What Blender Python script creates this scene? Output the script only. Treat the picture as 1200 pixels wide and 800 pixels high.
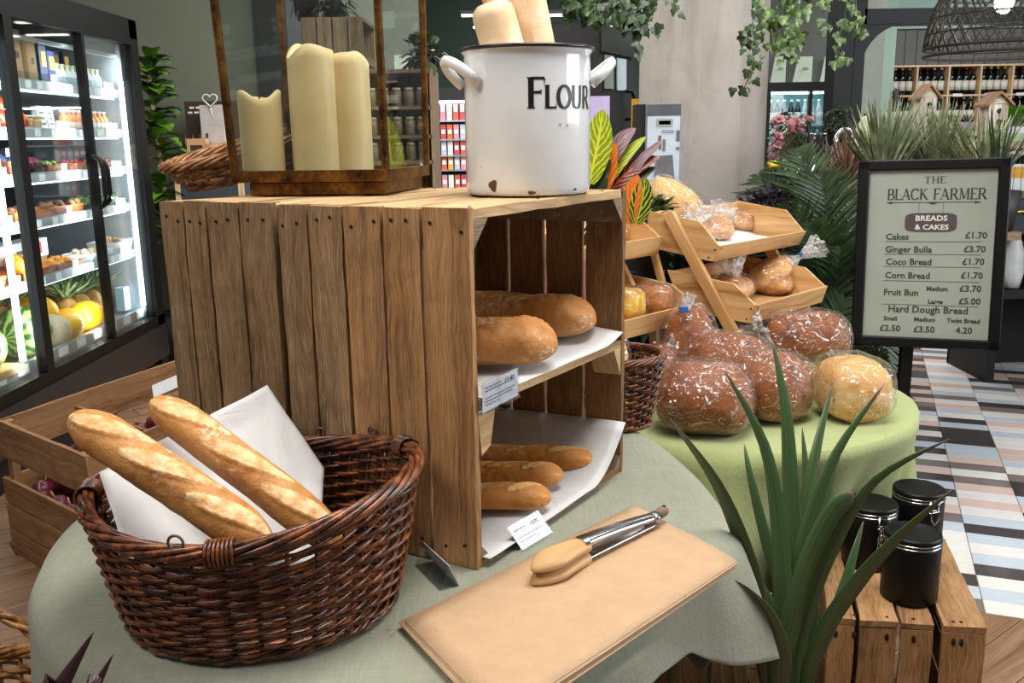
import bpy, math, random
from mathutils import Vector, Matrix, noise
V = Vector
random.seed(7)
for o in list(bpy.data.objects): bpy.data.objects.remove(o)
SC = bpy.context.scene
COL = SC.collection
# ------------------------------------------------------------------ camera
EYE = 1.36; FPX = 1079.0
_p = math.radians(12.53); _r = math.radians(0.9)
_f = V((0, math.cos(_p), -math.sin(_p))); _rt = V((1, 0, 0)); _up = _rt.cross(_f)
CR = _rt*math.cos(_r) - _up*math.sin(_r); CU = _up*math.cos(_r) + _rt*math.sin(_r)
CO = V((0, 0, EYE))
cd = bpy.data.cameras.new('camera'); cam = bpy.data.objects.new('camera', cd); COL.objects.link(cam)
cd.sensor_width = 36; cd.lens = FPX*36/1200; cd.clip_start = 0.02; cd.clip_end = 60
M_ = Matrix((CR, CU, -_f)).transposed().to_4x4(); M_.translation = CO
cam.matrix_world = M_
SC.camera = cam
# ------------------------------------------------------------------ world, lights, exposure
SC.view_settings.view_transform = 'Standard'; SC.view_settings.look = 'None'
SC.view_settings.gamma = 1; SC.view_settings.use_curve_mapping = False
SC.view_settings.exposure = -0.06
w = bpy.data.worlds.new('world'); SC.world = w; w.use_nodes = True
w.node_tree.nodes['Background'].inputs[0].default_value = (0.93, 0.97, 1.0, 1)
w.node_tree.nodes['Background'].inputs[1].default_value = 0.16
def area(name, loc, target, size, power, col=(1, 1, 1), sy=None):
    l = bpy.data.lights.new(name, 'AREA'); l.energy = power; l.color = col
    l.shape = 'RECTANGLE'; l.size = size; l.size_y = sy or size
    o = bpy.data.objects.new(name, l); COL.objects.link(o); o.location = loc
    o.rotation_euler = (V(target)-V(loc)).to_track_quat('-Z', 'Y').to_euler()
    return o
area('ceiling_light_lamp', (0.4, 1.3, 2.9), (0.1, 1.7, 0.7), 1.3, 64, (1.0, 0.95, 0.88), 0.9)
area('left_fill_lamp', (-1.3, .5, 2.8), (-.5, 1.3, .9), 1.2, 30, (1.0, .96, .90), .8)  # fill lamp added to brighten the left side of the crates
area('shop_window_daylight', (3.9, 1.6, 2.1), (0.3, 2.2, 0.8), 2.2, 115, (0.93, 0.97, 1.0), 1.6)
area('aisle_lamp', (1.0, 6.6, 2.80), (1.0, 6.9, 0), 4.0, 210, (1.0, 0.98, 0.95), 2.0)
area('wine_corner_lamp', (4.6, 8.3, 2.80), (4.6, 9.3, 0.5), 2.4, 75, (1.0, 0.97, 0.92), 1.0)
area('middle_aisle_lamp', (0.9, 3.2, 2.80), (1.0, 4.4, 0.6), 1.6, 42, (1.0, 0.98, 0.95), 1.0)
area('fridge_aisle_lamp', (-1.0, 4.2, 2.80), (-1.5, 5.9, 1.0), 1.2, 70, (1.0, 0.96, 0.9), 1.2)

# ------------------------------------------------------------------ pixel to point (a pixel's ray met with a real plane)
def ray(x, y): return _f + CR*((x-600)/FPX) + CU*((400-y)/FPX)
def at_z(x, y, z): v = ray(x, y); return CO + v*((z-EYE)/v.z)
def at_y(x, y, yy): v = ray(x, y); return CO + v*(yy/v.y)
def at_x(x, y, xx): v = ray(x, y); return CO + v*(xx/v.x)
def at_plane(x, y, P, n): v = ray(x, y); return CO + v*((V(P)-CO).dot(n)/v.dot(n))

# ------------------------------------------------------------------ mesh builder
class MB:
    def __init__(s): s.v = []; s.f = []; s.uv = []; s.mi = []; s.sm = []; s.col = []
    def vert(s, p, c=0.0): s.v.append(V(p)); s.col.append(c); return len(s.v)-1
    def face(s, idx, uv=None, m=0, sm=False):
        s.f.append(tuple(idx)); s.uv.append(uv); s.mi.append(m); s.sm.append(sm)
    def quad(s, a, b, c, d, m=0, uv=((0, 0), (1, 0), (1, 1), (0, 1))):
        i = [s.vert(p) for p in (a, b, c, d)]; s.face(i, list(uv), m)
    def box(s, o, a, b, c, m=0, seg=1, jit=0.0):
        """parallelepiped from corner o with edge vectors a (longest, grain), b, c"""
        o, a, b, c = V(o), V(a), V(b), V(c)
        if a.cross(b).dot(c) < 0: b, c = c, b
        ru, rv = random.random()*9, random.random()*9
        la, lb, lc = a.length, b.length, c.length
        rings = []
        for k in range(seg+1):
            t = k/seg; ring = []
            for (ib, ic) in ((0, 0), (1, 0), (1, 1), (0, 1)):
                p = o + a*t + b*ib + c*ic
                if jit: p = p + V((random.uniform(-jit, jit), random.uniform(-jit, jit), random.uniform(-jit, jit)))
                ring.append(s.vert(p))
            rings.append(ring)
        per = [0, lb, lb+lc, 2*lb+lc, 2*lb+2*lc]
        for k in range(seg):
            u0, u1 = ru+la*k/seg, ru+la*(k+1)/seg
            for j in range(4):
                j2 = (j+1) % 4
                s.face((rings[k][j], rings[k][j2], rings[k+1][j2], rings[k+1][j]),
                       [(u0, rv+per[j]), (u0, rv+per[j+1]), (u1, rv+per[j+1]), (u1, rv+per[j])], m)
        e = [(ru, rv), (ru+.012, rv+lb), (ru+.03, rv+lb+lc*.3), (ru+.02, rv+lc)]
        s.face(rings[0][::-1], e[::-1], m); s.face(rings[-1], e, m)
        return s
    def cbox(s, c, sx, sy, sz, m=0, rz=0.0, R=None):
        """box centred at c; local half axes rotated by rz or by matrix R; grain along the longest side"""
        R = R or Matrix.Rotation(rz, 3, 'Z')
        ax = [R @ V((sx, 0, 0)), R @ V((0, sy, 0)), R @ V((0, 0, sz))]
        o = V(c) - (ax[0]+ax[1]+ax[2])/2
        ax.sort(key=lambda q: -q.length)
        return s.box(o, ax[0], ax[1], ax[2], m)
    def sweep(s, path, rad, n=10, ref=(0, 0, 1), m=0, sm=True, cap=True, shape=None, closed=False, colf=None):
        """tube along path; rad scalar, list, or list of (a, b); shape(k, phi, a, b) -> (x, y) in the frame"""
        path = [V(p) for p in path]; N = len(path); base = len(s.v); L = 0; ls = [0]
        for k in range(1, N): L += (path[k]-path[k-1]).length; ls.append(L)
        for k in range(N):
            if closed: t = path[(k+1) % N]-path[k-1]
            else: t = path[min(k+1, N-1)]-path[max(k-1, 0)]
            t = t.normalized() if t.length > 1e-9 else V((0, 0, 1)); r_ = V(ref)
            if abs(t.dot(r_)) > 0.98: r_ = V((1, 0.1, 0)) if abs(t.x) < .9 else V((0, 1, 0))
            b = t.cross(r_).normalized(); u = b.cross(t).normalized()
            ra = rad[k] if isinstance(rad, (list, tuple)) else rad
            a_, b_ = ra if isinstance(ra, (list, tuple)) else (ra, ra)
            for j in range(n):
                ph = 2*math.pi*j/n
                x, y = shape(k, ph, a_, b_) if shape else (a_*math.cos(ph), b_*math.sin(ph))
                s.vert(path[k]+b*x+u*y, colf(k, ph) if colf else 0.0)
        w_ = 2*math.pi*0.02
        for k in range(N if closed else N-1):
            k2 = (k+1) % N
            for j in range(n):
                j2 = (j+1) % n
                u0 = ls[k]; u1 = ls[k+1] if k+1 < N else L+.01
                s.face((base+k*n+j, base+k*n+j2, base+k2*n+j2, base+k2*n+j),
                       [(u0, j/n*w_), (u0, (j+1)/n*w_), (u1, (j+1)/n*w_), (u1, j/n*w_)], m, sm)
        if cap and not closed:
            s.face([base+j for j in range(n)][::-1], None, m, False)
            s.face([base+(N-1)*n+j for j in range(n)], None, m, False)
        return s
    def lathe(s, c, prof, n=24, m=0, sm=True, R=None, a=1.0, b=1.0):
        """prof list of (r, z) up the axis"""
        c = V(c); R = R or Matrix.Identity(3); base = len(s.v)
        for (r, z) in prof:
            for j in range(n):
                ph = 2*math.pi*j/n
                s.vert(c + R @ V((r*a*math.cos(ph), r*b*math.sin(ph), z)))
        for k in range(len(prof)-1):
            for j in range(n):
                j2 = (j+1) % n
                s.face((base+k*n+j, base+k*n+j2, base+(k+1)*n+j2, base+(k+1)*n+j),
                       [(j/n, prof[k][1]), ((j+1)/n, prof[k][1]), ((j+1)/n, prof[k+1][1]), (j/n, prof[k+1][1])], m, sm)
        if prof[0][0] > 1e-5: s.face([base+j for j in range(n)][::-1], None, m)
        if prof[-1][0] > 1e-5: s.face([base+(len(prof)-1)*n+j for j in range(n)], None, m)
        return s
    def ball(s, c, rx, ry, rz, n=14, rings=9, m=0, R=None, jit=0.0, freq=8.0, ridge=None):
        c = V(c); R = R or Matrix.Identity(3); base = len(s.v); sd = V((random.random()*50, 0, 0))
        for k in range(rings+1):
            th = math.pi*k/rings
            for j in range(n):
                ph = 2*math.pi*j/n
                d = V((math.sin(th)*math.cos(ph), math.sin(th)*math.sin(ph), -math.cos(th)))
                q = 1 + (jit*noise.noise(d*freq*.25+sd)*2 if jit else 0)
                if ridge: q *= 1+ridge[1]*math.cos(ridge[0]*ph)*math.sin(th)
                s.vert(c + R @ V((d.x*rx*q, d.y*ry*q, d.z*rz*q)))
        for k in range(rings):
            for j in range(n):
                j2 = (j+1) % n
                s.face((base+k*n+j, base+k*n+j2, base+(k+1)*n+j2, base+(k+1)*n+j),
                       [(j/n, k/rings), ((j+1)/n, k/rings), ((j+1)/n, (k+1)/rings), (j/n, (k+1)/rings)], m, True)
        return s
    def blade(s, path, widths, side, fold=0.15, m=0, th=0.0):
        """leaf strip along path: widths per point, side = sideways direction, fold lifts the edges"""
        path = [V(p) for p in path]; N = len(path); base = len(s.v)
        for k in range(N):
            t = (path[min(k+1, N-1)]-path[max(k-1, 0)]).normalized()
            sd = V(side) - t*V(side).dot(t); sd.normalize(); up = sd.cross(t)
            w_ = widths[k]
            s.vert(path[k]-sd*w_+up*w_*fold); s.vert(path[k]); s.vert(path[k]+sd*w_+up*w_*fold)
        for k in range(N-1):
            for j in range(2):
                i = base+k*3+j
                s.face((i, i+1, i+4, i+3), [(k/N, j/2), (k/N, (j+1)/2), ((k+1)/N, (j+1)/2), ((k+1)/N, j/2)], m, True)
        return s
    def grid(s, fn, nu, nv, m=0, sm=True, wrap=False):
        base = len(s.v); W = nu if wrap else nu+1
        for j in range(nv+1):
            for i in range(W): s.vert(fn(i/nu, j/nv))
        for j in range(nv):
            for i in range(nu):
                i2 = (i+1) % W if wrap else i+1
                s.face((base+j*W+i, base+j*W+i2, base+(j+1)*W+i2, base+(j+1)*W+i),
                       [(i/nu, j/nv), ((i+1)/nu, j/nv), ((i+1)/nu, (j+1)/nv), (i/nu, (j+1)/nv)], m, sm)
        return s
    def prism(s, pts, ext, m=0):
        """polygon pts extruded by ext"""
        n = len(pts); a = [s.vert(p) for p in pts]; b = [s.vert(V(p)+V(ext)) for p in pts]
        uv = [(p[0]+p[1], p[2]) for p in map(V, pts)]
        s.face(a[::-1], uv[::-1], m); s.face(b, uv, m)
        for j in range(n):
            j2 = (j+1) % n; l = (V(pts[j2])-V(pts[j])).length
            s.face((a[j], a[j2], b[j2], b[j]), [(0, 0), (l, 0), (l, .02), (0, .02)], m)
        return s
    def build(s, name, mat, parent=None, loc=None, solid=0, bevel=0, off=1, kind=None, label=None):
        org = V((0, 0, 0))
        if parent is not None: org = WO[parent.name]
        elif loc is not None: org = V(loc)
        me = bpy.data.meshes.new(name)
        me.from_pydata([tuple(p-org) for p in s.v], [], s.f)
        mats = mat if isinstance(mat, (list, tuple)) else [mat]
        for q in mats: me.materials.append(q)
        uvl = me.uv_layers.new(name='UVMap')
        k = 0; data = [0.0]*(2*len(me.loops))
        for f, uv in zip(s.f, s.uv):
            for j in range(len(f)):
                if uv: data[2*k], data[2*k+1] = uv[j]
                k += 1
        uvl.data.foreach_set('uv', data)
        me.polygons.foreach_set('material_index', s.mi)
        me.polygons.foreach_set('use_smooth', s.sm)
        if any(s.col):
            ca = me.color_attributes.new('tone', 'FLOAT_COLOR', 'POINT')
            ca.data.foreach_set('color', [q for c in s.col for q in (c, c, c, 1)])
        me.update()
        o = bpy.data.objects.new(name, me); COL.objects.link(o)
        if parent is not None:
            o.parent = parent; WO[o.name] = org
        else:
            o.location = org; WO[o.name] = org
        if solid:
            md = o.modifiers.new('thickness', 'SOLIDIFY'); md.thickness = solid; md.offset = off
        if bevel:
            md = o.modifiers.new('bevel', 'BEVEL'); md.width = bevel; md.segments = 1; md.limit_method = 'ANGLE'
        if kind: o['kind'] = kind
        if label: o['label'] = label
        return o
WO = {}
def tag(o, label, cat, group=None):
    o['label'] = label; o['category'] = cat
    if group: o['group'] = group
    return o
def thing(name, label, cat, loc, group=None):
    o = bpy.data.objects.new(name, None); COL.objects.link(o); o.location = loc
    o.empty_display_size = 0.05; WO[o.name] = V(loc)
    return tag(o, label, cat, group)
def dup(root, loc, rz=0.0, label=None, group=None, rot=None, scale=None):
    r = root.copy(); COL.objects.link(r); r.location = loc; r.rotation_euler = rot or (0, 0, rz)
    if scale: r.scale = scale
    if label: r['label'] = label
    if group: r['group'] = group
    for ch in root.children:
        c = ch.copy(); COL.objects.link(c); c.parent = r
        for g in ch.children:
            q = g.copy(); COL.objects.link(q); q.parent = c
    return r

# ------------------------------------------------------------------ materials
def srgb(h):
    h = h.lstrip('#'); c = [int(h[i:i+2], 16)/255 for i in (0, 2, 4)]
    return tuple((x/12.92 if x <= .04045 else ((x+.055)/1.055)**2.4) for x in c)+(1,)
class NT:
    def __init__(s, name):
        s.m = bpy.data.materials.new(name); s.m.use_nodes = True; s.t = s.m.node_tree; s.t.nodes.clear()
        s.out = s.n('ShaderNodeOutputMaterial')
    def n(s, ty, **kw):
        q = s.t.nodes.new(ty)
        for k, v in kw.items(): setattr(q, k, v)
        return q
    def set(s, node, i, v):
        if hasattr(v, 'links') or isinstance(v, bpy.types.NodeSocket): s.t.links.new(v, node.inputs[i])
        else: node.inputs[i].default_value = v
    def mix(s, f, a, b, mode='MIX'):
        q = s.n('ShaderNodeMix', data_type='RGBA', blend_type=mode); s.set(q, 0, f); s.set(q, 6, a); s.set(q, 7, b); return q.outputs[2]
    def noise(s, vec, sc, det=3, rough=.55, dist=0):
        q = s.n('ShaderNodeTexNoise'); s.set(q, 'Vector', vec); s.set(q, 'Scale', sc); s.set(q, 'Detail', det); s.set(q, 'Roughness', rough); s.set(q, 'Distortion', dist); return q.outputs[0]
    def vor(s, vec, sc, feat='F1'):
        q = s.n('ShaderNodeTexVoronoi', feature=feat); s.set(q, 'Vector', vec); s.set(q, 'Scale', sc); return q.outputs['Distance']
    def ramp(s, f, stops):
        q = s.n('ShaderNodeValToRGB'); s.set(q, 0, f); e = q.color_ramp.elements
        while len(e) < len(stops): e.new(.5)
        for k, (p, c) in enumerate(stops):
            e[k].position = p; e[k].color = c if len(c) == 4 else tuple(c)+(1,)
        return q.outputs[0]
    def math(s, op, a, b=0.0):
        q = s.n('ShaderNodeMath', operation=op); s.set(q, 0, a); s.set(q, 1, b); return q.outputs[0]
    def mapping(s, vec, sc): q = s.n('ShaderNodeMapping'); s.set(q, 0, vec); s.set(q, 3, sc); return q.outputs[0]
    def coord(s, which='Object'): return s.n('ShaderNodeTexCoord').outputs[which]
    def bsdf(s, col, rough=.6, metal=0, bump=None, bs=.3, bd=.002, **kw):
        q = s.n('ShaderNodeBsdfPrincipled'); s.set(q, 'Base Color', col); s.set(q, 'Roughness', rough); s.set(q, 'Metallic', metal)
        for k, v in kw.items(): s.set(q, k.replace('_', ' '), v)
        if bump is not None:
            b = s.n('ShaderNodeBump'); s.set(b, 'Height', bump); s.set(b, 'Strength', bs); s.set(b, 'Distance', bd); s.t.links.new(b.outputs[0], q.inputs['Normal'])
        return q.outputs[0]
    def done(s, sh): s.t.links.new(sh, s.out.inputs[0]); return s.m
g1 = (0, 0, 0, 1); w1 = (1, 1, 1, 1)
def m_plain(name, col, rough=.6, metal=0, var=.15, sc=20, bump=0, **kw):
    t = NT(name); c = t.coord(); nz = t.noise(c, sc)
    k = srgb(col); d = tuple(x*(1-var) for x in k[:3])+(1,); l = tuple(min(1, x*(1+var)) for x in k[:3])+(1,)
    col = t.ramp(nz, [(.3, d), (.7, l)])
    return t.done(t.bsdf(col, rough, metal, t.noise(c, sc*6) if bump else None, bump or 0, **kw))
def m_wood(name, c1, c2, dark, knots=.5, rough=.72, grain=1.0, vary=.25, stain=.5, bump=.35):
    t = NT(name); uv = t.coord('UV'); oi = t.n('ShaderNodeObjectInfo').outputs['Random']
    off = t.n('ShaderNodeVectorMath', operation='ADD'); t.set(off, 0, uv)
    cb = t.n('ShaderNodeCombineXYZ'); t.set(cb, 0, t.math('MULTIPLY', oi, 13.0)); t.set(cb, 1, t.math('MULTIPLY', oi, 7.0)); t.set(off, 1, cb.outputs[0])
    v = off.outputs[0]
    warp = t.noise(t.mapping(v, (4, 14, 1)), 1.0, 2)
    v2n = t.n('ShaderNodeVectorMath', operation='ADD'); t.set(v2n, 0, v); cb2 = t.n('ShaderNodeCombineXYZ'); t.set(cb2, 1, t.math('MULTIPLY', warp, .05)); t.set(v2n, 1, cb2.outputs[0])
    v2 = v2n.outputs[0]
    g = t.noise(t.mapping(v2, (3*grain, 90*grain, 1)), 1.0, 5, .65)
    rings = t.noise(t.mapping(v2, (1.2, 22, 1)), 1.0, 2, .4)
    col = t.ramp(t.math('ADD', t.math('MULTIPLY', g, .55), t.math('MULTIPLY', rings, .45)), [(.36, srgb(dark)), (.47, srgb(c1)), (.62, srgb(c2))])
    if knots:
        kd = t.vor(t.mapping(v2, (4, 10, 1)), 1.0)
        km = t.ramp(kd, [(.05, (knots,)*3), (.11, (knots*.25,)*3), (.14, (knots*.6,)*3), (.18, g1)])
        col = t.mix(km, col, srgb(dark))
    if stain:
        st = t.ramp(t.noise(t.mapping(v, (6, 12, 1)), 1.0, 5, .7), [(.50, g1), (.66, (stain*1.2,)*3)])
        dk = tuple(x*.45 for x in srgb(dark)[:3])+(1,)
        col = t.mix(st, col, dk)
    fib = t.noise(t.mapping(v2, (14*grain, 420*grain, 1)), 1.0, 3, .7)
    col = t.mix(t.ramp(fib, [(.40, (min(1, stain*1.5),)*3), (.53, g1)]), col, srgb(dark))
    gry = t.ramp(t.noise(t.mapping(v, (2.5, 9, 1)), 1.0, 4, .6), [(.45, g1), (.7, (stain*.7,)*3)]); col = t.mix(gry, col, srgb('#8d7a62'))
    crk = t.ramp(t.noise(t.mapping(v2, (5, 150, 1)), 1.0, 2, .5), [(.27, (min(1, stain*1.8),)*3), (.31, g1)]); col = t.mix(crk, col, srgb('#3a2818'))
    fib2 = t.noise(t.mapping(v2, (20*grain, 700*grain, 1)), 1.0, 2, .8); col = t.mix(t.ramp(fib2, [(.52, g1), (.64, (stain*.9,)*3)]), col, srgb('#cdb48c'))
    br = t.math('ADD', t.math('MULTIPLY', oi, vary), 1-vary/2)
    g = t.math('ADD', g, t.math('MULTIPLY', fib, .8))
    h = t.n('ShaderNodeHueSaturation'); t.set(h, 'Color', col); t.set(h, 'Value', br)
    return t.done(t.bsdf(h.outputs[0], rough, 0, g, bump, .002))
W_CRATE = m_wood('weathered_crate_wood', '#8f6b44', '#ac8357', '#5e4228', .9, .8, 1.0, .28, .45)
W_CRATE_D = m_wood('aged_crate_inner_wood', '#80592f', '#946a3d', '#533719', .5, .8, 1.0, .2, .3)
W_CRATE_O = m_wood('honey_crate_wood', '#a97a48', '#c19261', '#6b4626', .9, .75, 1.0, .2, .35)
W_PALE = m_wood('bleached_top_wood', '#bd9c70', '#d3b58a', '#8d6c44', .3, .8, 1.0, .15, .25)
W_VEG = m_wood('vegetable_crate_wood', '#9c6f45', '#b08256', '#70492a', .6, .7, .8, .2, .3)
W_PINE = m_wood('clear_pine', '#c99c66', '#dbb584', '#a37543', .2, .5, .6, .1, .0, .12)
W_FLOOR = m_wood('floor_oak', '#8d6a50', '#a27f63', '#6b4c38', .25, .45, .7, .18, .15, .12)
W_DARKR = m_wood('rack_wood', '#86705a', '#9b8369', '#54412f', .4, .8, 1.0, .2, .3)
W_TONG = m_wood('tong_end_wood', '#c49a66', '#d2ab78', '#a87e4c', .0, .5, .5, .12, .0, .05)
W_ROLL = m_wood('rolling_pin_beech', '#d3b48e', '#dfc5a5', '#c3a27c', .0, .5, .5, .12, .0, .05)
def m_bread(name, crust, pale, dark, flour=.5):
    t = NT(name); c = t.coord()
    at = t.n('ShaderNodeAttribute', attribute_name='tone').outputs['Fac']
    nz = t.noise(c, 22, 4, .6); base = t.ramp(nz, [(.3, srgb(dark)), (.5, srgb(crust)), (.75, srgb(crust))])
    base = t.mix(t.math('MULTIPLY', t.noise(c, 9, 2), .35), base, srgb(dark))
    pl = t.mix(t.ramp(t.noise(c, 60, 3), [(.35, g1), (.65, w1)]), srgb(pale), srgb(crust))
    k = t.ramp(t.math('ADD', at, t.math('MULTIPLY', t.noise(c, 120, 3), .25)), [(.30, g1), (.62, w1)]); col = t.mix(k, base, pl)
    if flour:
        fm = t.math('MULTIPLY', t.ramp(t.noise(c, 130, 4, .7), [(.5, g1), (.68, w1)]), t.ramp(t.noise(c, 14, 3), [(.45, g1), (.62, (flour,)*3)]))
        col = t.mix(fm, col, srgb('#f3e6d2'))
    bh = t.math('ADD', t.noise(c, 90, 4, .7), t.math('MULTIPLY', t.noise(c, 26, 2), 1.5))
    return t.done(t.bsdf(col, .55, 0, bh, .6, .003, Subsurface_Weight=.05, Subsurface_Radius=(.01, .005, .002)))
B_BAG = m_bread('baguette_crust', '#c58a48', '#e8c894', '#a3662c', .95)
B_BAG2 = m_bread('golden_baguette_crust', '#c98538', '#ebc384', '#a96a26', .3)
B_LOAF = m_bread('farmhouse_crust', '#c98742', '#e6c088', '#a06a30', .8)
B_DARK = m_bread('brown_bag_bread_crust', '#93501c', '#b0702f', '#5a2a0c', .1)
B_WHITE = m_bread('pale_sandwich_crust', '#dfae6a', '#f0d6a4', '#c68c48', .15)
B_ROLL = m_bread('seeded_bun_crust', '#c98f55', '#ecd0a0', '#925c2c', .7)
B_CAKE = m_bread('yellow_cake_crust', '#e0a520', '#f2cf4a', '#a3612a', .0)
B_CAKEB = m_bread('brown_cake_crust', '#b06f35', '#cd9350', '#7e451f', .0)
def m_film(name, clear=.86, white=.2, tint=(1, 1, 1, 1), sc=38, cr_=.22):
    t = NT(name); c = t.coord()
    h = t.math('ADD', t.noise(c, sc, 3, .6, 1.2), t.math('MULTIPLY', t.vor(t.mapping(c, (1, 1, 1)), sc*.7), .8))
    b = t.n('ShaderNodeBump'); t.set(b, 'Height', h); t.set(b, 'Strength', 1.0); t.set(b, 'Distance', .012)
    gl = t.n('ShaderNodeBsdfGlossy'); t.set(gl, 'Roughness', .16); t.set(gl, 0, (1, 1, 1, 1)); t.t.links.new(b.outputs[0], gl.inputs['Normal'])
    df = t.n('ShaderNodeBsdfDiffuse'); t.set(df, 0, (.9, .9, .9, 1)); t.t.links.new(b.outputs[0], df.inputs['Normal'])
    tr = t.n('ShaderNodeBsdfTransparent'); t.set(tr, 0, tint)
    m1 = t.n('ShaderNodeMixShader'); t.set(m1, 0, white); t.t.links.new(gl.outputs[0], m1.inputs[1]); t.t.links.new(df.outputs[0], m1.inputs[2])
    lw = t.n('ShaderNodeLayerWeight'); t.set(lw, 0, .5); t.t.links.new(b.outputs[0], lw.inputs['Normal'])
    rd_ = t.math('ABSOLUTE', t.math('SUBTRACT', t.noise(t.mapping(c, (1, 1, 1.6)), sc*.42, 2, .5, 1.6), .5))
    lines = t.ramp(rd_, [(.0, (cr_*4,)*3), (.022, g1)])  # crinkle highlights painted in by noise, thin lines here and patches below
    glint0 = t.ramp(t.noise(c, sc*1.3, 4, .7, 2.0), [(.56, g1), (.70, (cr_,)*3)])
    glint = t.math('MAXIMUM', glint0, lines)
    fac = t.math('ADD', t.math('MULTIPLY', t.math('POWER', lw.outputs['Facing'], 3.0), .6), t.math('ADD', glint, 1-clear))
    m2 = t.n('ShaderNodeMixShader'); t.set(m2, 0, fac); t.t.links.new(tr.outputs[0], m2.inputs[1]); t.t.links.new(m1.outputs[0], m2.inputs[2])
    return t.done(m2.outputs[0])
FILM = m_film('clear_bread_bag_film', .985, .05, cr_=.12)
FILM_C = m_film('gathered_bag_film', .72, .6, sc=60)
def m_glass(name, tint='#eef4f2', refl=1.0, base=.03):
    t = NT(name); gl = t.n('ShaderNodeBsdfGlossy'); t.set(gl, 'Roughness', .02); tr = t.n('ShaderNodeBsdfTransparent'); t.set(tr, 0, srgb(tint))
    lw = t.n('ShaderNodeLayerWeight'); t.set(lw, 0, .5)
    fac = t.math('ADD', t.math('MULTIPLY', t.math('POWER', lw.outputs['Facing'], 4.0), refl), base)
    m = t.n('ShaderNodeMixShader'); t.set(m, 0, fac); t.t.links.new(tr.outputs[0], m.inputs[1]); t.t.links.new(gl.outputs[0], m.inputs[2])
    return t.done(m.outputs[0])
GLASS = m_glass('thin_glass'); GLASS_L = m_glass('lantern_glass', '#f6f8f6', .8, .05)
HOLDER = m_glass('clear_plastic', '#f4f6f8', .8, .05)
def m_emit(name, col, s):
    t = NT(name); e = t.n('ShaderNodeEmission'); t.set(e, 0, srgb(col)); t.set(e, 1, s); return t.done(e.outputs[0])
LED = m_emit('led_strip', '#f6fbff', 9.0); LAMP = m_emit('ceiling_panel_light', '#fffaf0', 7.0); BULB = m_emit('warm_bulb', '#ffe3b0', 14.0)
def m_cloth(name, col, sc=900, var=.1):
    t = NT(name); c = t.coord()
    k = srgb(col); big = t.noise(c, 5, 3)
    w_ = t.noise(t.mapping(c, (sc*.2, sc*.02, sc*.2)), 1.0, 2); w2 = t.noise(t.mapping(c, (sc*.02, sc*.2, sc*.05)), 1.0, 2)
    f = t.math('ADD', t.math('MULTIPLY', t.math('ADD', w_, w2), .3), t.math('MULTIPLY', big, .4))
    colr = t.ramp(f, [(.35, tuple(x*(1-var*1.6) for x in k[:3])), (.65, tuple(min(1, x*(1+var)) for x in k[:3]))])
    spk = t.ramp(t.noise(c, 260, 2, .5), [(.74, g1), (.78, (.45,)*3)]); colr = t.mix(spk, colr, srgb('#cfc7a6'))
    return t.done(t.bsdf(colr, .9, 0, t.math('ADD', t.math('MULTIPLY', t.noise(c, 7, 2), 3.0), w_), .25, .004, Sheen_Weight=.15))
SAGE = m_cloth('sage_linen', '#8d8f7d'); LIME = m_cloth('light_green_cotton', '#a5b076', 700, .06)
def m_paper(name, col, sc=30, bs=.3, rough=.75, var=.06):
    t = NT(name); c = t.coord(); k = srgb(col)
    cc = t.ramp(t.noise(c, sc, 4, .6), [(.3, tuple(x*(1-var) for x in k[:3])), (.7, tuple(min(1, x*(1+var)) for x in k[:3]))])
    return t.done(t.bsdf(cc, rough, 0, t.noise(c, sc*.8, 3, .6, 1.5), bs, .006))
KRAFT = m_paper('kraft_paper', '#bb9a78', 24, .35); WAX = m_paper('greaseproof_paper', '#cdcdce', 18, .45, .5); CARD = m_paper('white_card', '#eceef2', 30, .05, .5)
KRAFT_B = m_paper('kraft_carton', '#c39a72', 30, .1)
def m_wicker(name, c1, c2, dark):
    t = NT(name); c = t.coord(); nz = t.noise(c, 45, 3, .6); n2 = t.noise(c, 260, 2)
    col = t.ramp(t.math('ADD', t.math('MULTIPLY', nz, .7), t.math('MULTIPLY', n2, .3)), [(.38, srgb(dark)), (.5, srgb(c1)), (.66, srgb(c2))])
    return t.done(t.bsdf(col, .33, 0, n2, .35, .0015, Coat_Weight=.25, Coat_Roughness=.2))
WICK = m_wicker('brown_wicker', '#5e3119', '#9c5a2e', '#28120a'); WICK_L = m_wicker('tan_wicker', '#a3714a', '#c39264', '#6e4426'); WICK_H = m_wicker('golden_wicker', '#9a6a36', '#c08a4c', '#5e3a1c')
BLACK = m_plain('black_powder_coat', '#0c0d0e', .42, 0, .1, 12, Specular_IOR_Level=.25); BLACK_M = m_plain('matt_black', '#0d0d0e', .6, 0, .1, 12)
JARBLK = m_plain('satin_black_jar', '#060607', .45, 0, .1, 12, Specular_IOR_Level=.3); STEEL = m_plain('brushed_steel', '#c6c9cc', .22, 1, .08, 40)
CHROME = m_plain('wire_chrome', '#d8dadc', .12, 1, .03, 40); NAIL = m_plain('rusty_nail', '#2c2019', .7, .4, .2, 60)
FRIDGE_IN = m_plain('fridge_dark_liner', '#1d1f22', .35, 0, .1, 8); SHELF_M = m_plain('fridge_shelf_metal', '#b7bcc2', .3, .6, .08, 12)
WALL_G = m_plain('grey_green_wall_paint', '#6c7262', .85, 0, .04, 3, .05); WALL_T = m_plain('teal_wall_paint', '#54685f', .85, 0, .04, 3, .05)
WALL_D = m_plain('charcoal_wall_paint', '#585c58', .85, 0, .05, 3, .05); WALL_M = m_plain('mint_wall_paint', '#93aca2', .85, 0, .04, 3, .05)
CEIL = m_plain('ceiling_paint', '#4a4645', .9, 0, .06, 3)
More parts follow.
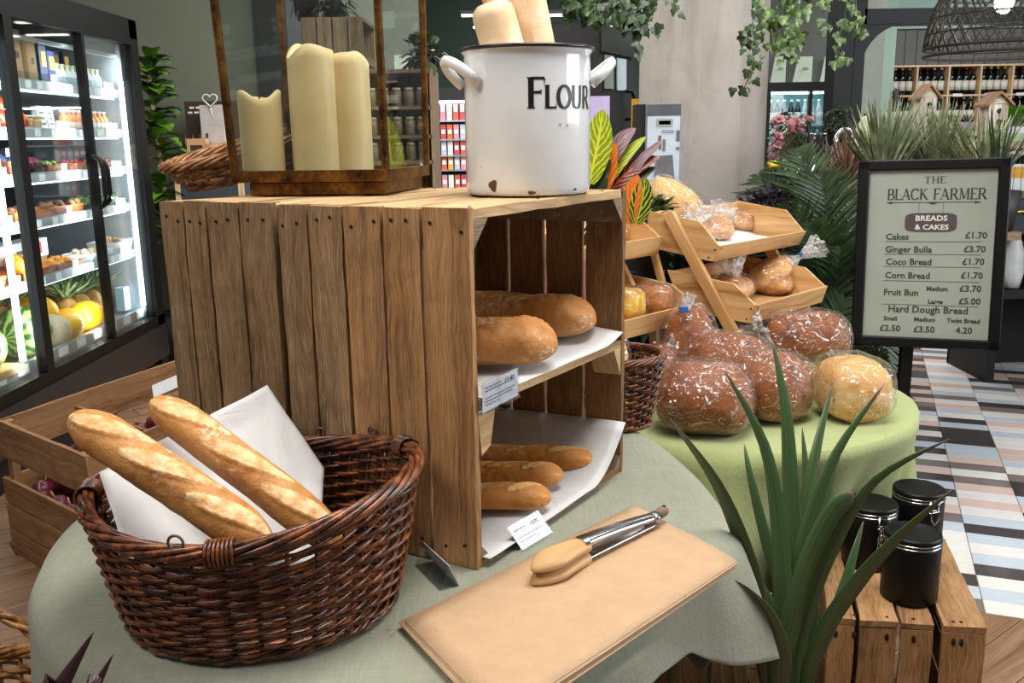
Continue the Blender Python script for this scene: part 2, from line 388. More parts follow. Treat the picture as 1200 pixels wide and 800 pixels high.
def m_concrete():
    t = NT('column_concrete'); c = t.coord(); a = t.noise(t.mapping(c, (2.2, 2.2, 1.3)), 1.0, 5, .6, 1.6); b = t.noise(t.mapping(c, (6, 6, 1.1)), 1.0, 4, .7, .8)
    col = t.ramp(t.math('ADD', t.math('MULTIPLY', a, .6), t.math('MULTIPLY', b, .4)), [(.33, srgb('#8f8780')), (.5, srgb('#aaa39d')), (.66, srgb('#b6b0ab'))])
    return t.done(t.bsdf(col, .65, 0, t.noise(c, 40, 4), .1, .004))
CONC = m_concrete()
def m_lantern():
    t = NT('aged_brass'); c = t.coord(); n = t.noise(c, 26, 5, .7)
    col = t.ramp(n, [(.35, srgb('#2e1d0f')), (.5, srgb('#6a4318')), (.62, srgb('#8d622c')), (.75, srgb('#3c2a18'))])
    return t.done(t.bsdf(col, .38, .75, n, .2, .001))
BRASS = m_lantern()
def m_wax():
    t = NT('candle_wax'); c = t.coord(); k = t.ramp(t.noise(c, 14, 2), [(.3, srgb('#d6bf8a')), (.7, srgb('#e4d0a2'))])
    return t.done(t.bsdf(k, .4, 0, None, Subsurface_Weight=.5, Subsurface_Radius=(.03, .02, .01)))
WAXC = m_wax()
def m_enamel():
    t = NT('white_enamel'); c = t.coord(); k = t.ramp(t.noise(c, 7, 3), [(.3, srgb('#dadcdf')), (.7, srgb('#e9ebed'))])
    sp = t.ramp(t.noise(c, 150, 2, .5), [(.76, g1), (.79, (.6,)*3)]); k = t.mix(sp, k, srgb('#9a8a72'))
    return t.done(t.bsdf(k, .12, 0, t.noise(c, 9, 2), .12, .01, Coat_Weight=.6))
ENAMEL = m_enamel()
def m_leaf(name, c1, c2, dark, rough=.4, sc=18):
    t = NT(name); c = t.coord(); oi = t.n('ShaderNodeObjectInfo').outputs['Random']
    col = t.ramp(t.noise(c, sc, 3), [(.3, srgb(dark)), (.5, srgb(c1)), (.75, srgb(c2))])
    h = t.n('ShaderNodeHueSaturation'); t.set(h, 'Color', col); t.set(h, 'Value', t.math('ADD', t.math('MULTIPLY', oi, .3), .85))
    return t.done(t.bsdf(h.outputs[0], rough, 0, None, Subsurface_Weight=.0, Coat_Weight=.15))
L_DR = m_leaf('sword_leaf_green', '#3d5a34', '#5c7a4a', '#24401f', .38, 12); L_PALM = m_leaf('palm_green', '#2a4020', '#45602f', '#13200c', .5)
L_IVY = m_leaf('ivy_green', '#445f2c', '#84a052', '#263a1c', .45, 30); L_IVYD = m_leaf('dark_ivy_green', '#2b4420', '#4c6a30', '#17280f', .45, 30); L_FIG = m_leaf('bright_fig_green', '#5c8c20', '#98c034', '#32561a', .35, 12)
L_GREY = m_leaf('grey_palm_green', '#7a8562', '#a9b08a', '#4c563c', .5, 20); L_PURP = m_leaf('purple_leaf', '#3a2440', '#5d3c66', '#1c1020', .4, 40); L_RED = m_leaf('dark_burgundy_leaf', '#4a2b30', '#654046', '#2e1a1e', .45, 12)
L_PINK = m_leaf('dusty_red_leaf', '#7e5a44', '#a8705c', '#4a4230', .5, 40); L_BOX = m_leaf('box_green', '#34481f', '#566b30', '#1b2a10', .6, 60); L_LET = m_leaf('lettuce_green', '#7cba2c', '#a6d650', '#4c8a18', .5, 20)
def m_croton(name, body, vein, sc=11):
    t = NT(name); uv = t.coord('UV'); s_ = t.n('ShaderNodeSeparateXYZ'); t.set(s_, 0, uv)
    y = t.math('ABSOLUTE', t.math('SUBTRACT', s_.outputs[1], .5)); u = t.math('SUBTRACT', t.math('MULTIPLY', s_.outputs[0], sc), t.math('MULTIPLY', y, 5.0))
    u = t.math('ADD', u, t.math('MULTIPLY', t.noise(t.coord(), 60, 2), .9)); v = t.math('ABSOLUTE', t.math('SUBTRACT', t.math('FRACT', u), .5)); k = t.ramp(v, [(.28, g1), (.42, w1)]); mid = t.ramp(y, [(.03, w1), (.06, g1)])
    col = t.mix(t.math('MAXIMUM', k, mid), srgb(body), srgb(vein)); return t.done(t.bsdf(col, .35, 0, None))
CRO_Y = m_croton('croton_yellow_green', '#7d9418', '#d0cf3a', 9); CRO_R = m_croton('croton_red_black', '#2e1d16', '#c4573a', 11); CRO_O = m_croton('croton_orange', '#c9661f', '#e2862f', 5); CRO_D = m_croton('croton_dark_green', '#1d2b16', '#2f3f1e', 6); CRO_P = m_croton('croton_mauve', '#71565f', '#9c8084', 7); CRO_W = m_croton('croton_green_yellow_veins', '#2c3d16', '#b8bd34', 6)
INK = m_plain('black_ink', '#141416', .4, 0, .05, 10); INK_S = m_plain('sign_ink', '#3b3d3a', .7, 0, .05, 10); SIGNP = m_paper('sign_paper', '#a2aaa0', 6, .03, .35); PLAQ = m_plain('plaque_print', '#4e4347', .6, 0, .05, 10); SIGNW = m_plain('plaque_lettering', '#e0ddd8', .6, 0, .03, 10)
BLUE = m_plain('blue_clip', '#1d5fae', .35, 0, .05, 10); RUST = m_plain('rust_chip', '#5b3a20', .8, 0, .4, 80, .3)
PLAIN = {}
def pm(col, rough=.5, var=.1, sc=20, metal=0):
    k = (col, rough, metal)
    if k not in PLAIN: PLAIN[k] = m_plain('finish_'+col.strip('#'), col, rough, metal, var, sc)
    return PLAIN[k]
T = 0.76; G = 0.66
UP = V((0, 0, 1))
# ================================================================== the setting
def struct(o, label=None):
    o['kind'] = 'structure'
    if label: o['label'] = label
    return o
# floor: oak boards to the left and near, striped tiles beyond and to the right
TD = V((-.356, -.934, 0)); TN = V((.934, -.356, 0)); TO = V((1.349, 2.42, 0))   # joint direction, tile length direction
fb = MB(); fb.quad((-9, -4, -.03), (12, -4, -.03), (12, 14, -.03), (-9, 14, -.03))
floor = struct(fb.build('floor', pm('#5b534c', .8)), 'shop floor, oak boards meeting striped tiles')
pl = 0.13; ang = math.radians(38); fu = V((math.cos(ang), math.sin(ang), 0)); fv = V((-fu.y, fu.x, 0))
def on_tiles(p): return (p-TO).dot(-TD) > .0 and (p-TO).dot(TN) > -2.4
npl = 0; rest = MB()
for j in range(-22, 48):
    s0 = -6 + (j*0.73) % 1.2
    while s0 < 6:
        mid = V((-.8, 2.2, 0)) + fu*(s0+.6) + fv*(pl*(j-12))
        if -8.5 < mid.x < 6 and -3 < mid.y < 13.5 and not (on_tiles(mid-fu*.6) and on_tiles(mid+fu*.6)):
            b = MB(); b.box(mid-fu*.598-fv*.063+V((0, 0, -.022)), fu*1.196, fv*.127, V((0, 0, .02)))
            vis = (mid.x < -.9 and 1.2 < mid.y < 5.5 and mid.x > -4.6) or (.7 < mid.x < 3 and .4 < mid.y < 2.9)
            if vis and npl < 150: b.build('floorboard', W_FLOOR, floor, bevel=.0015); npl += 1
            else: rest.box(mid-fu*.598-fv*.063+V((0, 0, -.022)), fu*1.196, fv*.127, V((0, 0, .02)))
        s0 += 1.2
rest.build('floorboards_far', W_FLOOR, floor, kind='stuff')
TC = [(pm('#f0ece8', .14, .03), 5), (pm('#4a4445', .14, .06), 3), (pm('#ccd7e3', .14, .03), 4), (pm('#e6cabf', .14, .03), 2), (pm('#857973', .14, .05), 2)]
bag_ = [m for m, n in TC for _ in range(n)]
cand = []
rnd = random.Random(11)
TW, TH = .208, .0835
for ci in range(-10, 22):
    last = None
    for k in range(0, 95):
        m = rnd.choice(bag_)
        if m is last and rnd.random() < .8: m = rnd.choice(bag_)
        last = m
        c = TO + TN*(TW*(ci+.52)) - TD*(TH*(k+.5))
        x, y = c.x, c.y
        if y > 9.6 or x > 7: continue
        q = c-CO; zz = q.dot(_f)
        vx = 600+FPX*q.dot(CR)/zz; vy = 400-FPX*q.dot(CU)/zz
        inv = 985 < vx < 1260 and 340 < vy < 800
        cand.append((0 if inv else 1, zz, c, m))
cand.sort(key=lambda q: (q[0], q[1]))
shared = {}
stuff = {}
rotm = Matrix((TN, -TD, UP)).transposed().to_4x4()
def tile_mesh(m):
    if m.name not in shared:
        b = MB(); b.box((-TW/2+.001, -TH/2+.001, -.02), (TW-.002, 0, 0), (0, TH-.002, 0), (0, 0, .02))
        o = b.build('tile', m, floor, bevel=.0012); shared[m.name] = o; return o
    o = shared[m.name].copy(); COL.objects.link(o); return o
for i, (iv, zz, c, m) in enumerate(cand):
    if i < 290:
        o = tile_mesh(m); o.matrix_local = Matrix.Translation(c) @ rotm
    else:
        s = stuff.setdefault(m.name, (m, MB()))[1]
        s.box(c-TN*(TW/2-.002)+TD*(TH/2-.002)+V((0, 0, -.02)), TN*(TW-.004), -TD*(TH-.004), V((0, 0, .02)))
sb = MB(); mats = []
for k, (m, s) in stuff.items():
    base = len(sb.v); sb.v += s.v; sb.col += s.col; sb.f += [tuple(i+base for i in f) for f in s.f]; sb.uv += s.uv; sb.mi += [len(mats)]*len(s.f); sb.sm += s.sm; mats.append(m)
sb.build('tiles_far', mats, floor, kind='stuff')

# ================================================================== generic makers
def crate_box(name, label, cat, o, a, b, h, mat, rows=3, gap=.012, th=.012, corner=.03, group=None, topextra=0):
    """open slatted crate: corner o, horizontal edges a, b, height h; boards horizontal in rows"""
    o, a, b = V(o), V(a), V(b); t = thing(name, label, cat, o, group)
    ua, ub = a.normalized(), b.normalized(); bh = (h-gap*(rows-1))/rows
    for r in range(rows):
        z = V((0, 0, r*(bh+gap)))
        for (p, d, n_) in ((o, a, ub), (o+b-ub*th, a, ub), (o+ub*th, b-ub*2*th, ua), (o+a-ua*th+ub*th, b-ub*2*th, ua)):
            q = MB(); q.box(p+z, d, n_*th, V((0, 0, bh)), seg=6, jit=.0012); q.build('slat', mat, t)
    for (p, s1, s2) in ((o+ua*th+ub*th, 1, 1), (o+a-ua*th+ub*th, -1, 1), (o+b+ua*th-ub*th, 1, -1), (o+a+b-ua*th-ub*th, -1, -1)):
        q = MB(); q.box(p, V((0, 0, h)), ua*s1*corner, ub*s2*corner); q.build('corner_post', mat, t)
    nb = 4; bw = b.length/nb
    for k in range(nb):
        q = MB(); q.box(o+ub*(k*bw+.002)+V((0, 0, .001)), a, ub*(bw-.008), V((0, 0, .008))); q.build('bottom_board', mat, t)
    return t

def wicker(name, label, c, base, rim, h, mat, rz=0, rows=24, stakes=36, wr=.0032, tilt=None, rimr=.008, group=None, gaps=1.0, cat='basket', seg=4, floorw=True, amp=None):
    c = V(c); t = thing(name, label, cat, c, group)
    R = Matrix.Rotation(rz, 3, 'Z'); tl = tilt or (lambda ph, f: 0)
    def P(ph, f, off=0.0):
        e = f**.85
        a = base[0]+(rim[0]-base[0])*e+off; b = base[1]+(rim[1]-base[1])*e+off
        return c + R @ V((a*math.cos(ph), b*math.sin(ph), f*h+tl(ph, f)*f))
    am = amp or wr*1.1
    q = MB()
    for r in range(rows):
        f = (r+.7)/(rows+.4)
        pts = []
        n = stakes*seg
        for k in range(n):
            ph = 2*math.pi*k/n; s = math.cos(math.pi*(k/seg+r) if False else (2*math.pi*k/(seg*3) + r*2*math.pi/3))
            pts.append(P(ph, f+.25/rows*math.sin(2*math.pi*k/(seg*3)+r*2.1), am*s*1.2+random.uniform(-.0004, .0004)))
        q.sweep(pts, wr*random.uniform(.88, 1.1), 5, closed=True)
    q.build('woven_strands', mat, t, kind='stuff')
    for k in range(stakes):
        ph = 2*math.pi*(k+.5)/stakes
        s = MB(); s.sweep([P(ph, f) for f in (0, .25, .5, .75, .98)], wr*.95, 5); s.build('stake', mat, t)
    # rolled rim of several twisted rods
    nr = 6
    for j in range(nr):
        n = 120; pts = []
        for k in range(n):
            ph = 2*math.pi*k/n; tw = ph*5+2*math.pi*j/nr
            pts.append(P(ph, 1.0, rimr*.9*math.cos(tw)) + V((0, 0, rimr*.9*math.sin(tw))))
        s = MB(); s.sweep(pts, rimr*.46, 6, closed=True); s.build('rim_rod', mat, t)
    for j in range(3):
        n = 90
        pts = [P(2*math.pi*k/n, .02, .001+.0045*math.cos(2*math.pi*k/n*14+j*2.1))+V((0, 0, .004+.003*math.sin(2*math.pi*k/n*14+j*2.1))) for k in range(n)]
        s = MB(); s.sweep(pts, .0035, 5, closed=True); s.build('base_rod', mat, t)
    if floorw:
        s = MB()
        for k in range(18):
            rr = .05+.93*k/18
            s.sweep([c+R @ V((base[0]*rr*math.cos(2*math.pi*i/40), base[1]*rr*math.sin(2*math.pi*i/40), .004+.0015*math.sin(i*math.pi/2+k))) for i in range(40)], max(base)*.03, 4, closed=True)
        s.build('woven_bottom', mat, t, kind='stuff')
    return t, P

def sq(ph, n=2.6):
    c, s = math.cos(ph), math.sin(ph)
    return math.copysign(abs(c)**(2/n), c), math.copysign(abs(s)**(2/n), s)

def long_loaf(name, label, p0, p1, r, mat, cuts=4, cutlen=.12, group=None, cat='bread', flat=.8, up=(0, 0, 1), seed=0, taper=.35, bow=0.0, blunt=False):
    """baguette/baton from p0 to p1 with slanting cuts along its top"""
    p0, p1 = V(p0), V(p1); N = 150; n = 56; ax = p1-p0; L = ax.length
    side = ax.normalized().cross(V(up)).normalized(); upv = side.cross(ax.normalized())
    path = [p0+ax*(k/(N-1))+upv*bow*math.sin(math.pi*k/(N-1)) for k in range(N)]
    sv = V((seed*3.1, seed*1.7, 0))
    def prof(t):
        e = taper; s = min(1, (min(t, 1-t)+.0015)/e)
        return max(.02, math.sin(s*math.pi/2)**(.42 if blunt else .55))
    def cutv(t, ph):   # (inside mask 0..1, lip)
        best = 0; lip = 0; a = (ph-math.pi/2+math.pi) % (2*math.pi)-math.pi
        for c in range(cuts):
            tc = (c+.55)/(cuts+.1); d = (t-tc)*L; cl = L/cuts*.60; u = d/cl
            if abs(u) < 1:
                hw = .40*(1-u*u)**.6+.03; w_ = (a-u*.62+.12)/hw
                if abs(w_) < 1: best = max(best, (1-w_*w_)**.5)
                if (1-u*u) > .05: lip = max(lip, math.exp(-((w_-1.02)/.16)**2)*(1-u*u)**.5)
        return best, lip
    def shape(k, ph, a, b):
        t = k/(N-1); s = prof(t); cv, lip = cutv(t, ph)
        nz = noise.noise(V((t*L*14, math.cos(ph), math.sin(ph)))+sv)*.07+noise.noise(V((t*L*60, 2.5*math.cos(ph), 2.5*math.sin(ph)))+sv)*.028
        q = r*s*(1+nz+.05*cv+.13*lip+(.03*noise.noise(V((t*L*160, ph*6, seed))) if cv > .1 else 0))
        x = q*math.cos(ph); y = q*math.sin(ph)*flat
        if math.sin(ph) < -.3: y = -q*flat*(.3+.55*(abs(math.sin(ph))-.3))
        return x, y
    def colf(k, ph):
        cv, lip = cutv(k/(N-1), ph); bt = max(0, -math.sin(ph)-.55)*.7
        return max(min(1, cv*1.5)*(1-lip), bt)+.0001
    b = MB(); b.sweep(path, 1.0, n, ref=up, shape=shape, colf=colf)
    return tag(b.build(name, mat, None, loc=p0), label, cat, group)

def loaf_mesh(L, W, H, tone=.0, top=.55, seed=0.0, e=2.6, pinch=.0, lump=.05):
    """rounded loaf along x, flat on z=0"""
    b = MB(); N = 22; n = 28; sv = V((seed, seed*.3, 0))
    path = [(-L/2+L*k/(N-1), 0, H*.42) for k in range(N)]
    def shape(k, ph, a, bb):
        t = 2*k/(N-1)-1; s = max(.03, (1-abs(t)**3.2)**.5)
        x, y = sq(ph, e); z_ = noise.noise(V((t*2.0, math.cos(ph)*1.5, math.sin(ph)*1.5))+sv)*lump*2
        y = y*(.58 if y > 0 else .42)
        return W/2*x*s*(1+z_)*(1-pinch*max(0, y)), H*y*(s if y > 0 else min(1, s*1.15))*(1+z_*.6)
    b.sweep(path, 1.0, n, shape=shape, colf=lambda k, ph: max(0, tone-abs(math.sin(ph)-.1)*tone*1.6)+.001)
    return b
def bagged(name, label, cat, pos, L, W, H, mat, rz=0.0, neck=1, neck_up=.6, clip=None, tiltx=0.0, tilty=0.0, group=None, seed=0, tone=.35, e=2.6, nl=.07, lump=.05, side=0.0, pinch=0, flare=.035):
    """a loaf in a clear bag gathered into a neck at its +x end"""
    t = thing(name, label, cat, (0, 0, 0), group)
    lf = loaf_mesh(L, W, H, tone, seed=seed+.37, e=e, lump=lump, pinch=pinch); lf.build('loaf', mat, t)
    b = MB(); N = 26; n = 36; sv = V((seed*1.3+4, 0, 0))
    path = []; rad = []
    for k in range(N):
        u = k/(N-1); path.append((-L/2*1.05+L*1.08*u, 0, H*.45)); rad.append(1)
    def shape(k, ph, a, bb):
        t_ = 2*k/(N-1)-1; s = max(.02, (1-abs(t_)**4.0)**.5)
        if t_ > 0: s = max(.16, s)
        x, y = sq(ph, e); y = y*(.58 if y > 0 else .445)
        z_ = noise.noise(V((t_*4, math.cos(ph)*3, math.sin(ph)*3))+sv)*.05+abs(noise.noise(V((t_*3, math.cos(ph)*9, math.sin(ph)*9))+sv))*.07
        return (W/2*1.05+.003)*x*s*(1+z_), (H*1.03+.003)*y*s*(1+z_*.6 if y > 0 else 1)
    b.sweep(path, 1.0, n, shape=shape, cap=False)
    b.face([j for j in range(n)][::-1], None, 0, True)
    b.build('clear_bag', FILM, t)
    if neck:
        e0 = V((L/2*1.02, 0, H*.5)); dr = V((1, side, neck_up)).normalized()
        q = MB(); M = 12
        pts = [e0-V((L*.12, 0, 0))+dr*(nl+L*.1)*(k/(M-1)) for k in range(M)]
        def nsh(k, ph, a, bb):
            u = k/(M-1)
            r = W*.30*(1-u/.42)**1.3+.009 if u < .42 else .009+flare*((u-.42)/.58)**.8
            r *= 1+(.3*math.sin(ph*7+k)*(.3+abs(u-.42)))+.12*noise.noise(V((u*5, ph, seed)))
            return r*math.cos(ph), r*math.sin(ph)*.75
        q.sweep(pts, 1.0, 30, shape=nsh, cap=False)
        nk = q.build('gathered_neck', FILM_C, t, label='gathered and twisted mouth of the clear bag')
        if clip:
            cp = pts[0].lerp(pts[-1], .43)
            z_ = MB(); z_.cbox(cp+V((0, 0, .004)), .011, .024, .016, R=dr.to_track_quat('X', 'Z').to_matrix()); z_.build('tape_clip', clip, nk, bevel=.002, label='blue tape clip')
    t.location = pos; t.rotation_mode = 'XYZ'; t.rotation_euler = (tiltx, tilty, rz)
    return t

# ------------------------------------------------------------------ lettering
SER = {  # strokes on a 0..1 high grid: (x0,y0,x1,y1,thick) straight, or list of points for curves; 's' marks serif ends
 'T': (.74, [('v', .37, 0, 1, 'b'), ('h', 0, .74, .96), ('k', 0, .96, .82), ('k', .74, .96, .82)]),
 'H': (.82, [('v', .14, 0, 1, 'bt'), ('v', .68, 0, 1, 'bt'), ('h', .14, .68, .5)]),
 'E': (.66, [('v', .14, 0, 1, 'bt'), ('h', .14, .62, .97), ('h', .14, .5, .5), ('h', .14, .64, .03), ('k', .62, .97, .8), ('k', .64, .03, .2)]),
 'B': (.68, [('v', .14, 0, 1, 'bt'), ('c', [(.14, .97), (.38, .97), (.52, .87), (.52, .64), (.36, .53), (.14, .53)]), ('c', [(.14, .53), (.42, .53), (.6, .42), (.6, .14), (.42, .03), (.14, .03)])]),
 'L': (.62, [('v', .14, 0, 1, 'bt'), ('h', .14, .6, .03), ('k', .6, .03, .24)]),
 'A': (.8, [('d', .06, 0, .38, 1, .05), ('d', .38, 1, .7, 0, .12), ('h', .2, .58, .34), ('s', .06, 0), ('s', .7, 0)]),
 'C': (.76, [('c', [(.68, .8), (.5, .97), (.3, .97), (.1, .78), (.06, .5), (.1, .22), (.3, .03), (.5, .03), (.7, .2)]), ('k', .68, .97, .75)]),
 'K': (.78, [('v', .14, 0, 1, 'bt'), ('d', .16, .45, .6, 1, .05), ('d', .3, .56, .7, 0, .12), ('s', .6, 1), ('s', .7, 0)]),
 'F': (.62, [('v', .14, 0, 1, 'bt'), ('h', .14, .6, .97), ('h', .14, .48, .52), ('k', .6, .97, .78), ('k', .48, .6, .44)]),
 'R': (.76, [('v', .14, 0, 1, 'bt'), ('c', [(.14, .97), (.4, .97), (.56, .86), (.56, .6), (.4, .49), (.14, .49)]), ('d', .36, .5, .7, 0, .12), ('s', .7, 0)]),
 'M': (.98, [('d', .14, 0, .18, 1, .05), ('d', .18, 1, .49, .05, .12), ('d', .49, .05, .8, 1, .05), ('v', .84, 0, 1, 'b'), ('s', .14, 0), ('s', .16, 1)]),
 'O': (.8, [('c', [(.4, .98), (.16, .86), (.05, .5), (.16, .14), (.4, .02), (.64, .14), (.75, .5), (.64, .86), (.4, .98)])]),
 'U': (.8, [('c', [(.14, 1), (.14, .3), (.2, .08), (.4, .02), (.56, .1), (.64, .35), (.64, 1)]), ('s', .14, 1), ('s', .64, 1)]),
}
def serif_text(mb, txt, size, place, track=.06, bold=1.0):
    """adds flat strokes; place(x, y) -> 3D point; returns width"""
    x = 0
    def st(x0, y0, x1, y1, w0, w1=None):
        w1 = w1 or w0; dx, dy = x1-x0, y1-y0; l = math.hypot(dx, dy) or 1; nx, ny = -dy/l/2, dx/l/2
        ns = 4 if l > .12 else 1
        for q in range(ns):
            ua, ub = q/ns, (q+1)/ns; xa, ya, xb, yb = x0+dx*ua, y0+dy*ua, x0+dx*ub, y0+dy*ub; wa, wb = w0+(w1-w0)*ua, w0+(w1-w0)*ub
            P_ = [(xa+nx*wa, ya+ny*wa), (xa-nx*wa, ya-ny*wa), (xb-nx*wb, yb-ny*wb), (xb+nx*wb, yb+ny*wb)]
            i = [mb.vert(place(a*size, b*size)) for a, b in P_]; mb.face(i)
    for ch in txt:
        if ch == ' ': x += .45; continue
        w_, S = SER[ch]
        for s in S:
            if s[0] == 'v':
                st(x+s[1], s[2], x+s[1], s[3], .13*bold)
                if 'b' in s[4]: st(x+s[1]-.13, s[2]+.02, x+s[1]+.13, s[2]+.02, .045)
                if 't' in s[4]: st(x+s[1]-.13, s[3]-.02, x+s[1]+.13, s[3]-.02, .045)
            elif s[0] == 'h': st(x+s[1], s[3], x+s[2], s[3], .06*bold)
            elif s[0] == 'k': st(x+s[1], s[2], x+s[1], s[3], .06, .02)
            elif s[0] == 'd': st(x+s[1], s[2], x+s[3], s[4], s[5]*1.05*bold)
            elif s[0] == 's': st(x+s[1]-.13, s[2]-(.02 if s[2] else -.02), x+s[1]+.13, s[2]-(.02 if s[2] else -.02), .045)
            elif s[0] == 'c':
                p = s[1]; Q = []
                for k in range(len(p)-1):   # catmull-rom
                    a = p[max(k-1, 0)]; b = p[k]; c = p[k+1]; d = p[min(k+2, len(p)-1)]
                    for u in (0, .25, .5, .75):
                        Q.append(tuple(.5*((2*b[i])+(-a[i]+c[i])*u+(2*a[i]-5*b[i]+4*c[i]-d[i])*u*u+(-a[i]+3*b[i]-3*c[i]+d[i])*u**3) for i in (0, 1)))
                Q.append(p[-1])
                for k in range(len(Q)-1):
                    dx, dy = Q[k+1][0]-Q[k][0], Q[k+1][1]-Q[k][1]; l = math.hypot(dx, dy) or 1
                    st(x+Q[k][0], Q[k][1], x+Q[k+1][0]+dx/l*.01, Q[k+1][1]+dy/l*.01, (.05+.08*abs(dy)/l)*bold)
        x += w_+track
    return x*size
def font_text(name, txt, size, M, mat, parent, align='LEFT', bold=.0, sx=1.0):
    cu = bpy.data.curves.new(name, 'FONT'); cu.body = txt; cu.size = size; cu.align_x = align; cu.extrude = .0001; cu.offset = bold; cu.resolution_u = 2
    tmp = bpy.data.objects.new('tmp', cu); me = bpy.data.meshes.new_from_object(tmp); bpy.data.objects.remove(tmp)
    me.name = name; me.materials.clear(); me.materials.append(mat)
    o = bpy.data.objects.new(name, me); COL.objects.link(o)
    X = M.copy()
    me.transform(X @ Matrix.Diagonal((sx, 1, 1, 1))); org = WO[parent.name]; me.transform(Matrix.Translation(-org)); o.parent = parent; WO[o.name] = org
    return o
def frame_matrix(o, x, y):
    x = V(x).normalized(); y = V(y).normalized(); z = x.cross(y); M = Matrix((x, y, z)).transposed().to_4x4(); M.translation = V(o); return M

# ================================================================== sage table with cloth
C1 = V((-.19, 1.42, 0)); R1 = .527
def rad1(ph):
    a = (math.degrees(ph)+180) % 360-180; return R1+.105*math.exp(-((a-56)/25)**2)-.045*math.exp(-((a+34)/24)**2)
def rad2(ph): return R2
def round_table(name, label, c, R, z, rf=lambda p: R2):
    t = thing(name, label, 'table', (c.x, c.y, 0))
    MB().prism([V((c.x+(rf(2*math.pi*k/72)-.02)*math.cos(2*math.pi*k/72), c.y+(rf(2*math.pi*k/72)-.02)*math.sin(2*math.pi*k/72), z-.020)) for k in range(72)], (0, 0, .016)).build('tabletop', W_FLOOR, t)
    MB().lathe((c.x, c.y, 0), [(.045, .04), (.04, z-.03)], 16).build('pedestal', BLACK, t)
    for k in range(4):
        a = k*math.pi/2+.4; MB().sweep([(c.x, c.y, .05), (c.x+R*.6*math.cos(a), c.y+R*.6*math.sin(a), .02)], .02, 8).build('leg', BLACK, t)
    return t
round_table('round_table', 'round table hidden under the grey-green linen cloth in front', C1, R1, T, rad1)
def cloth(name, label, c, rf, z, mat, bottom, folds, flare, seed):
    NR, NA = 46, 220
    def fn(u, v):
        ph = 2*math.pi*u; R = rf(ph)
        if v < .45:
            r = R*v/.45; zz = z+.0015*noise.noise(V((r*5*math.cos(ph), r*5*math.sin(ph), seed)))
            return V((c.x+r*math.cos(ph), c.y+r*math.sin(ph), zz))
        s = (v-.45)/.55; bz = bottom(ph); d = (z-bz)*s
        rr = .02*min(1, d/.03)
        fl = folds(ph)*min(1, d/.25)**1.2
        fld = fl + flare(ph)*s**.8
        return V((c.x+(R+rr+fld)*math.cos(ph), c.y+(R+rr+fld)*math.sin(ph), z-(d if d > .03 else d*.6+.4*d*d/.03)))
    b = MB(); b.grid(fn, NA, NR, wrap=True)
    return tag(b.build(name, mat, None, loc=(c.x, c.y, z), solid=.0015), label, 'tablecloth')
def bot1(ph):
    a = (math.degrees(ph)+180) % 360-180
    P = ((-180, .06), (-80, .06), (-70, .60), (-60, .68), (-45, .69), (-32, .66), (-20, .585), (-8, .535), (4, .50), (14, .37), (60, .37), (75, .06), (180, .06))
    for (a0, z0), (a1, z1) in zip(P, P[1:]):
        if a0 <= a <= a1: return z0+(z1-z0)*(a-a0)/(a1-a0)
    return .06
def flare1(ph):
    a = (math.degrees(ph)+180) % 360-180
    return (0 if 5 < a < 110 else .01)+.085*max(0, 1-abs(a+8)/16)**1.1*(1 if a < 4 else .2)
cloth('linen_tablecloth', 'grey-green linen tablecloth on the front round table, crumbs scattered on it', C1, rad1, T, SAGE, bot1,
      lambda ph: (.3 if math.cos(ph-.95) > .6 else 1)*(.012*math.sin(ph*7+1)+.010*math.sin(ph*13)), flare1, 1.0)
C2 = V((.60, 2.43, 0)); R2 = .47
round_table('round_table', 'lower round table hidden under the bright green cloth behind', C2, R2, G)
cloth('cotton_tablecloth', 'light green cotton tablecloth on the lower round table behind', C2, rad2, G, LIME, lambda ph: .03,
      lambda ph: .034*math.sin(ph*6+.6)+.026*math.sin(ph*11+2)+.008*math.sin(ph*19), lambda ph: -.01-.30*max(0, 1-abs(((math.degrees(ph)+180) % 360-180)+58)/46)**.7, 3.0)
# crumbs on the linen
cb_ = MB()
for (px, py, n, sp) in ((235, 752, 34, 26), (350, 765, 24, 34), (430, 745, 12, 20), (690, 690, 4, 16), (795, 720, 0, 1)):
    for k in range(n):
        p = at_z(px+random.gauss(0, sp), min(798, py+random.gauss(0, 7)), T+.001)
        if (p-V((C1.x, C1.y, p.z))).length < R1: cb_.ball(p+V((0, 0, .001)), .0012, .0009, .0008, 5, 3)
tag(cb_.build('bread_crumbs', pm('#d9b684', .8), None, loc=at_z(235, 750, T), kind='stuff'), 'pale bread crumbs scattered on the linen in front of the wicker basket', 'crumbs')

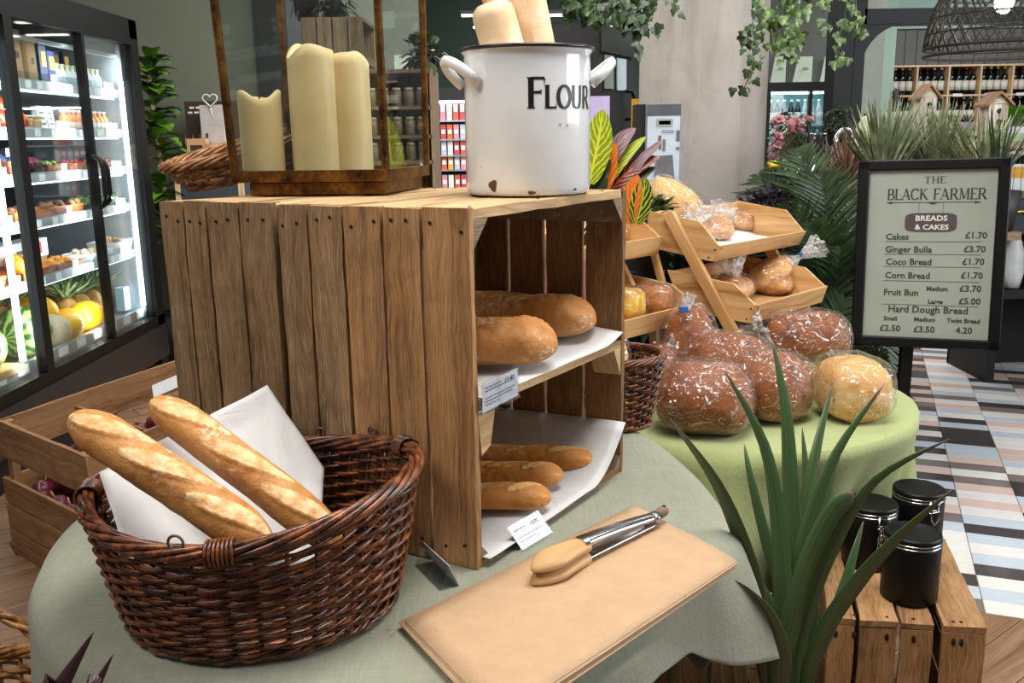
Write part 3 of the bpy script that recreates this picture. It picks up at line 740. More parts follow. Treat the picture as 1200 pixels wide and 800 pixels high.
# ================================================================== display crates
N0 = V((-.054, 1.206, T)); RV = V((.548, .8365, 0)).normalized(); LV = V((-.886, .4636, 0)).normalized(); CW = .4612; HC = .509
def S(r, l, z): return N0+RV*r+LV*l+V((0, 0, z))
def display_crate(label, l0, l1, planksL, planksR, dz, front):
    t = thing('wooden_crate', label, 'crate', S(0, l0, 0), 'apple crates stood on end on the linen cloth' if False else None)
    th = .011
    for side, pls in ((0, planksL), (1, planksR)):
        for (a, b, dt, db) in pls:
            o = S(CW-th if side else 0, a, db+.001); q = MB()
            q.box(o, V((0, 0, HC-db+dt-.0015)), RV*th, LV*(b-a), seg=12, jit=.0011)
            q.build('plank', W_CRATE_O if (side == 0 and a < .2) else (W_CRATE if side == 0 else W_CRATE_D), t)
    n = 3; dl = (l1-l0)/n
    for k in range(n):
        a = l0+dl*k+.002
        q = MB(); q.box(S(th+.001, a, HC-.0135+random.uniform(-.0008, .0006)), RV*(CW-2*th-.002), LV*(dl-.005), V((0, 0, .013)), seg=8, jit=.0012); q.build('end_board', W_PALE, t)
        q = MB(); q.box(S(th+.001, a, 0), RV*(CW-2*th-.002), LV*(dl-.004), V((0, 0, .012)), seg=8, jit=.0008); q.build('end_board', W_CRATE_D, t)
    for k in range(4):
        w_ = (CW-.03)/4; q = MB(); q.box(S(.015+k*w_, l1-.012, .012), V((0, 0, HC-.026)), RV*(w_-.012), LV*.009, seg=6, jit=.001); q.build('back_board', W_CRATE_D, t)
    # triangular corner battens running front to back
    for (r, z, sr, sz) in ((th, HC-.013, 1, -1), (CW-th, HC-.013, -1, -1), (th, .012, 1, 1), (CW-th, .012, -1, 1)):
        p = [S(r, l0+.001, z), S(r+sr*.036, l0+.001, z), S(r, l0+.001, z+sz*.042)]
        if sz > 0: p[1] = S(r+sr*.02, l0+.001, z); p[2] = S(r, l0+.001, z+.022)
        q = MB(); q.prism(p, LV*(l1-l0-.02)); q.build('corner_batten', W_DARKR, t)
    nl = MB()
    for (a, b, dt, db) in planksL:
        for z in (HC-.022, .03):
            for u in (.25+random.uniform(-.1, .1), .75+random.uniform(-.1, .1)): nl.lathe(S(-.0006, a+(b-a)*u, z+random.uniform(-.009, .006)), [(.0, 0), (.0026, 0), (.0026, .0012), (0, .0014)], 8, R=(-RV).to_track_quat('Z', 'Y').to_matrix())
    for u in (.07, .45, .9): nl.lathe(S(CW*u, l0+.02, HC+.0002), [(.003, 0), (.0025, .0008), (0, .001)], 8)
    nl.build('nail_heads', NAIL, t, kind='stuff')
    if front:
        for (a, b) in ((l0+.001, l0+.092), (l0+.094, l0+.186), (l0+.188, l1-.014)):
            q = MB(); q.box(S(th, a, .234), RV*(CW-2*th), LV*(b-a), V((0, 0, .013)), seg=6, jit=.0006); q.build('shelf_board', W_PALE, t)
        for (r, sr) in ((th, 1), (CW-th, -1)):
            p = [S(r, l0+.001, .234), S(r+sr*.026, l0+.001, .234), S(r, l0+.001, .234-.05)]
            if sr > 0: p = [S(r, l0+.001, .234), S(r+.045, l0+.001, .234), S(r+.03, l0+.001, .175), S(r+.008, l0+.001, .165)]
            q = MB(); q.prism(p, LV*.05, 0); q.build('shelf_block', W_PALE, t)
    return t
display_crate('weathered apple crate stood on end, opening to the right, bread on its shelf', 0, .322,
   [(0, .072, .001, 0), (.078, .136, 0, .001), (.1415, .203, .001, 0), (.2085, .266, 0, 0), (.271, .322, .001, .0)],
   [(0, .068, 0, 0), (.0765, .145, 0, 0), (.1535, .218, 0, 0), (.2265, .292, 0, 0)], 0, True)
display_crate('weathered apple crate at the left, back to back with the bread crate', .331, .562,
   [(.334, .397, .003, 0), (.401, .463, .001, 0), (.4675, .511, .003, 0), (.515, .562, .001, 0)],
   [(.335, .40, 0, 0), (.41, .47, 0, 0), (.48, .562, 0, 0)], 0, False)

def sheet(name, label, fn, nu, nv, mat, cat='paper', group=None, th=.0006, loc=None):
    b = MB(); b.grid(fn, nu, nv); return tag(b.build(name, mat, None, loc=loc or fn(.5, .5), solid=th), label, cat, group)
def shelf_paper(u, v):   # u along R, v into the crate
    r = .02+u*(CW-.034); l = -.004+v*.27; z = .2485
    if u > .85: z += ((u-.85)/.15)**1.6*.028*(.5+v)
    return S(r, l, z+.001*noise.noise(V((u*6, v*5, 2))))
sheet('greaseproof_sheet', 'white greaseproof sheet under the two big loaves on the crate shelf', shelf_paper, 24, 10, WAX)
def floor_paper(u, v):
    r = .014+u*(CW-.030); l = -.012+v*.27; z = .0142
    c = max(0, (u-.72)/.28); z += c**1.7*.085
    if u < .35: z += (.35-u)*.02*(1-v)*0
    z += .006*math.sin(u*9+v*3)*max(0, v-.25)
    return S(r, l - .0*u, z+.0025*noise.noise(V((u*4, v*4, 7))))
sheet('greaseproof_sheet', 'white greaseproof sheet curling up the right wall at the bottom of the crate', floor_paper, 30, 14, WAX)
# loaves on the shelf
def lay(px, py, z, ang, L):
    e = at_z(px, py, z); d = V((math.cos(math.radians(ang)), math.sin(math.radians(ang)), 0)); return e, e+d*L
ez = T+.2505
a, b = lay(640, 430, ez, 176, .235)
long_loaf('farmhouse_loaf', 'large floury white loaf at the front of the crate shelf, price card below it', a+V((.018, 0, .036)), b+V((0, 0, .036)), .053, B_LOAF, 2, seed=1, taper=.22, flat=.78, blunt=True)
a, b = lay(690, 399, ez, 163, .27)
long_loaf('farmhouse_loaf', 'large floury brown loaf at the back of the crate shelf', a+V((.012, 0, .036)), b+V((0, 0, .036)), .054, B_LOAF, 2, seed=5, taper=.22, flat=.78, blunt=True)
bz = T+.0165
for (px, py, an, L, lb, sd) in ((640, 597, 178, .235, 'short golden baguette nearest the front at the bottom of the crate', 2), (655, 571, 176, .24, 'golden baguette in the middle of the three at the bottom of the crate', 3), (692, 552, 172, .29, 'golden baguette furthest back and longest of the three at the bottom of the crate', 4)):
    a, b = lay(px, py, bz, an, L); long_loaf('baguette', lb, a+V((.008, 0, .020)), b+V((0, 0, .020)), .0285, B_BAG2, 4, seed=sd, taper=.16, flat=.82, blunt=True)

# price cards
def price_card(label, o, x, y, w_, h_, price, lines, fold=True):
    """clear holder with a printed card; o lower left, x right, y up"""
    x, y = V(x).normalized(), V(y).normalized(); n_ = x.cross(y)
    t = thing('price_card', label, 'price card', o)
    b = MB(); b.box(V(o)-n_*.0006, x*w_, y*h_, n_*.0006); b.build('card', CARD, t)
    b = MB(); b.box(V(o)-x*.003-y*.002+n_*.0004, x*(w_+.006), y*(h_+.006), n_*.0006)
    b.box(V(o)-x*.003-y*.003-n_*.006, x*(w_+.006), n_*.009, y*.0012); b.box(V(o)-x*.003-y*.002-n_*.006, x*(w_+.006), y*(h_*.7), n_*.0006)
    b.build('clear_holder', HOLDER, t)
    M = lambda px, py: frame_matrix(V(o)+x*px+y*py+n_*.0014, x, y)
    font_text('lettering', price, h_*.27, M(w_*.60, h_*.68), INK, t, bold=.0)
    q = MB()
    for (n_ch, px, py, s) in lines:
        u = px; rr = random.Random(n_ch)
        while u < px+n_ch*.019:
            l_ = rr.uniform(.04, .09); q.box(V(o)+x*w_*u+y*h_*py+n_*.0011, x*w_*l_, y*h_*s*.45, n_*.0002); u += l_+.018
    q.build('printed_lines', pm('#6a6b72'), t, kind='stuff')
    return t
cx = at_plane(566, 484, S(0, -.008, 0), RV.cross(UP)); c2 = at_plane(607, 463, S(0, -.008, 0), RV.cross(UP)); tp = at_plane(564, 451, S(0, -.008, 0), RV.cross(UP))
price_card('white price card reading £3.40 in a clear holder on the crate shelf edge', cx, c2-cx, UP, (c2-cx).length, (tp-cx).length, '£3.40',
           [(23, .06, .80, .10), (24, .06, .68, .10), (42, .06, .44, .085), (37, .06, .32, .085), (20, .06, .20, .085)])
o_ = at_z(612, 643, T+.004); x_ = at_z(645, 623, T+.004); y_ = V((-.35*.5, .5, .72))
price_card('white price card reading £0.90 in front of the three baguettes', o_, x_-o_, at_plane(597, 620, o_, V((.3, -.8, .5)))-o_, (x_-o_).length, (at_plane(597, 620, o_, V((.3, -.8, .5)))-o_).length, '£0.90',
           [(20, .06, .78, .11), (41, .06, .42, .09), (25, .06, .24, .09)])
# tented card seen edge-on
tt = thing('price_card', 'folded price card in a clear tent holder seen edge-on beside the wicker basket', 'price card', at_z(515, 680, T))
pa, pb = at_z(497, 660, T+.001), at_z(527, 689, T+.001); dd = (pb-pa); nn = V((-dd.y, dd.x, 0)).normalized()
top = UP*.033
for sgn, m in ((1, CARD), (-1, HOLDER)):
    b = MB(); f1 = pa+nn*.014*sgn+V((0, 0, .0)); b.box(f1, dd, top-nn*.014*sgn, nn*.0008*sgn); b.build('card' if sgn > 0 else 'clear_holder', m, tt)
b = MB(); b.box(pa-nn*.014, dd, nn*.028, UP*.0008); b.build('holder_foot', HOLDER, tt)

# ================================================================== kraft sheets and tongs
K0 = at_z(743, 592, T+.012); K1 = at_z(864, 655, T+.012); K2 = at_z(475, 728, T+.012)
ku = (K2-K0); kv = (K1-K0)
for k in range(9):
    z = -.011+k*.00135; rz = random.uniform(-.012, .012); off = V((random.uniform(-.006, .004), random.uniform(-.006, .003), 0)) if k < 8 else V((0, 0, 0))
    def fn(u, v, z=z, rz=rz, off=off, k=k):
        p = K0+(ku*1.0)*u+kv*v+off+V((0, 0, z)); q = p-K0; q = Matrix.Rotation(rz if k < 8 else 0, 3, 'Z') @ q
        ed = max(0, v-.72)/.28; zc = -.004*ed*(1-u)*ed
        return K0+q+V((0, 0, zc+.0012*abs(noise.noise(V((u*5, v*4, k*.1))))*(k/8)))
    lb = 'top brown kraft paper sheet of the stack, tongs lying on it' if k == 8 else 'brown kraft paper sheet in the stack under the tongs'
    sheet('kraft_sheet', lb, fn, 16, 10, KRAFT, 'paper', None if k == 8 else 'kraft paper sheets under the top one', .0009, loc=K0)
# tongs
tz = T+.0165; h0 = at_z(624, 684, tz); h1 = at_z(775, 607, tz+.004); ax = (h1-h0).normalized(); sd_ = ax.cross(UP).normalized(); TL = (h1-h0).length
tg = thing('serving_tongs', 'serving tongs with wooden spoon ends and steel arms on kraft paper', 'tongs', h0)
for lay_, dz in ((0, .0), (1, .019)):
    b = MB(); N = 20
    b.sweep([h0+ax*(TL*.37*k/(N-1))+UP*(dz+.004*math.sin(k/(N-1)*math.pi)) for k in range(N)], 1.0, 20,
            shape=lambda k, ph, a_, b_: (.0240*math.sin(min(1, (k+.3)/(N*.42))*math.pi/2)**.7*(1-.42*max(0, k/(N-1)-.45)/.55)*math.cos(ph), (.0105*math.sin(min(1, (k+.3)/(N*.3))*math.pi/2)**.7)*math.sin(ph)))
    b.build('spoon_end', W_TONG, tg, label='pale wooden spoon end')
    b = MB(); N = 14
    def ash(k, ph, a_, b_):
        u = k/13; w_ = .0135-.003*u; th_ = .0022; c, s = sq(ph, 6); bend = (1-c*c)*.006
        return w_*c, s*th_+(bend if lay_ else -bend*.4)
    b.sweep([h0+ax*(TL*(.33+.60*k/(N-1)))+UP*(dz*(1-.75*(k/(N-1))**1.5)+.004*(1-k/13)+(.003 if lay_ else 0)) for k in range(N)], 1.0, 14, shape=ash)
    b.build('steel_arm', STEEL, tg)
b = MB(); b.sweep([h0+ax*TL*.90+UP*.009, h0+ax*TL*.96+UP*.009], .0115, 12, shape=lambda k, ph, a_, b_: (.012*math.cos(ph), .006*math.sin(ph))); b.build('hinge_cap', STEEL, tg)
b = MB(); kc = h0+ax*TL*1.0+UP*.010
b.ball(kc, .015, .009, .0085, 14, 9, R=Matrix((ax, sd_, UP)).transposed()); b.build('hanging_knob', W_DARKR, tg, label='drilled brown wooden knob')
b = MB(); b.lathe(kc+ax*.006+UP*.0078, [(.0, 0), (.003, .0), (.003, .0012), (0, .0013)], 10); b.build('knob_hole', BLACK_M, tg)

# ================================================================== big basket with baguettes
BC = V((-.335, 1.130, T+.002))
bk, BP = wicker('wicker_basket', 'large oval dark brown wicker basket holding two baguettes, on grey-green linen', BC, (.170, .156), (.208, .186), .165, WICK, rz=-.05, rows=31, stakes=36, wr=.0029,
       tilt=lambda ph, f: .012*math.cos(ph)+.012*math.cos(2*ph), rimr=.0085, amp=.0048)
for (ph, sz) in ((math.radians(262), 1), (math.radians(215), 1), (math.radians(165), 1), (math.radians(55), .8), (math.radians(80), .8)):
    p = BP(ph, 1.02, .004)+UP*.012
    b = MB(); tn = V((math.cos(ph), math.sin(ph), 0)); tg_ = V((-tn.y, tn.x, 0))
    b.sweep([p+(tg_*math.cos(a)+UP*math.sin(a))*.009*sz for a in [2*math.pi*k/16 for k in range(16)]], .0018, 6, closed=True, ref=tn)
    b.build('handle_loop', pm('#5a463c', .4, .1), bk, label='small dull wire loop on the rim')
for ph0 in (math.radians(275), math.radians(192), math.radians(30)):
    for k in range(7):
        ph = ph0+(k-3)*.022; p = BP(ph, 1.0, 0); tn = V((math.cos(ph), math.sin(ph), 0))
        b = MB(); b.sweep([p+(tn*math.cos(a)+UP*math.sin(a))*.0145 for a in [2*math.pi*i/14 for i in range(14)]], .0022, 5, closed=True, ref=(-tn.y, tn.x, 0)); b.build('rim_wrap', WICK, bk)
# paper in the basket
PL = at_y(116, 553, 1.09); PT = at_y(313, 451, 1.325); PR = at_y(380, 548, 1.27); PB = at_y(215, 665, 1.0)
Q1 = at_y(150, 655, .995); Q2 = at_y(374, 665, 1.13)
def bpaper(u, v):
    top_ = PL.lerp(PT, u/.62) if u < .62 else PT.lerp(PR, (u-.62)/.38)
    p = top_.lerp(Q1.lerp(Q2, u), v)
    return p+V((0, .030*math.sin(math.pi*u)*math.sin(math.pi*v), 0))+V((0, 0, 1))*.004*noise.noise(V((u*5, v*5, 1)))
sheet('greaseproof_sheet', 'pale grey greaseproof sheet behind the baguettes in the wicker basket', bpaper, 50, 20, WAX)
t1 = at_y(84, 488, 1.08); t2 = at_y(178, 470, 1.17)
long_loaf('baguette', 'floury baguette leaning over the left rim of the wicker basket', at_y(318, 645, 1.00), t1, .0280, B_BAG, 3, seed=11, taper=.2, up=(0, -.55, 1), blunt=True, bow=.008, flat=.9)
long_loaf('baguette', 'baguette leaning in the wicker basket, the nearer to the crates', at_y(400, 640, 1.07), t2, .0270, B_BAG, 3, seed=15, taper=.2, up=(0, -.55, 1), blunt=True, bow=.01, flat=.9)
# ================================================================== on top of the crates: lantern
TZ = T+HC+.0015
FR = V((-.196, 1.515, TZ)); fx = V((-.995, .09, 0)).normalized(); fy = V((.05, .24, 0)).normalized()
def LP(a, b, z): return FR+fx*a+fy*b+V((0, 0, z))   # a to the left, b away
LW, LD = .262, .235
ln = thing('candle_lantern', 'aged brass and glass lantern with candles on the left crate top', 'lantern', LP(LW/2, LD/2, 0))
b = MB(); b.box(LP(.012, .012, 0), fx*(LW-.035), fy*(LD-.024), UP*.022); b.build('plinth', BRASS, ln, bevel=.002)
b = MB(); b.box(LP(0, 0, .022), fx*LW, fy*LD, UP*.006); b.build('base_plate', BRASS, ln, bevel=.001)
fl = .012; H_ = .36
def corner(a, b_, z): # frame flares outward with height
    k = z/H_*fl; return LP(a+(k if a > .1 else -k*.0), b_+(k if b_ > .1 else -k*.5), z)
for (a, b_) in ((0, 0), (LW, 0), (0, LD), (LW, LD)):
    q = MB(); p0 = corner(a, b_, .026); p1 = corner(a, b_, H_)
    q.box(p0-(fx*.010 if a > .1 else V((0, 0, 0)))-(fy*.010 if b_ > .1 else V((0, 0, 0))), p1-p0, fx*.010, fy*.010); q.build('corner_bar', BRASS, ln)
for z in (.027, H_):
    for (a0, b0, a1, b1) in ((0, 0, LW, 0), (0, LD, LW, LD), (0, 0, 0, LD), (LW, 0, LW, LD)):
        p0, p1 = corner(a0, b0, z), corner(a1, b1, z); q = MB(); n_ = fy if a0 != a1 else fx
        q.box(p0-(n_*.010 if (b0 > .1 and a0 != a1) or (a0 > .1 and a0 == a1) else V((0, 0, 0))), p1-p0, n_*.010, UP*.014); q.build('rail', BRASS, ln)
for (a0, b0, a1, b1) in ((0, .004, LW, .004), (0, LD-.005, LW, LD-.005), (.004, 0, .004, LD), (LW-.005, 0, LW-.005, LD)):
    q = MB(); p = [corner(a0, b0, .04), corner(a1, b1, .04), corner(a1, b1, H_), corner(a0, b0, H_)]
    q.prism(p, (fy if a0 != a1 else fx)*.002); q.build('glass_pane', GLASS_L, ln)
def candle(px0, px1, pyt, pyb, dep, label, seed):
    cc = at_y((px0+px1)/2, pyb, dep); base = V((cc.x, dep, TZ+.029)); r = (at_y(px1, pyb, dep)-at_y(px0, pyb, dep)).length/2; h = at_y((px0+px1)/2, pyt, dep).z-base.z
    t = thing('pillar_candle', label, 'candle', base, None)
    b = MB(); n = 40
    def fn(u, v):
        ph = 2*math.pi*u; w_ = .5*h*.085*(math.sin(ph*2+seed)+.6*math.sin(ph*3+seed*2))
        if v < .6: k = v/.6; return base+V((r*math.cos(ph), r*math.sin(ph), k*(h+w_)))
        if v < .75: k = (v-.6)/.15; rr = r*(1-.22*k); return base+V((rr*math.cos(ph), rr*math.sin(ph), h+w_+.002*math.sin(k*math.pi)))
        k = (v-.75)/.25; rr = r*.78*(1-k); return base+V((rr*math.cos(ph), rr*math.sin(ph), (h+w_)*(1-k*.02)-.014*min(1, k*2)))
    b.grid(fn, n, 20, wrap=True); b.build('wax_body', WAXC, t)
    b = MB(); b.sweep([base+UP*(h-.014), base+UP*(h-.002)], .0015, 6); b.build('wick', BLACK_M, t)
    return t
candle(286, 335, 112, 206, 1.60, 'shorter ivory pillar candle at the left in the lantern', 1)
candle(345, 398, 60, 204, 1.62, 'tallest ivory pillar candle in the middle of the lantern', 3.4)
candle(384, 438, 68, 202, 1.68, 'wide ivory pillar candle at the right in the lantern, behind the tallest', 5.2)

# enamel flour pot
pc = V((.030, 1.50, TZ+.0005)); pr_ = .1005; ph_ = at_y(620, 59, 1.5).z-pc.z
pot = thing('enamel_pot', 'white enamel pot lettered FLOUR with two rolling pins standing in it', 'pot', pc)
prof = [(0, .0), (pr_*.93, .0), (pr_*.97, .006), (pr_*.985, .012), (pr_*.985, ph_*.93), (pr_*.975, ph_*.955), (pr_*1.02, ph_*.985), (pr_*1.035, ph_*.995), (pr_*1.02, ph_*1.0), (pr_*.96, ph_*.985), (pr_*.95, .02), (0, .015)]
MB().lathe(pc, prof, 64).build('pot_body', ENAMEL, pot)
MB().sweep([pc+V((pr_*1.03*math.cos(a), pr_*1.03*math.sin(a), ph_*.997)) for a in [2*math.pi*k/64 for k in range(64)]], .0028, 8, closed=True).build('rim_edge', pm('#16182a', .25, .1), pot, label='dark blue enamel rim')
for (sgn, a0) in ((-1, 204), (1, 8)):
    a = math.radians(a0); rd = V((math.cos(a), math.sin(a), 0)); tn = V((-rd.y, rd.x, 0)); pts = []
    for k in range(15):
        u = k/14*math.pi; e = max(0, math.sin(u))**.7
        pts.append(pc+rd*(pr_*.95+.040*e)+tn*(-.034*math.cos(u)) + UP*(ph_*.76+.034*e))
    MB().sweep(pts, [(.0065, .0085)]*15, 12, ref=UP).build('handle', ENAMEL, pot)
def cylp(x, y): # x px-like arc length around pot, y up
    a = a_txt + x/pr_; return pc+V((pr_*.990*math.cos(a), pr_*.990*math.sin(a), y))
a_l = math.atan2(-math.sqrt(max(0, 1-((at_y(617, 110, 1.42).x-pc.x)/pr_)**2)), (at_y(617, 110, 1.42).x-pc.x)/pr_)
a_txt = a_l; lt = MB(); zz = at_y(640, 127, 1.41).z-pc.z
serif_text(lt, 'F', .0445, lambda x, y: cylp(x, y+zz), bold=1.45)
x0 = .0445*.60
serif_text(lt, 'LOUR', .0335, lambda x, y: cylp(x*.94+x0, y+zz), track=.04, bold=1.6)
lt.build('lettering', INK, pot)
ch = MB()
def chip(px, py, rx, rz_, dep=1.405):
    p = at_y(px, py, dep); a = math.atan2(-math.sqrt(max(0, pr_**2-(p.x-pc.x)**2)), p.x-pc.x); q = [];
    for k in range(14):
        an = 2*math.pi*k/14; rr = 1+.2*math.sin(an*3+px); q.append(pc+V((pr_*.9915*math.cos(a+rx*rr*math.cos(an)/pr_), pr_*.9915*math.sin(a+rx*rr*math.cos(an)/pr_), max(.0035, p.z-pc.z+rz_*rr*math.sin(an)))))
    ch.face([ch.vert(x) for x in q])
chip(577, 218, .0075, .0085); chip(623, 226, .006, .003); chip(676, 223, .003, .002); chip(657, 146, .001, .002); chip(666, 147, .0013, .0014); chip(563, 196, .001, .001)
ch.build('enamel_chips', RUST, pot, label='rusty chips in the enamel')
MB().lathe(pc, [(pr_*.935, -.0002), (pr_*.945, .003), (pr_*.93, .0045)], 48).build('base_ring', RUST, pot)
def pin(label, base, top, r):
    t = thing('rolling_pin', label, 'rolling pin', base); ax = (V(top)-V(base)); L = ax.length; Rm = ax.to_track_quat('Z', 'Y').to_matrix()
    MB().lathe(base, [(0, 0), (r*.75, .001), (r, .02), (r, L-.022), (r*.93, L-.010), (r*.62, L-.002), (.0, L)], 28, R=Rm).build('roller', W_ROLL, t)
    MB().lathe(V(top)-ax.normalized()*.004, [(0, 0), (r*.34, 0), (r*.34, .02), (r*.48, .045), (r*.5, .07), (r*.3, .095), (0, .1)], 18, R=Rm).build('handle', W_ROLL, t)
pin('pale rolling pin leaning left in the flour pot, handle upward', pc+V((.02, .01, .02)), at_y(574, 2, 1.49), .0335)
pin('warm beech rolling pin standing behind the pale one in the flour pot', pc+V((.055, .03, .02)), at_y(611, -20, 1.53), .0330)
# ================================================================== pine display stands with trays
E1 = V((.695, .719, 0)).normalized(); E2 = V((.719, -.695, 0)).normalized()
def D(c, e, z): return E1*c+E2*e+V((0, 0, z))
EC = 2.225
def tray(label_t, parent, c0, W, bt, kk, ft, fb, bb, kinds='tray'):
    """one open tray: profile points (e2, z) back top, kink, front top, front bottom, back bottom"""
    th = .009
    prof = [bb, fb, ft, kk, bt]
    for c in (c0, c0+W-th):
        q = MB(); q.prism([D(c, e, z) for e, z in prof], E1*th); o = q.build('tray_side', W_PINE, parent)
        # grain uv along e2
        uv = o.data.uv_layers[0].data
        for lp in o.data.loops:
            p = o.data.vertices[lp.vertex_index].co+WO[o.name]; uv[lp.index].uv = (p.dot(E2)+c*3, p.z)
    dn = (V((0, 0, 0))+D(0, fb[0], fb[1])-D(0, bb[0], bb[1]))
    q = MB(); q.box(D(c0, fb[0], fb[1]), E1*W, D(0, ft[0]-fb[0], ft[1]-fb[1]), D(0, .009, 0)); q.build('tray_front', W_PINE, parent, bevel=.001)
    q = MB(); q.box(D(c0+th, bb[0], bb[1]), E1*(W-2*th), D(0, bt[0]-bb[0], bt[1]-bb[1]-.004), D(0, .009, 0)); q.build('tray_back', W_PINE, parent)
    q = MB(); q.box(D(c0+th, bb[0], bb[1]), E1*(W-2*th), dn, V((0, 0, .006))); q.build('tray_bottom', W_PINE, parent)
    q = MB()
    for e, z in ((fb[0]-.006, fb[1]+.010), (ft[0]-.010, ft[1]-.012), (bb[0]+.02, bb[1]+.02)):
        q.lathe(D(c0-.0008, e, z), [(0, 0), (.0028, 0), (.0028, .001), (0, .0011)], 8, R=E1.to_track_quat('Z', 'Y').to_matrix())
    for z in (ft[1]-.008,):
        q.lathe(D(c0+.006, ft[0]+.0082, z), [(.0026, 0), (0, .0012)], 8, R=E2.to_track_quat('Z', 'Y').to_matrix())
    q.build('screw_heads', NAIL, parent, kind='stuff')
stR = thing('display_stand', 'clear pine bread stand with two tilted trays, at the right', 'stand', D(EC+.15, -1.3, G))
tray('', stR, EC, .505, (-1.594, 1.1425), (-1.415, 1.120), (-1.3525, 1.0575), (-1.375, 1.0125), (-1.5875, 1.0375))
tray('', stR, EC, .4225, (-1.519, .975), (-1.299, .955), (-1.234, .905), (-1.250, .8525), (-1.4625, .8625))
for c, e0, z0 in ((EC-.019, -1.5275, 1.136), (EC+.405, -1.440, 1.008)):
    q = MB(); p0 = D(c, e0, z0); p1 = D(c, -1.200, G+.003); q.box(p0, p1-p0, E1*.017, E2*.032+V((0, 0, .012))); q.build('slanting_rail', W_PINE, stR, bevel=.001)
    q = MB(); p0 = D(c, -1.57, 1.03); p1 = D(c, -1.44, G+.003); q.box(p0, p1-p0, E1*.014, E2*.02); q.build('rear_leg', W_PINE, stR)
stL = thing('display_stand', 'clear pine bread stand with two tilted trays, half hidden behind the crate', 'stand', D(EC-.25, -1.45, G))
WL = .425; cl = EC-.044-WL
tray('', stL, cl, WL, (-1.6875, 1.141), (-1.579, 1.121), (-1.515, 1.0775), (-1.531, 1.025), (-1.675, 1.041))
tray('', stL, cl, WL, (-1.625, .960), (-1.4675, .944), (-1.3975, .899), (-1.4125, .845), (-1.6125, .866))
for c in (cl+.16, cl+WL-.075):
    q = MB(); p0 = D(c, -1.665, 1.06); p1 = D(c, -1.585, .93); q.box(p0, p1-p0, E1*.017, E2*.03+V((0, 0, .01))); q.build('slanting_rail', W_PINE, stL)
    q = MB(); p0 = D(c, -1.655, 1.06); p1 = D(c, -1.645, G+.003); q.box(p0, p1-p0, E1*.017, E2*.025); q.build('rear_leg', W_PINE, stL)
    q = MB(); p0 = D(c, -1.50, .85); p1 = D(c, -1.48, G+.003); q.box(p0, p1-p0, E1*.017, E2*.025); q.build('front_leg', W_PINE, stL)

def on_tray(px, py, fbk, z0, off=0.0):
    pass
def put(px, py, z): p = at_z(px, py, z); return p
# trays' breads
ZU, ZL = 1.108, .975
rzE = math.atan2(E1.y, E1.x)
def trp(c, e, tr):   # point on tray floor
    if tr == 'U': z = 1.0375+(e+1.5875)/.2125*(-.025)
    if tr == 'L': z = .8625+(e+1.4625)/.2125*(-.010)
    if tr == 'UL': z = 1.041+(e+1.675)/.144*(-.016)
    if tr == 'LL': z = .866+(e+1.6125)/.2*(-.021)
    return D(c, e, z+.008)
def solve(px, py, tr):  # pixel -> tray floor point
    P0 = trp(0, -1.5, tr); n = (trp(1, -1.5, tr)-P0).cross(trp(0, -1.4, tr)-P0); return at_plane(px, py, P0, n)
bagged('bread_bun', 'round seeded bun bagged in the upper right tray, the largest there', 'bread', solve(846, 283, 'U')+E2*-.04, .135, .125, .085, B_ROLL, rz=rzE+2.6, neck=1, neck_up=.5, seed=1, e=2.1, lump=.09, nl=.06, flare=.025)
bagged('bread_bun', 'small seeded bun bagged beside the white paper in the upper right tray', 'bread', solve(881, 273, 'U')+E2*-.03, .085, .08, .070, B_ROLL, rz=rzE+1.9, neck=1, neck_up=1.6, seed=2, e=2.1, lump=.09, nl=.025, flare=.014)
bagged('bread_bun', 'flat pale bun bagged at the left back of the upper right tray', 'bread', D(EC+.085, -1.515, 1.040), .115, .10, .058, B_ROLL, rz=rzE+.2, neck=1, neck_up=1.0, seed=3, e=2.2, nl=.08, flare=.04, lump=.07)
bagged('bread_bun', 'pale bun in a crumpled bag at the back of the upper right tray', 'bread', D(EC+.215, -1.54, 1.045), .105, .085, .055, B_ROLL, rz=rzE-.3, neck=1, neck_up=1.6, seed=8, e=2.2, nl=.075, flare=.038)
sheet('white_sheet', 'white paper sheet lining the right end of the upper right tray', lambda u, v: trp(EC+.17+u*.315, -1.565+v*.18, 'U')+UP*(.003+.02*max(0, .3-v)*u+.003*noise.noise(V((u*5, v*4, 0)))), 10, 6, CARD)
bagged('bread_loaf', 'seeded roll bagged at the left of the lower right tray', 'bread', solve(866, 354, 'L')+E2*-.045+E1*.02, .155, .135, .080, B_ROLL, rz=rzE+.3, neck=0, seed=4, e=2.2, lump=.08)
bagged('bread_loaf', 'seeded roll bagged at the right of the lower right tray', 'bread', solve(925, 344, 'L')+E2*-.035+E1*-.01, .165, .125, .075, B_ROLL, rz=rzE, neck=0, seed=5, e=2.2, lump=.08)
bagged('bread_loaf', 'golden roll on top of the others, bag twisted out right, blue clip', 'bread', at_y(910, 326, 2.86)+V((0, 0, -.020)), .145, .10, .085, B_WHITE, rz=.12, tilty=-.45, neck=1, neck_up=.05, seed=6, clip=BLUE, nl=.105, e=2.1, lump=.08, flare=.038)
def bagtuft(label, pos, dr, L, fl, seed=0):
    b = MB(); M = 12; d = V(dr).normalized()
    def nsh(k, ph, a, bb):
        u = k/(M-1); r = .008+fl*u**.8; r *= 1+.3*math.sin(ph*6+k*.7+seed)*u+.15*noise.noise(V((u*4, ph, seed))); return r*math.cos(ph), r*math.sin(ph)*.6
    b.sweep([V(pos)+d*L*k/(M-1) for k in range(M)], 1.0, 26, shape=nsh, cap=False)
    return tag(b.build('bag_end', FILM_C, None, loc=pos), label, 'bag')
bagtuft('loose clear bag end standing up at the left of the lower right tray', at_y(862, 328, 2.72), (-.1, .1, .5), .07, .05, 2)
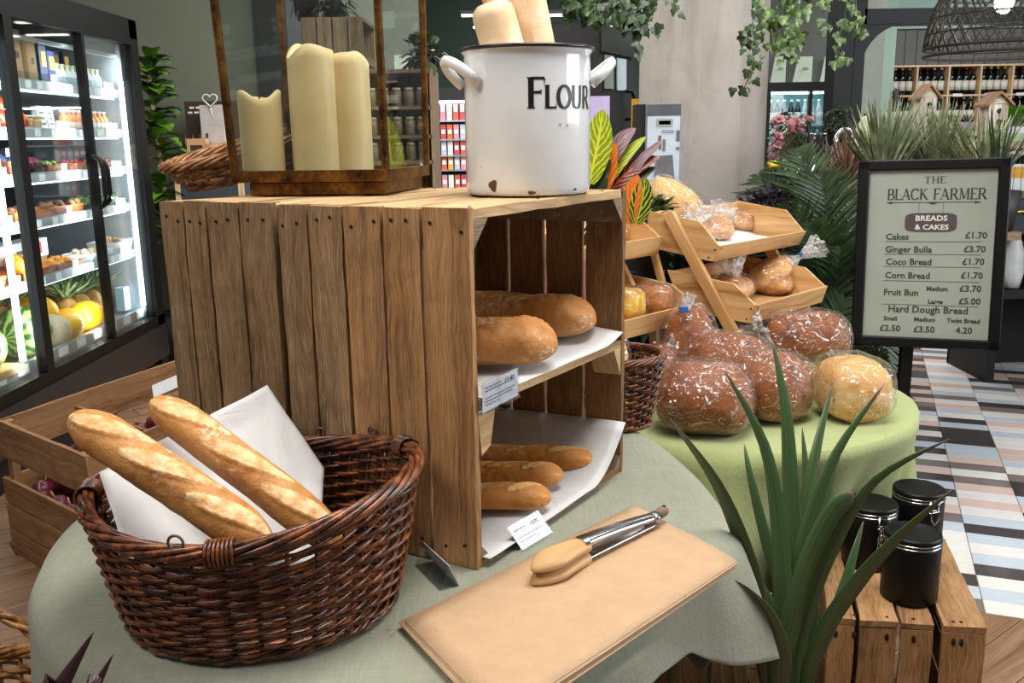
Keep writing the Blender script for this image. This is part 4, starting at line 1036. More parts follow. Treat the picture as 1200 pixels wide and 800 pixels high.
bagtuft('crumpled clear bag end lying at the left edge of the lower right tray', at_y(838, 337, 2.70), (-.5, .3, .1), .06, .03, 4)
bagged('bread_loaf', 'sliced loaf stood on end in a knotted bag in the upper left tray', 'bread', solve(742, 287, 'UL')+E2*-.045+E1*-.02, .10, .11, .135, B_WHITE, rz=rzE-.25, neck=0, seed=7, e=3.2)
bagtuft('knotted clear bag top above the sliced loaf in the upper left tray', solve(742, 287, 'UL')+E2*-.045+E1*-.02+UP*.135, (-.5, -.2, .7), .06, .025, 3)
bagged('loaf_cake', 'bright yellow loaf cake bagged in the lower left tray', 'cake', D(1.995, -1.50, .876), .125, .10, .078, B_CAKE, rz=rzE, neck=0, seed=9, e=4, lump=.03, tone=.8)
bagged('loaf_cake', 'brown loaf cake bagged in the lower left tray, right of the yellow one', 'cake', D(2.112, -1.485, .875), .105, .10, .074, B_CAKEB, rz=rzE, neck=0, seed=10, e=4, lump=.03)
bagged('bread_loaf', 'pale loaf bagged and propped high behind the upper left tray, beside the croton', 'bread', at_y(781, 232, 2.95)+V((0, 0, -.045)), .19, .13, .10, B_WHITE, rz=-.35, tilty=.55, neck=1, neck_up=0, seed=12, nl=.10, e=2.3, flare=.06)
# black box added to fill the dark void behind the stands, under the loaf
bx_ = thing('void_filler_box', 'tall black box added for the dark void behind the pine stands, under the propped loaf', 'box', (.50, 3.14, .0))
MB().box((.26, 3.09, .0), (0, 0, 1.06), (.52, 0, 0), (0, .25, 0)).build('box_body', BLACK_M, bx_)
MB().box((.25, 3.08, 1.06), (.54, 0, 0), (0, .27, 0), (0, 0, .02)).build('box_lid', BLACK_M, bx_)

# ------------------------------------------------------------------ bagged loaves on the green cloth
def gb(name, label, pxc, pyb, L, W, H, mat, rz, **kw):
    p = at_z(pxc, pyb, G+.002); d = V((p.x, p.y, 0)).normalized()
    return bagged(name, label, 'bread', p+d*(W*.42), L, W, H, mat, rz=rz, **kw)
gb('bread_loaf', 'large dark brown bagged loaf at the front left of the green cloth', 824, 516, .235, .205, .165, B_DARK, math.radians(163), neck=1, neck_up=.75, side=-.1, clip=BLUE, seed=21, nl=.045, e=2.3, lump=.07, flare=.03)
gb('bread_loaf', 'dark brown bagged loaf at the front centre of the green cloth', 900, 499, .205, .19, .165, B_DARK, math.radians(128), neck=1, neck_up=.35, clip=BLUE, seed=22, nl=.04, e=2.3, lump=.07)
gb('bread_loaf', 'pale golden sandwich loaf bagged at the right of the green cloth', 996, 496, .20, .165, .150, B_WHITE, math.radians(100), neck=0, seed=23, e=2.8, lump=.06, tone=.6)
bagged('bread_loaf', 'flour-dusted brown bagged loaf behind the front two, blue clip at its top left', 'bread', (.555, 2.30, G+.075), .22, .15, .125, B_DARK, rz=math.radians(150), tiltx=.1, neck=1, neck_up=.3, clip=BLUE, seed=24, nl=.05, e=2.2)
bagged('bread_loaf', 'brown bagged loaf standing on end below the left stand, its bag tuft up', 'bread', (at_y(808, 390, 2.40).x, 2.40, G+.003), .14, .14, .25, B_DARK, rz=math.radians(110), neck=0, seed=25, e=2.2)
bagtuft('white gathered bag tuft with the upright brown loaf below the left stand', at_y(804, 364, 2.36), (.15, 0, 1), .045, .020, 5)
q = MB(); pc_ = at_y(801, 362, 2.335); q.cbox(pc_, .022, .014, .014, rz=.3); tag(q.build('tape_clip', BLUE, None, loc=pc_, bevel=.002), 'blue tape clip on the upright brown loaf below the left stand', 'clip')
bagged('bread_loaf', 'dark loaf at the right back of the green cloth, ruffled bag mouth to its left', 'bread', (at_y(944, 405, 2.50).x, 2.50, G+.075), .24, .16, .14, B_DARK, rz=math.radians(182), neck=1, neck_up=.7, seed=26, nl=.075, e=2.2, flare=.05)
bagged('bread_loaf', 'small brown bagged loaf wedged between wicker basket and front left loaf', 'bread', at_z(778, 460, G+.03), .12, .12, .13, B_DARK, rz=math.radians(140), neck=0, seed=27, e=2.2)
bagged('bread_loaf', 'brown loaf in a clear bag at the very back under the right stand', 'bread', (.84, 2.62, G+.085), .18, .12, .10, B_DARK, rz=math.radians(30), neck=0, neck_up=.6, seed=28, e=2.2, nl=.05)
# low pine crate the back loaves rest on
lc = crate_box('low_crate', 'low pine crate under the back row of bagged loaves', 'crate', D(EC+.02, -1.36, G+.003), E1*.42, E2*.17, .055, W_CRATE_O, rows=1, corner=.015)

# ------------------------------------------------------------------ second wicker basket behind the crates
b2c = at_z(742, 507, T+.002)+V((-.02, .066, 0))
wicker('wicker_basket', 'small dark wicker basket behind the bread crate with a bagged roll in it', b2c, (.060, .062), (.088, .085), .150, WICK, rows=24, stakes=26, wr=.0027, rimr=.0065, amp=.004, cat='basket')
bagged('bread_loaf', 'pale bread roll in clear film standing in the small wicker basket', 'bread', b2c+V((-.035, -.01, .10)), .10, .08, .10, B_WHITE, rz=.3, neck=0, seed=31, e=2.2)

# ================================================================== menu sign
s0 = at_y(997, 403, 2.84); s1 = at_y(1171, 411, 2.68); sxv = (s1-s0); SWd = sxv.length; sxv.normalize()
s2 = at_y(1002, 189, 2.90); syv = (s2-s0); SHt = syv.length
syv = (syv-sxv*syv.dot(sxv)).normalized(); sn = sxv.cross(syv)
sg = thing('menu_sign', 'black framed price list of breads and cakes on a black post', 'sign', V((s0.x+SWd*.42, s0.y, 0)))
def SP(u, v, n=0): return s0+sxv*u*SWd+syv*v*SHt+sn*n
fw = .088
q = MB(); q.box(SP(0, 0, -.012), sxv*SWd, syv*SHt, sn*.014); q.build('backing_board', BLACK, sg)
q = MB(); q.box(SP(fw*.8, fw*.6, .0025), sxv*SWd*(1-1.6*fw), syv*SHt*(1-1.2*fw), sn*.001); q.build('printed_sheet', SIGNP, sg)
fwx = fw*.95*SWd*.95
for (u, v, a, b_) in ((0, 0, sxv*SWd, syv*fwx*.92), (0, 1, sxv*SWd, -syv*fwx*.92), (0, 0, syv*SHt, sxv*fwx), (1, 0, syv*SHt, -sxv*fwx)):
    q = MB(); q.box(SP(u, v, 0), a, b_, sn*.022); q.build('frame_bar', BLACK, sg, bevel=.004)
q = MB(); q.quad(SP(.06, .05, .006), SP(.94, .05, .006), SP(.94, .95, .006), SP(.06, .95, .006)); q.build('clear_cover', m_glass('sign_cover', '#ffffff', .35, .02), sg)
pt = SP(.40, 0, -.02)
q = MB(); q.box(V((pt.x-.018, pt.y, .02)), V((0, 0, pt.z+.1)), (.036, 0, 0), (0, .02, 0)); q.build('post', BLACK, sg)
q = MB(); q.lathe((pt.x, pt.y+.01, 0), [(0, 0), (.17, 0), (.17, .012), (.04, .022), (0, .022)], 28); q.build('foot_plate', BLACK, sg)
n_ = .0045
# page coordinates: x 0..1, y 0..1 from the top inside the frame
def SM(x, y): return frame_matrix(SP(.10+x*.80, .925-y*.855, n_), sxv, syv)
def pl_(x, y): return SP(.10+x*.80, .925-y*.855, n_)
l = MB(); pw = SWd*.80; phh = SHt*.855
def ser(txt, x, y, size, track=.06, bold=1.0, sx=1.0):
    o = pl_(x, y); serif_text(l, txt, size, lambda a, b_: o+sxv*a*sx+syv*b_, track, bold)
ser('THE', .435, .058, .020, .08, 1.1, 1.25)
ser('BLACK', .13, .158, .033, .03, 1.25, .92); ser('FARMER', .515, .158, .033, .03, 1.25, .92)
l.build('title_lettering', INK_S, sg)
def rule(x0, x1, y, th=.0012):
    q = MB(); q.box(pl_(x0, y), sxv*pw*(x1-x0), syv*th, sn*.0003); return q
q = rule(.13, .90, .176, .0018)
for x, d in ((.13, 1), (.90, -1)):
    q.prism([pl_(x, .176), pl_(x+.045*d, .169), pl_(x+.045*d, .184)], sn*.0003)
q.prism([pl_(.46, .174), pl_(.515, .188), pl_(.57, .174)], sn*.0003)
for x in (.40, .60): q.box(pl_(x, .242), syv*phh*.066, sxv*.001, sn*.0003)
for y, x0, x1 in ((.418, .13, .93), (.497, .13, .93), (.575, .13, .93), (.665, .13, .93), (.815, .13, .93)): q.box(pl_(x0, y), sxv*pw*(x1-x0), syv*.0011, sn*.0003)
q.build('ruled_lines', INK_S, sg)
q = MB(); pts = []
for k in range(32):
    a = 2*math.pi*k/32; c, s_ = sq(a, 5); pts.append(pl_(.505+.215*c, .298+.058*s_))
q.prism(pts[::1], sn*.0005); q.build('plaque', PLAQ, sg)
for txt, x, y, s_ in (('BREADS', .508, .288, .0225), ('& CAKES', .515, .342, .0215)):
    M = SM(x, y); M.translation += sn*.0012; font_text('lettering', txt, s_, M, SIGNW, sg, 'CENTER', .0006, 1.12)
for txt, x, y, s_, al in (('Cakes', .135, .405, .0265, 'LEFT'), ('£1.70', .97, .395, .0265, 'RIGHT'), ('Ginger Bulla', .135, .484, .0265, 'LEFT'), ('£3.70', .965, .479, .0265, 'RIGHT'),
    ('Coco Bread', .145, .562, .0265, 'LEFT'), ('£1.70', .96, .556, .0265, 'RIGHT'), ('Corn Bread', .145, .648, .0265, 'LEFT'), ('£1.70', .955, .64, .0265, 'RIGHT'),
    ('Medium', .50, .722, .0185, 'LEFT'), ('£3.70', .95, .722, .0265, 'RIGHT'), ('Fruit Bun', .14, .755, .0265, 'LEFT'), ('Large', .52, .803, .0185, 'LEFT'), ('£5.00', .95, .80, .0265, 'RIGHT'),
    ('Hard Dough Bread', .52, .862, .029, 'CENTER'), ('Small', .21, .917, .0185, 'CENTER'), ('Medium', .50, .917, .0185, 'CENTER'), ('Twist Bread', .82, .917, .0185, 'CENTER'),
    ('£2.50', .21, .985, .0265, 'CENTER'), ('£3.50', .50, .985, .0265, 'CENTER'), ('4.20', .83, .982, .0265, 'CENTER')):
    font_text('lettering', txt, s_, SM(x, y), INK_S, sg, al, .0006)

# ================================================================== sword-leaved plant in front
dpl = thing('sword_leaf_plant', 'tall sword-leaved green plant standing in front of the green cloth', 'plant', (.56, 1.44, 0))
MB().lathe((.56, 1.44, 0), [(0, 0), (.10, 0), (.125, .26), (.135, .27), (.115, .275), (0, .25)], 28).build('plant_pot', BLACK_M, dpl)
def m_sword():
    t = NT('sword_leaf'); uv = t.coord('UV'); s_ = t.n('ShaderNodeSeparateXYZ'); t.set(s_, 0, uv); c = t.coord()
    base = t.ramp(t.noise(t.mapping(uv, (2, 30, 1)), 1.0, 3), [(.3, srgb('#30452a')), (.6, srgb('#4f6c40')), (.8, srgb('#708c5c'))])
    tip = t.ramp(s_.outputs[0], [(.86, g1), (.96, w1)]); col = t.mix(tip, base, srgb('#6a5552'))
    return t.done(t.bsdf(col, .33, 0, t.noise(t.mapping(uv, (3, 60, 1)), 1.0, 2), .15, .001, Coat_Weight=.2))
SWORD = m_sword()
# each leaf: pixel track from base to tip, depth at base and tip, widest half width in metres
LEAVES = [
 ([(905, 812), (893, 730), (875, 650), (840, 565), (785, 490)], 1.42, 1.27, .0155),
 ([(925, 812), (918, 720), (913, 620), (895, 520), (848, 432)], 1.44, 1.50, .0155),
 ([(935, 812), (936, 700), (928, 590), (921, 480), (905, 398)], 1.46, 1.60, .0165),
 ([(932, 812), (934, 700), (943, 600), (958, 520), (976, 448)], 1.47, 1.62, .0140),
 ([(928, 812), (925, 730), (945, 620), (980, 530), (1036, 450)], 1.45, 1.50, .0140),
 ([(938, 812), (943, 720), (955, 640), (970, 580), (988, 518)], 1.50, 1.62, .0110),
 ([(915, 812), (925, 735), (945, 660), (975, 600), (1000, 578)], 1.40, 1.38, .0155),
 ([(930, 812), (940, 730), (975, 640), (1025, 562), (1112, 514)], 1.42, 1.36, .0135),
 ([(945, 812), (965, 740), (1005, 680), (1050, 630), (1115, 574)], 1.40, 1.22, .0140),
 ([(918, 818), (912, 760), (895, 715), (868, 685), (845, 672)], 1.38, 1.26, .0200),
 ([(925, 812), (915, 740), (890, 690), (862, 645), (850, 610)], 1.50, 1.55, .0140),
 ([(940, 812), (950, 740), (948, 640), (945, 560), (940, 500)], 1.55, 1.66, .0130),
 ([(935, 812), (930, 740), (900, 640), (880, 560), (872, 520)], 1.56, 1.66, .0120),
 ([(925, 815), (960, 760), (985, 700), (1000, 650), (1012, 610)], 1.52, 1.60, .0125),
]
def spline(p, n):
    out = []
    for k in range(n):
        t_ = k/(n-1)*(len(p)-1); i = min(int(t_), len(p)-2); u = t_-i
        a = p[max(i-1, 0)]; b = p[i]; c = p[i+1]; d = p[min(i+2, len(p)-1)]
        out.append(.5*((2*b)+(c-a)*u+(2*a-5*b+4*c-d)*u*u+(-a+3*b-3*c+d)*u**3))
    return out
for i, (pp, y0, y1, wd) in enumerate(LEAVES):
    P3 = [at_y(x, y, y0+(y1-y0)*(k/(len(pp)-1))**1.3) for k, (x, y) in enumerate(pp)]
    P3 = [V((.56, 1.44, .27)).lerp(P3[0], .0)]+P3
    pts = spline(P3, 26)
    ws = [wd*min(1, .45+k/25*1.6)*(1-max(0, (k/25-.45)/.55)**1.8*.97) for k in range(26)]
    if i == 6: ws = [wd*min(1, .5+k/25*1.3)*(1-max(0, (k/25-.86)/.14)**2*.9) for k in range(26)]
    b = MB(); sd = V((1, -.25+.15*math.sin(i*2.1), .1*math.cos(i))); b.blade(pts, ws, sd, .28)
    o = b.build('leaf', SWORD, dpl, solid=.0012)
# ------------------------------------------------------------------ jars on an apple crate
cr0 = at_z(1157, 736, .385); ux = V((.25, .97, 0)).normalized(); vx_ = V((-.985, .17, 0)).normalized()
jc = thing('wooden_crate', 'honey-coloured wooden crate at the lower right carrying three black jars', 'crate', V((cr0.x, cr0.y, 0)))
hC = .385; wC = .285; lC = .43; bwid = [.082, .062, .072, .052]; x = 0
gaps = [.0, .018, .008, .010]
for k, bw in enumerate(bwid):
    x += gaps[k]
    o = V((cr0.x, cr0.y, 0))+vx_*x
    q = MB(); q.box(o+V((0, 0, hC-.013)), ux*lC, vx_*bw, V((0, 0, .013)), seg=10, jit=.0013); q.build('top_board', W_CRATE_O, jc)
    q = MB(); q.box(o-ux*.0+V((0, 0, .002)), V((0, 0, hC-.017)), vx_*bw, ux*.012, seg=8, jit=.0012); q.build('front_board', W_CRATE_O, jc)
    q = MB(); q.box(o+ux*(lC-.012)+V((0, 0, .002)), V((0, 0, hC-.017)), vx_*bw, ux*.012); q.build('back_slat', W_CRATE_O, jc)
    x += bw
wC = x
for sd in (0, wC-.012):
    for k in range(4):
        q = MB(); q.box(V((cr0.x, cr0.y, .004+k*.094))+vx_*sd+ux*.013, ux*(lC-.026), vx_*.012, V((0, 0, .086)), seg=6, jit=.001); q.build('side_slat', W_CRATE, jc)
q = MB()
for k, (u, v_) in enumerate(((.15, .1), (.45, .12), (.62, .09), (.83, .1), (.95, .13), (.2, .9))):
    q.lathe(V((cr0.x, cr0.y, hC+.0002))+vx_*wC*u+ux*(.018), [(.0, 0), (.004, 0), (.0035, .0008), (0, .001)], 8)
    q.lathe(V((cr0.x, cr0.y, hC-.035))+vx_*wC*u-ux*.0006, [(0, 0), (.0045, 0), (.004, .001), (0, .0012)], 8, R=(-ux).to_track_quat('Z', 'Y').to_matrix(), b=2.0)
q.build('nail_heads', NAIL, jc, kind='stuff')
def jar(label, c, r, h, ca):
    t = thing('clip_top_jar', label, 'jar', c)
    MB().lathe(c, [(0, 0), (r*.93, 0), (r, .006), (r, h*.80), (r*.97, h*.835), (r*.93, h*.85)], 40).build('jar_body', JARBLK, t)
    for z in (h*.855, h*.905): MB().sweep([V(c)+V((r*.985*math.cos(a), r*.985*math.sin(a), z)) for a in [2*math.pi*k/40 for k in range(40)]], .0017, 6, closed=True).build('wire_band', CHROME, t)
    MB().lathe(c, [(r*.95, h*.84), (r*.985, h*.85), (r*.985, h*.87), (r*.93, h*.875)], 40).build('seal_ring', pm('#8f9294', .35), t)
    MB().lathe(c, [(r*.96, h*.865), (r*1.0, h*.875), (r*1.0, h*.955), (r*.97, h*.985), (r*.86, h*.992), (r*.80, h*.975), (0, h*.972)], 40).build('lid', JARBLK, t)
    rd = V((math.cos(ca), math.sin(ca), 0)); tn = V((-rd.y, rd.x, 0))
    b = MB(); base = V(c)+rd*(r+.004)
    for s_ in (-1, 1): b.sweep([base+tn*.012*s_+UP*h*.90, base+tn*.013*s_+rd*.005+UP*h*.80, base+tn*.009*s_+rd*.006+UP*h*.62, base+rd*.005+UP*h*.53], .0014, 6)
    b.sweep([base+tn*.017*(1-k/5)+tn*-.017*(k/5)+rd*.006*math.sin(math.pi*k/10)+UP*(h*.74) for k in range(6)], .0014, 6)
    b.sweep([base+tn*.010+UP*h*.905, base+tn*.012+UP*h*.76, base-tn*.012+UP*h*.76, base-tn*.010+UP*h*.905], .0014, 6)
    b.build('wire_clasp', CHROME, t)
zt = hC+.0015
j1 = at_z(1066, 713, zt); jar('matt black clip-top jar at the front of the three on the crate', j1+V((.02, .055, 0)), .0575, .150, math.radians(158))
j2 = at_z(1022, 672, zt); jar('black clip-top jar at the left of the three on the crate, clasp forward', j2+V((.012, .060, 0)), .0575, .150, math.radians(-85))
j3 = at_z(1080, 655, zt); jar('black clip-top jar at the back right of the three on the crate', j3+V((.015, .075, 0)), .0585, .150, math.radians(-80))
# low crate at the bottom, left of the plant
cq = at_z(921, 783, .36); crate_ax = V((.42, .9, 0)).normalized(); cv_ = V((-.93, .37, 0)).normalized()
c3 = thing('wooden_crate', 'brown slatted crate below the hanging cloth corner, left of the sword-leaved plant', 'crate', V((cq.x, cq.y, 0)))
for k in range(5):
    o = V((cq.x, cq.y, 0))+cv_*(k*.075)
    q = MB(); q.box(o+V((0, 0, .348)), crate_ax*.3, cv_*.066, V((0, 0, .012)), seg=6, jit=.001); q.build('top_board', W_CRATE, c3)
    q = MB(); q.box(o+V((0, 0, .003)), V((0, 0, .343)), cv_*.066, crate_ax*.012, seg=6, jit=.001); q.build('front_board', W_CRATE, c3)
for sd in (0, .354):
    for k in range(3):
        q = MB(); q.box(V((cq.x, cq.y, .004+k*.115))+cv_*sd+crate_ax*.013, crate_ax*.28, cv_*.012, V((0, 0, .105))); q.build('side_slat', W_CRATE, c3)
# burgundy leaves at the lower left
bl = thing('burgundy_plant', 'dark burgundy spiky leaves rising at the bottom left edge', 'plant', (-.62, .74, 0))
for pp, y0, y1, wd in (([(40, 850), (62, 820), (86, 780), (110, 740)], .80, .82, .0125), ([(95, 850), (107, 815), (120, 790), (133, 766)], .79, .80, .0075), ([(-10, 860), (10, 830), (20, 812), (30, 803)], .8, .8, .010)):
    P3 = [V((-.62, .74, .25))]+[at_y(x, y, y0+(y1-y0)*k/3) for k, (x, y) in enumerate(pp)]
    pts = spline(P3, 18); b = MB(); b.blade(pts, [wd*(.5+.5*min(1, k/8))*(1-max(0, (k/17-.35)/.65)**1.1*.97) for k in range(18)], (1, .1, .2), .3); b.build('leaf', L_RED, bl, solid=.001)
MB().lathe((-.62, .74, 0), [(0, 0), (.09, 0), (.11, .24), (.115, .25), (.1, .252), (0, .23)], 24).build('plant_pot', BLACK_M, bl)

# golden wicker trug at the lower left
tb = at_z(-40, 840, .22)
trg, TP = wicker('wicker_trug', 'golden wicker basket on the floor at the lower left edge', V((-1.09, 1.62, .0)), (.17, .14), (.20, .17), .30, WICK_H, rows=26, stakes=28, wr=.0045, rimr=.012, amp=.006)
b = MB(); hp = []
for k in range(24):
    a = math.pi*k/23; hp.append(V((-1.09+.21*math.cos(a), 1.62, .30+.20*math.sin(a))))
for j in range(3): b.sweep([p+V((0, .008*math.cos(k*1.1+j*2.1), .008*math.sin(k*1.1+j*2.1))) for k, p in enumerate(hp)], .006, 6)
b.build('handle', WICK_H, trg)

# ------------------------------------------------------------------ vegetable crate at the left
A0 = at_y(0, 491, 2.93); Zt = A0.z
A0 = V((A0.x-.02, A0.y, 0)); Aend = at_z(203, 421, Zt); Anear = at_z(122, 544, Zt)
au = V((Aend.x-A0.x, Aend.y-A0.y, 0)); an = V((Anear.x-A0.x, Anear.y-A0.y, 0)); an = an.normalized()*.62; aul = au.normalized()
vc = thing('vegetable_crate', 'big slatted wooden crate of onions on the floor beside the fridge', 'crate', A0)
rowsz = [(.0, .085), (.09, .175), (.185, .27), (Zt-.125, Zt)]
au = aul*(au.length+.05); ann = an.normalized()
for (z0, z1) in rowsz:
    for (p, dvec, nv) in ((A0, an, aul), (A0+au-aul*.016, an, aul), (A0+ann*.016, au, ann), (A0+an-ann*.016, au, ann)):
        if dvec == an or True:
            q = MB(); q.box(p+V((0, 0, z0)), dvec, nv*.014, V((0, 0, z1-z0)), seg=8, jit=.0015); q.build('slat', W_VEG, vc)
for (p) in (A0+ann*.032+aul*.016, A0+an-ann*.062+aul*.016, A0+au-aul*.046+ann*.032, A0+au-aul*.046+an-ann*.062):
    q = MB(); q.box(p, V((0, 0, Zt-.004)), ann*.03, aul*.03); q.build('corner_post', W_VEG, vc)
q = MB(); q.box(A0+V((0, 0, .10)), au, an, V((0, 0, .012))); q.build('bottom_board', W_VEG, vc)
q = MB(); q.box(A0+aul*.32+ann*.03+V((0, 0, .11)), ann*(an.length-.06), aul*.012, V((0, 0, Zt-.15))); q.build('divider', W_VEG, vc)
rr_ = random.Random(3)
on = thing('red_onion', 'red onion in the vegetable crate', 'onion', (0, 0, 0)); 
MB().ball((0, 0, .033), .036, .036, .033, 14, 10, jit=.05).build('bulb', pm('#6a2136', .35, .35, 30), on)
MB().sweep([(0, 0, .063), (0, .002, .078), (.004, .004, .088)], [.007, .004, .002], 6).build('stalk', pm('#b08a68', .8), on)
first = True; 
for layer in range(3):
    for i in range(7):
        for j in range(5):
            p = A0+au*((i+.6+rr_.uniform(-.2, .2))/7.6)+an*((j+.7+rr_.uniform(-.2, .2))/5.8)+V((0, 0, .115+layer*.062))
            if layer == 2 and (i < 1): continue
            lab = 'red onion heaped in the big crate beside the fridge'
            if first: on.location = p; on['label'] = lab; on['group'] = 'red onions in the vegetable crate'; first = False
            else: dup(on, p, rr_.uniform(0, 6), label=lab, group='red onions in the vegetable crate', rot=(rr_.uniform(-.6, .6), rr_.uniform(-.6, .6), rr_.uniform(0, 6)))
q = MB(); o = at_z(180, 466, Zt+.005); e = at_z(205, 455, Zt+.005); q.box(o, (e-o)*1.6, V((-.01, .02, .04)), V((0, .001, 0))); tag(q.build('price_strip', CARD, None, loc=o), 'white price strip on the edge of the vegetable crate', 'price strip')
# ================================================================== room shell
def slab(name, o, a, b, c, mat): return struct(MB().box(o, a, b, c).build(name, mat))
CZ = 2.85
slab('wall_back', (-1.4, 10.5, 0), (9.6, 0, 0), (0, .12, 0), (0, 0, CZ), WALL_T)
slab('wall_left', (-5.5, 6.3, 0), (3.86, 0, 0), (0, .12, 0), (0, 0, CZ), WALL_G)
slab('ceiling', (-5.5, 3.2, CZ), (13.7, 0, 0), (0, 7.4, 0), (0, 0, .1), CEIL)
slab('trim_1', (-1.64, 6.26, 0), (0, 0, CZ), (.17, 0, 0), (0, .2, 0), BLACK_M)
slab('wall_passage', (-1.47, 7.6, 0), (.78, 0, 0), (0, .1, 0), (0, 0, CZ), pm('#84897f', .85, .04))
col_ = MB().lathe((.975, 4.78, 0), [(.315, 0), (.315, CZ)], 64).build('concrete_column', CONC, None, loc=(.975, 4.78, 0)); struct(col_, 'round raw concrete column behind the bread stands')
st_ = MB()
# charcoal wall and portal to the right
slab('wall_grey', (1.7, 8.9, 0), (1.35, 0, 0), (0, .1, 0), (0, 0, CZ), WALL_D)
pA = at_y(977, 100, 5.3); pB = at_y(1012, 100, 5.3)
slab('trim_2', (pA.x, 5.3, 0), (0, 0, CZ), ((pB.x-pA.x)*.60, 0, 0), (0, .16, 0), BLACK)
slab('trim_3', (pA.x+(pB.x-pA.x)*.66, 5.32, 0), (0, 0, CZ), ((pB.x-pA.x)*.36, 0, 0), (0, .16, 0), BLACK)
slab('trim_4', (pA.x+(pB.x-pA.x)*.60, 5.36, 0), (0, 0, CZ), ((pB.x-pA.x)*.06, 0, 0), (0, .05, 0), STEEL)
bz0 = at_y(1060, 27, 5.3).z; bz1 = at_y(1060, 9, 5.3).z
slab('trim_5', (pB.x-.01, 5.32, bz0), (3.4, 0, 0), (0, .14, 0), (0, 0, bz1-bz0), BLACK)
q = MB(); bx0 = pB.x-.01; rA = .24; pts = [V((bx0, 5.33, bz0+.01))]
for k in range(13):
    a = math.pi/2*k/12; pts.append(V((bx0+rA*(1-math.cos(a)) if False else bx0+rA-rA*math.sin(a), 5.33, bz0-rA+rA*math.cos(a)))) if False else pts.append(V((bx0+rA-rA*math.cos(a), 5.33, bz0-rA+rA*math.sin(a))))
q.prism(pts, (0, .10, 0)); struct(q.build('trim_6', BLACK, None, loc=pts[0]), 'curved bracket in the corner of the black portal')
# mint-coloured wall above and beside, panelled wall
wx = at_y(1010, 100, 8.2).x
slab('wall_side', (wx-.02, 8.2, 0), (at_y(1036, 100, 8.2).x-wx, 0, 0), (0, .1, 0), (0, 0, CZ), pm('#8b918a', .85, .04))
mx = at_y(1036, 100, 9.6).x
slab('wall_mint', (mx-.05, 9.6, 0), (.14, 0, 0), (0, .1, 0), (0, 0, CZ), WALL_M)
slab('wall_mint_top', (mx, 10.3, 2.42), (4.6, 0, 0), (0, .08, 0), (0, 0, .43), pm('#b5d6cf', .85, .04))
pw_ = struct(MB().box((mx, 10.4, 0), (5.0, 0, 0), (0, .05, 0), (0, 0, 2.44)).build('wall_panelled', pm('#45484a', .8)), 'grey boarded wall behind the wine shelves')
for k in range(36):
    MB().box((mx+.005+k*.125, 10.37, 0), (0, 0, 2.42), (.117, 0, 0), (0, .03, 0)).build('board', pm('#777b7d', .75, .08), pw_)

# lamps on the ceiling
for i, (px, py, n) in enumerate(((600, 12, 2), (600, 30, 3))):
    for k in range(n):
        p = at_y(548+k*(58 if i else 75)+ (30 if i else 20), 17 if i == 0 else 31, 9.2 if i else 8.0)
        t = thing('ceiling_light', ('long white light strip under the dark ceiling, ' + ('near' if i == 0 else 'far') + ' row, number %d from the left' % (k+1)).replace('number 1', 'first').replace('number 2', 'second').replace('number 3', 'third'), 'light', p)
        MB().box(p+V((-.2, -.03, 0)), (.4, 0, 0), (0, .06, 0), (0, 0, .03)).build('housing', BLACK_M, t)
        MB().box(p+V((-.19, -.035, -.012)), (.38, 0, 0), (0, .07, 0), (0, 0, .012)).build('light_strip', LAMP, t)
        MB().sweep([p, V((p.x, p.y, CZ))], .004, 5).build('hanger', BLACK, t)
p = at_y(716, 5, 5.2)
t = thing('ceiling_speaker', 'small white square box hanging among the ivy at the top', 'speaker', p)
MB().box(p+V((-.06, 0, -.02)), (.19, 0, 0), (0, .12, 0), (0, 0, .12)).build('box_body', CARD, t)
MB().box(p+V((.02, .05, .09)), (0, 0, CZ-p.z-.09), (.02, 0, 0), (0, .02, 0)).build('bracket', BLACK, t)

# ================================================================== fridge
FX = -2.01; F0, F1 = 2.55, 5.22
fr = thing('display_fridge', 'tall black glass-door fridge of fruit and vegetables at the left', 'fridge', (FX, 4.2, 0))
def fbox(name, x0, x1, y0, y1, z0, z1, mat, bevel=0, parent=None, label=None):
    q = MB(); q.box((x0, y0, z0), (x1-x0, 0, 0), (0, y1-y0, 0), (0, 0, z1-z0)); o = q.build(name, mat, parent or fr, bevel=bevel)
    if label: o['label'] = label
    return o
XB = FX-.72
fbox('top_header', XB, FX+.01, F0, F1, 1.90, 2.0, BLACK)
fbox('side_panel', XB, FX+.01, 5.12, F1, .12, 1.995, BLACK)
fbox('side_panel', XB, FX+.01, F0, F0+.06, .12, 1.90, BLACK)
fbox('side_reflector', XB+.03, FX-.05, 5.105, 5.12, .43, 1.87, pm('#8f959b', .4))  # pale inner panel added to reflect light into the dark right bay
fbox('kick_panel', XB, FX-.03, F0, F1, .0, .16, BLACK_M)
fbox('base_panel', XB, FX+.02, F0, F1, .16, .345, pm('#1c2024', .3))
fbox('bottom_rail', FX-.05, FX+.01, F0, F1, .345, .40, BLACK)
fbox('back_panel', XB, XB+.03, F0, F1, .34, 1.90, FRIDGE_IN)
fbox('top_liner', XB, FX-.05, F0, F1, 1.87, 1.90, FRIDGE_IN)
for y, w_ in ((3.845, .065), (4.53, .028), (3.15, .03)):
    q = MB(); q.box((FX-.03, y, .395), (.042, 0, 0), (0, w_, 0), (0, 0, 1.51)); o = q.build('door_frame', BLACK, fr)
    if y == 4.53: dfr = [o]
for ya, yb in ((3.91, 4.53), (4.558, 5.12), (3.18, 3.845), (2.61, 3.15)):
    fbox('door_glass', FX-.012, FX-.006, ya, yb, .40, 1.90, GLASS)
    fbox('door_top_rail', FX-.03, FX+.012, ya, yb, 1.865, 1.905, BLACK)
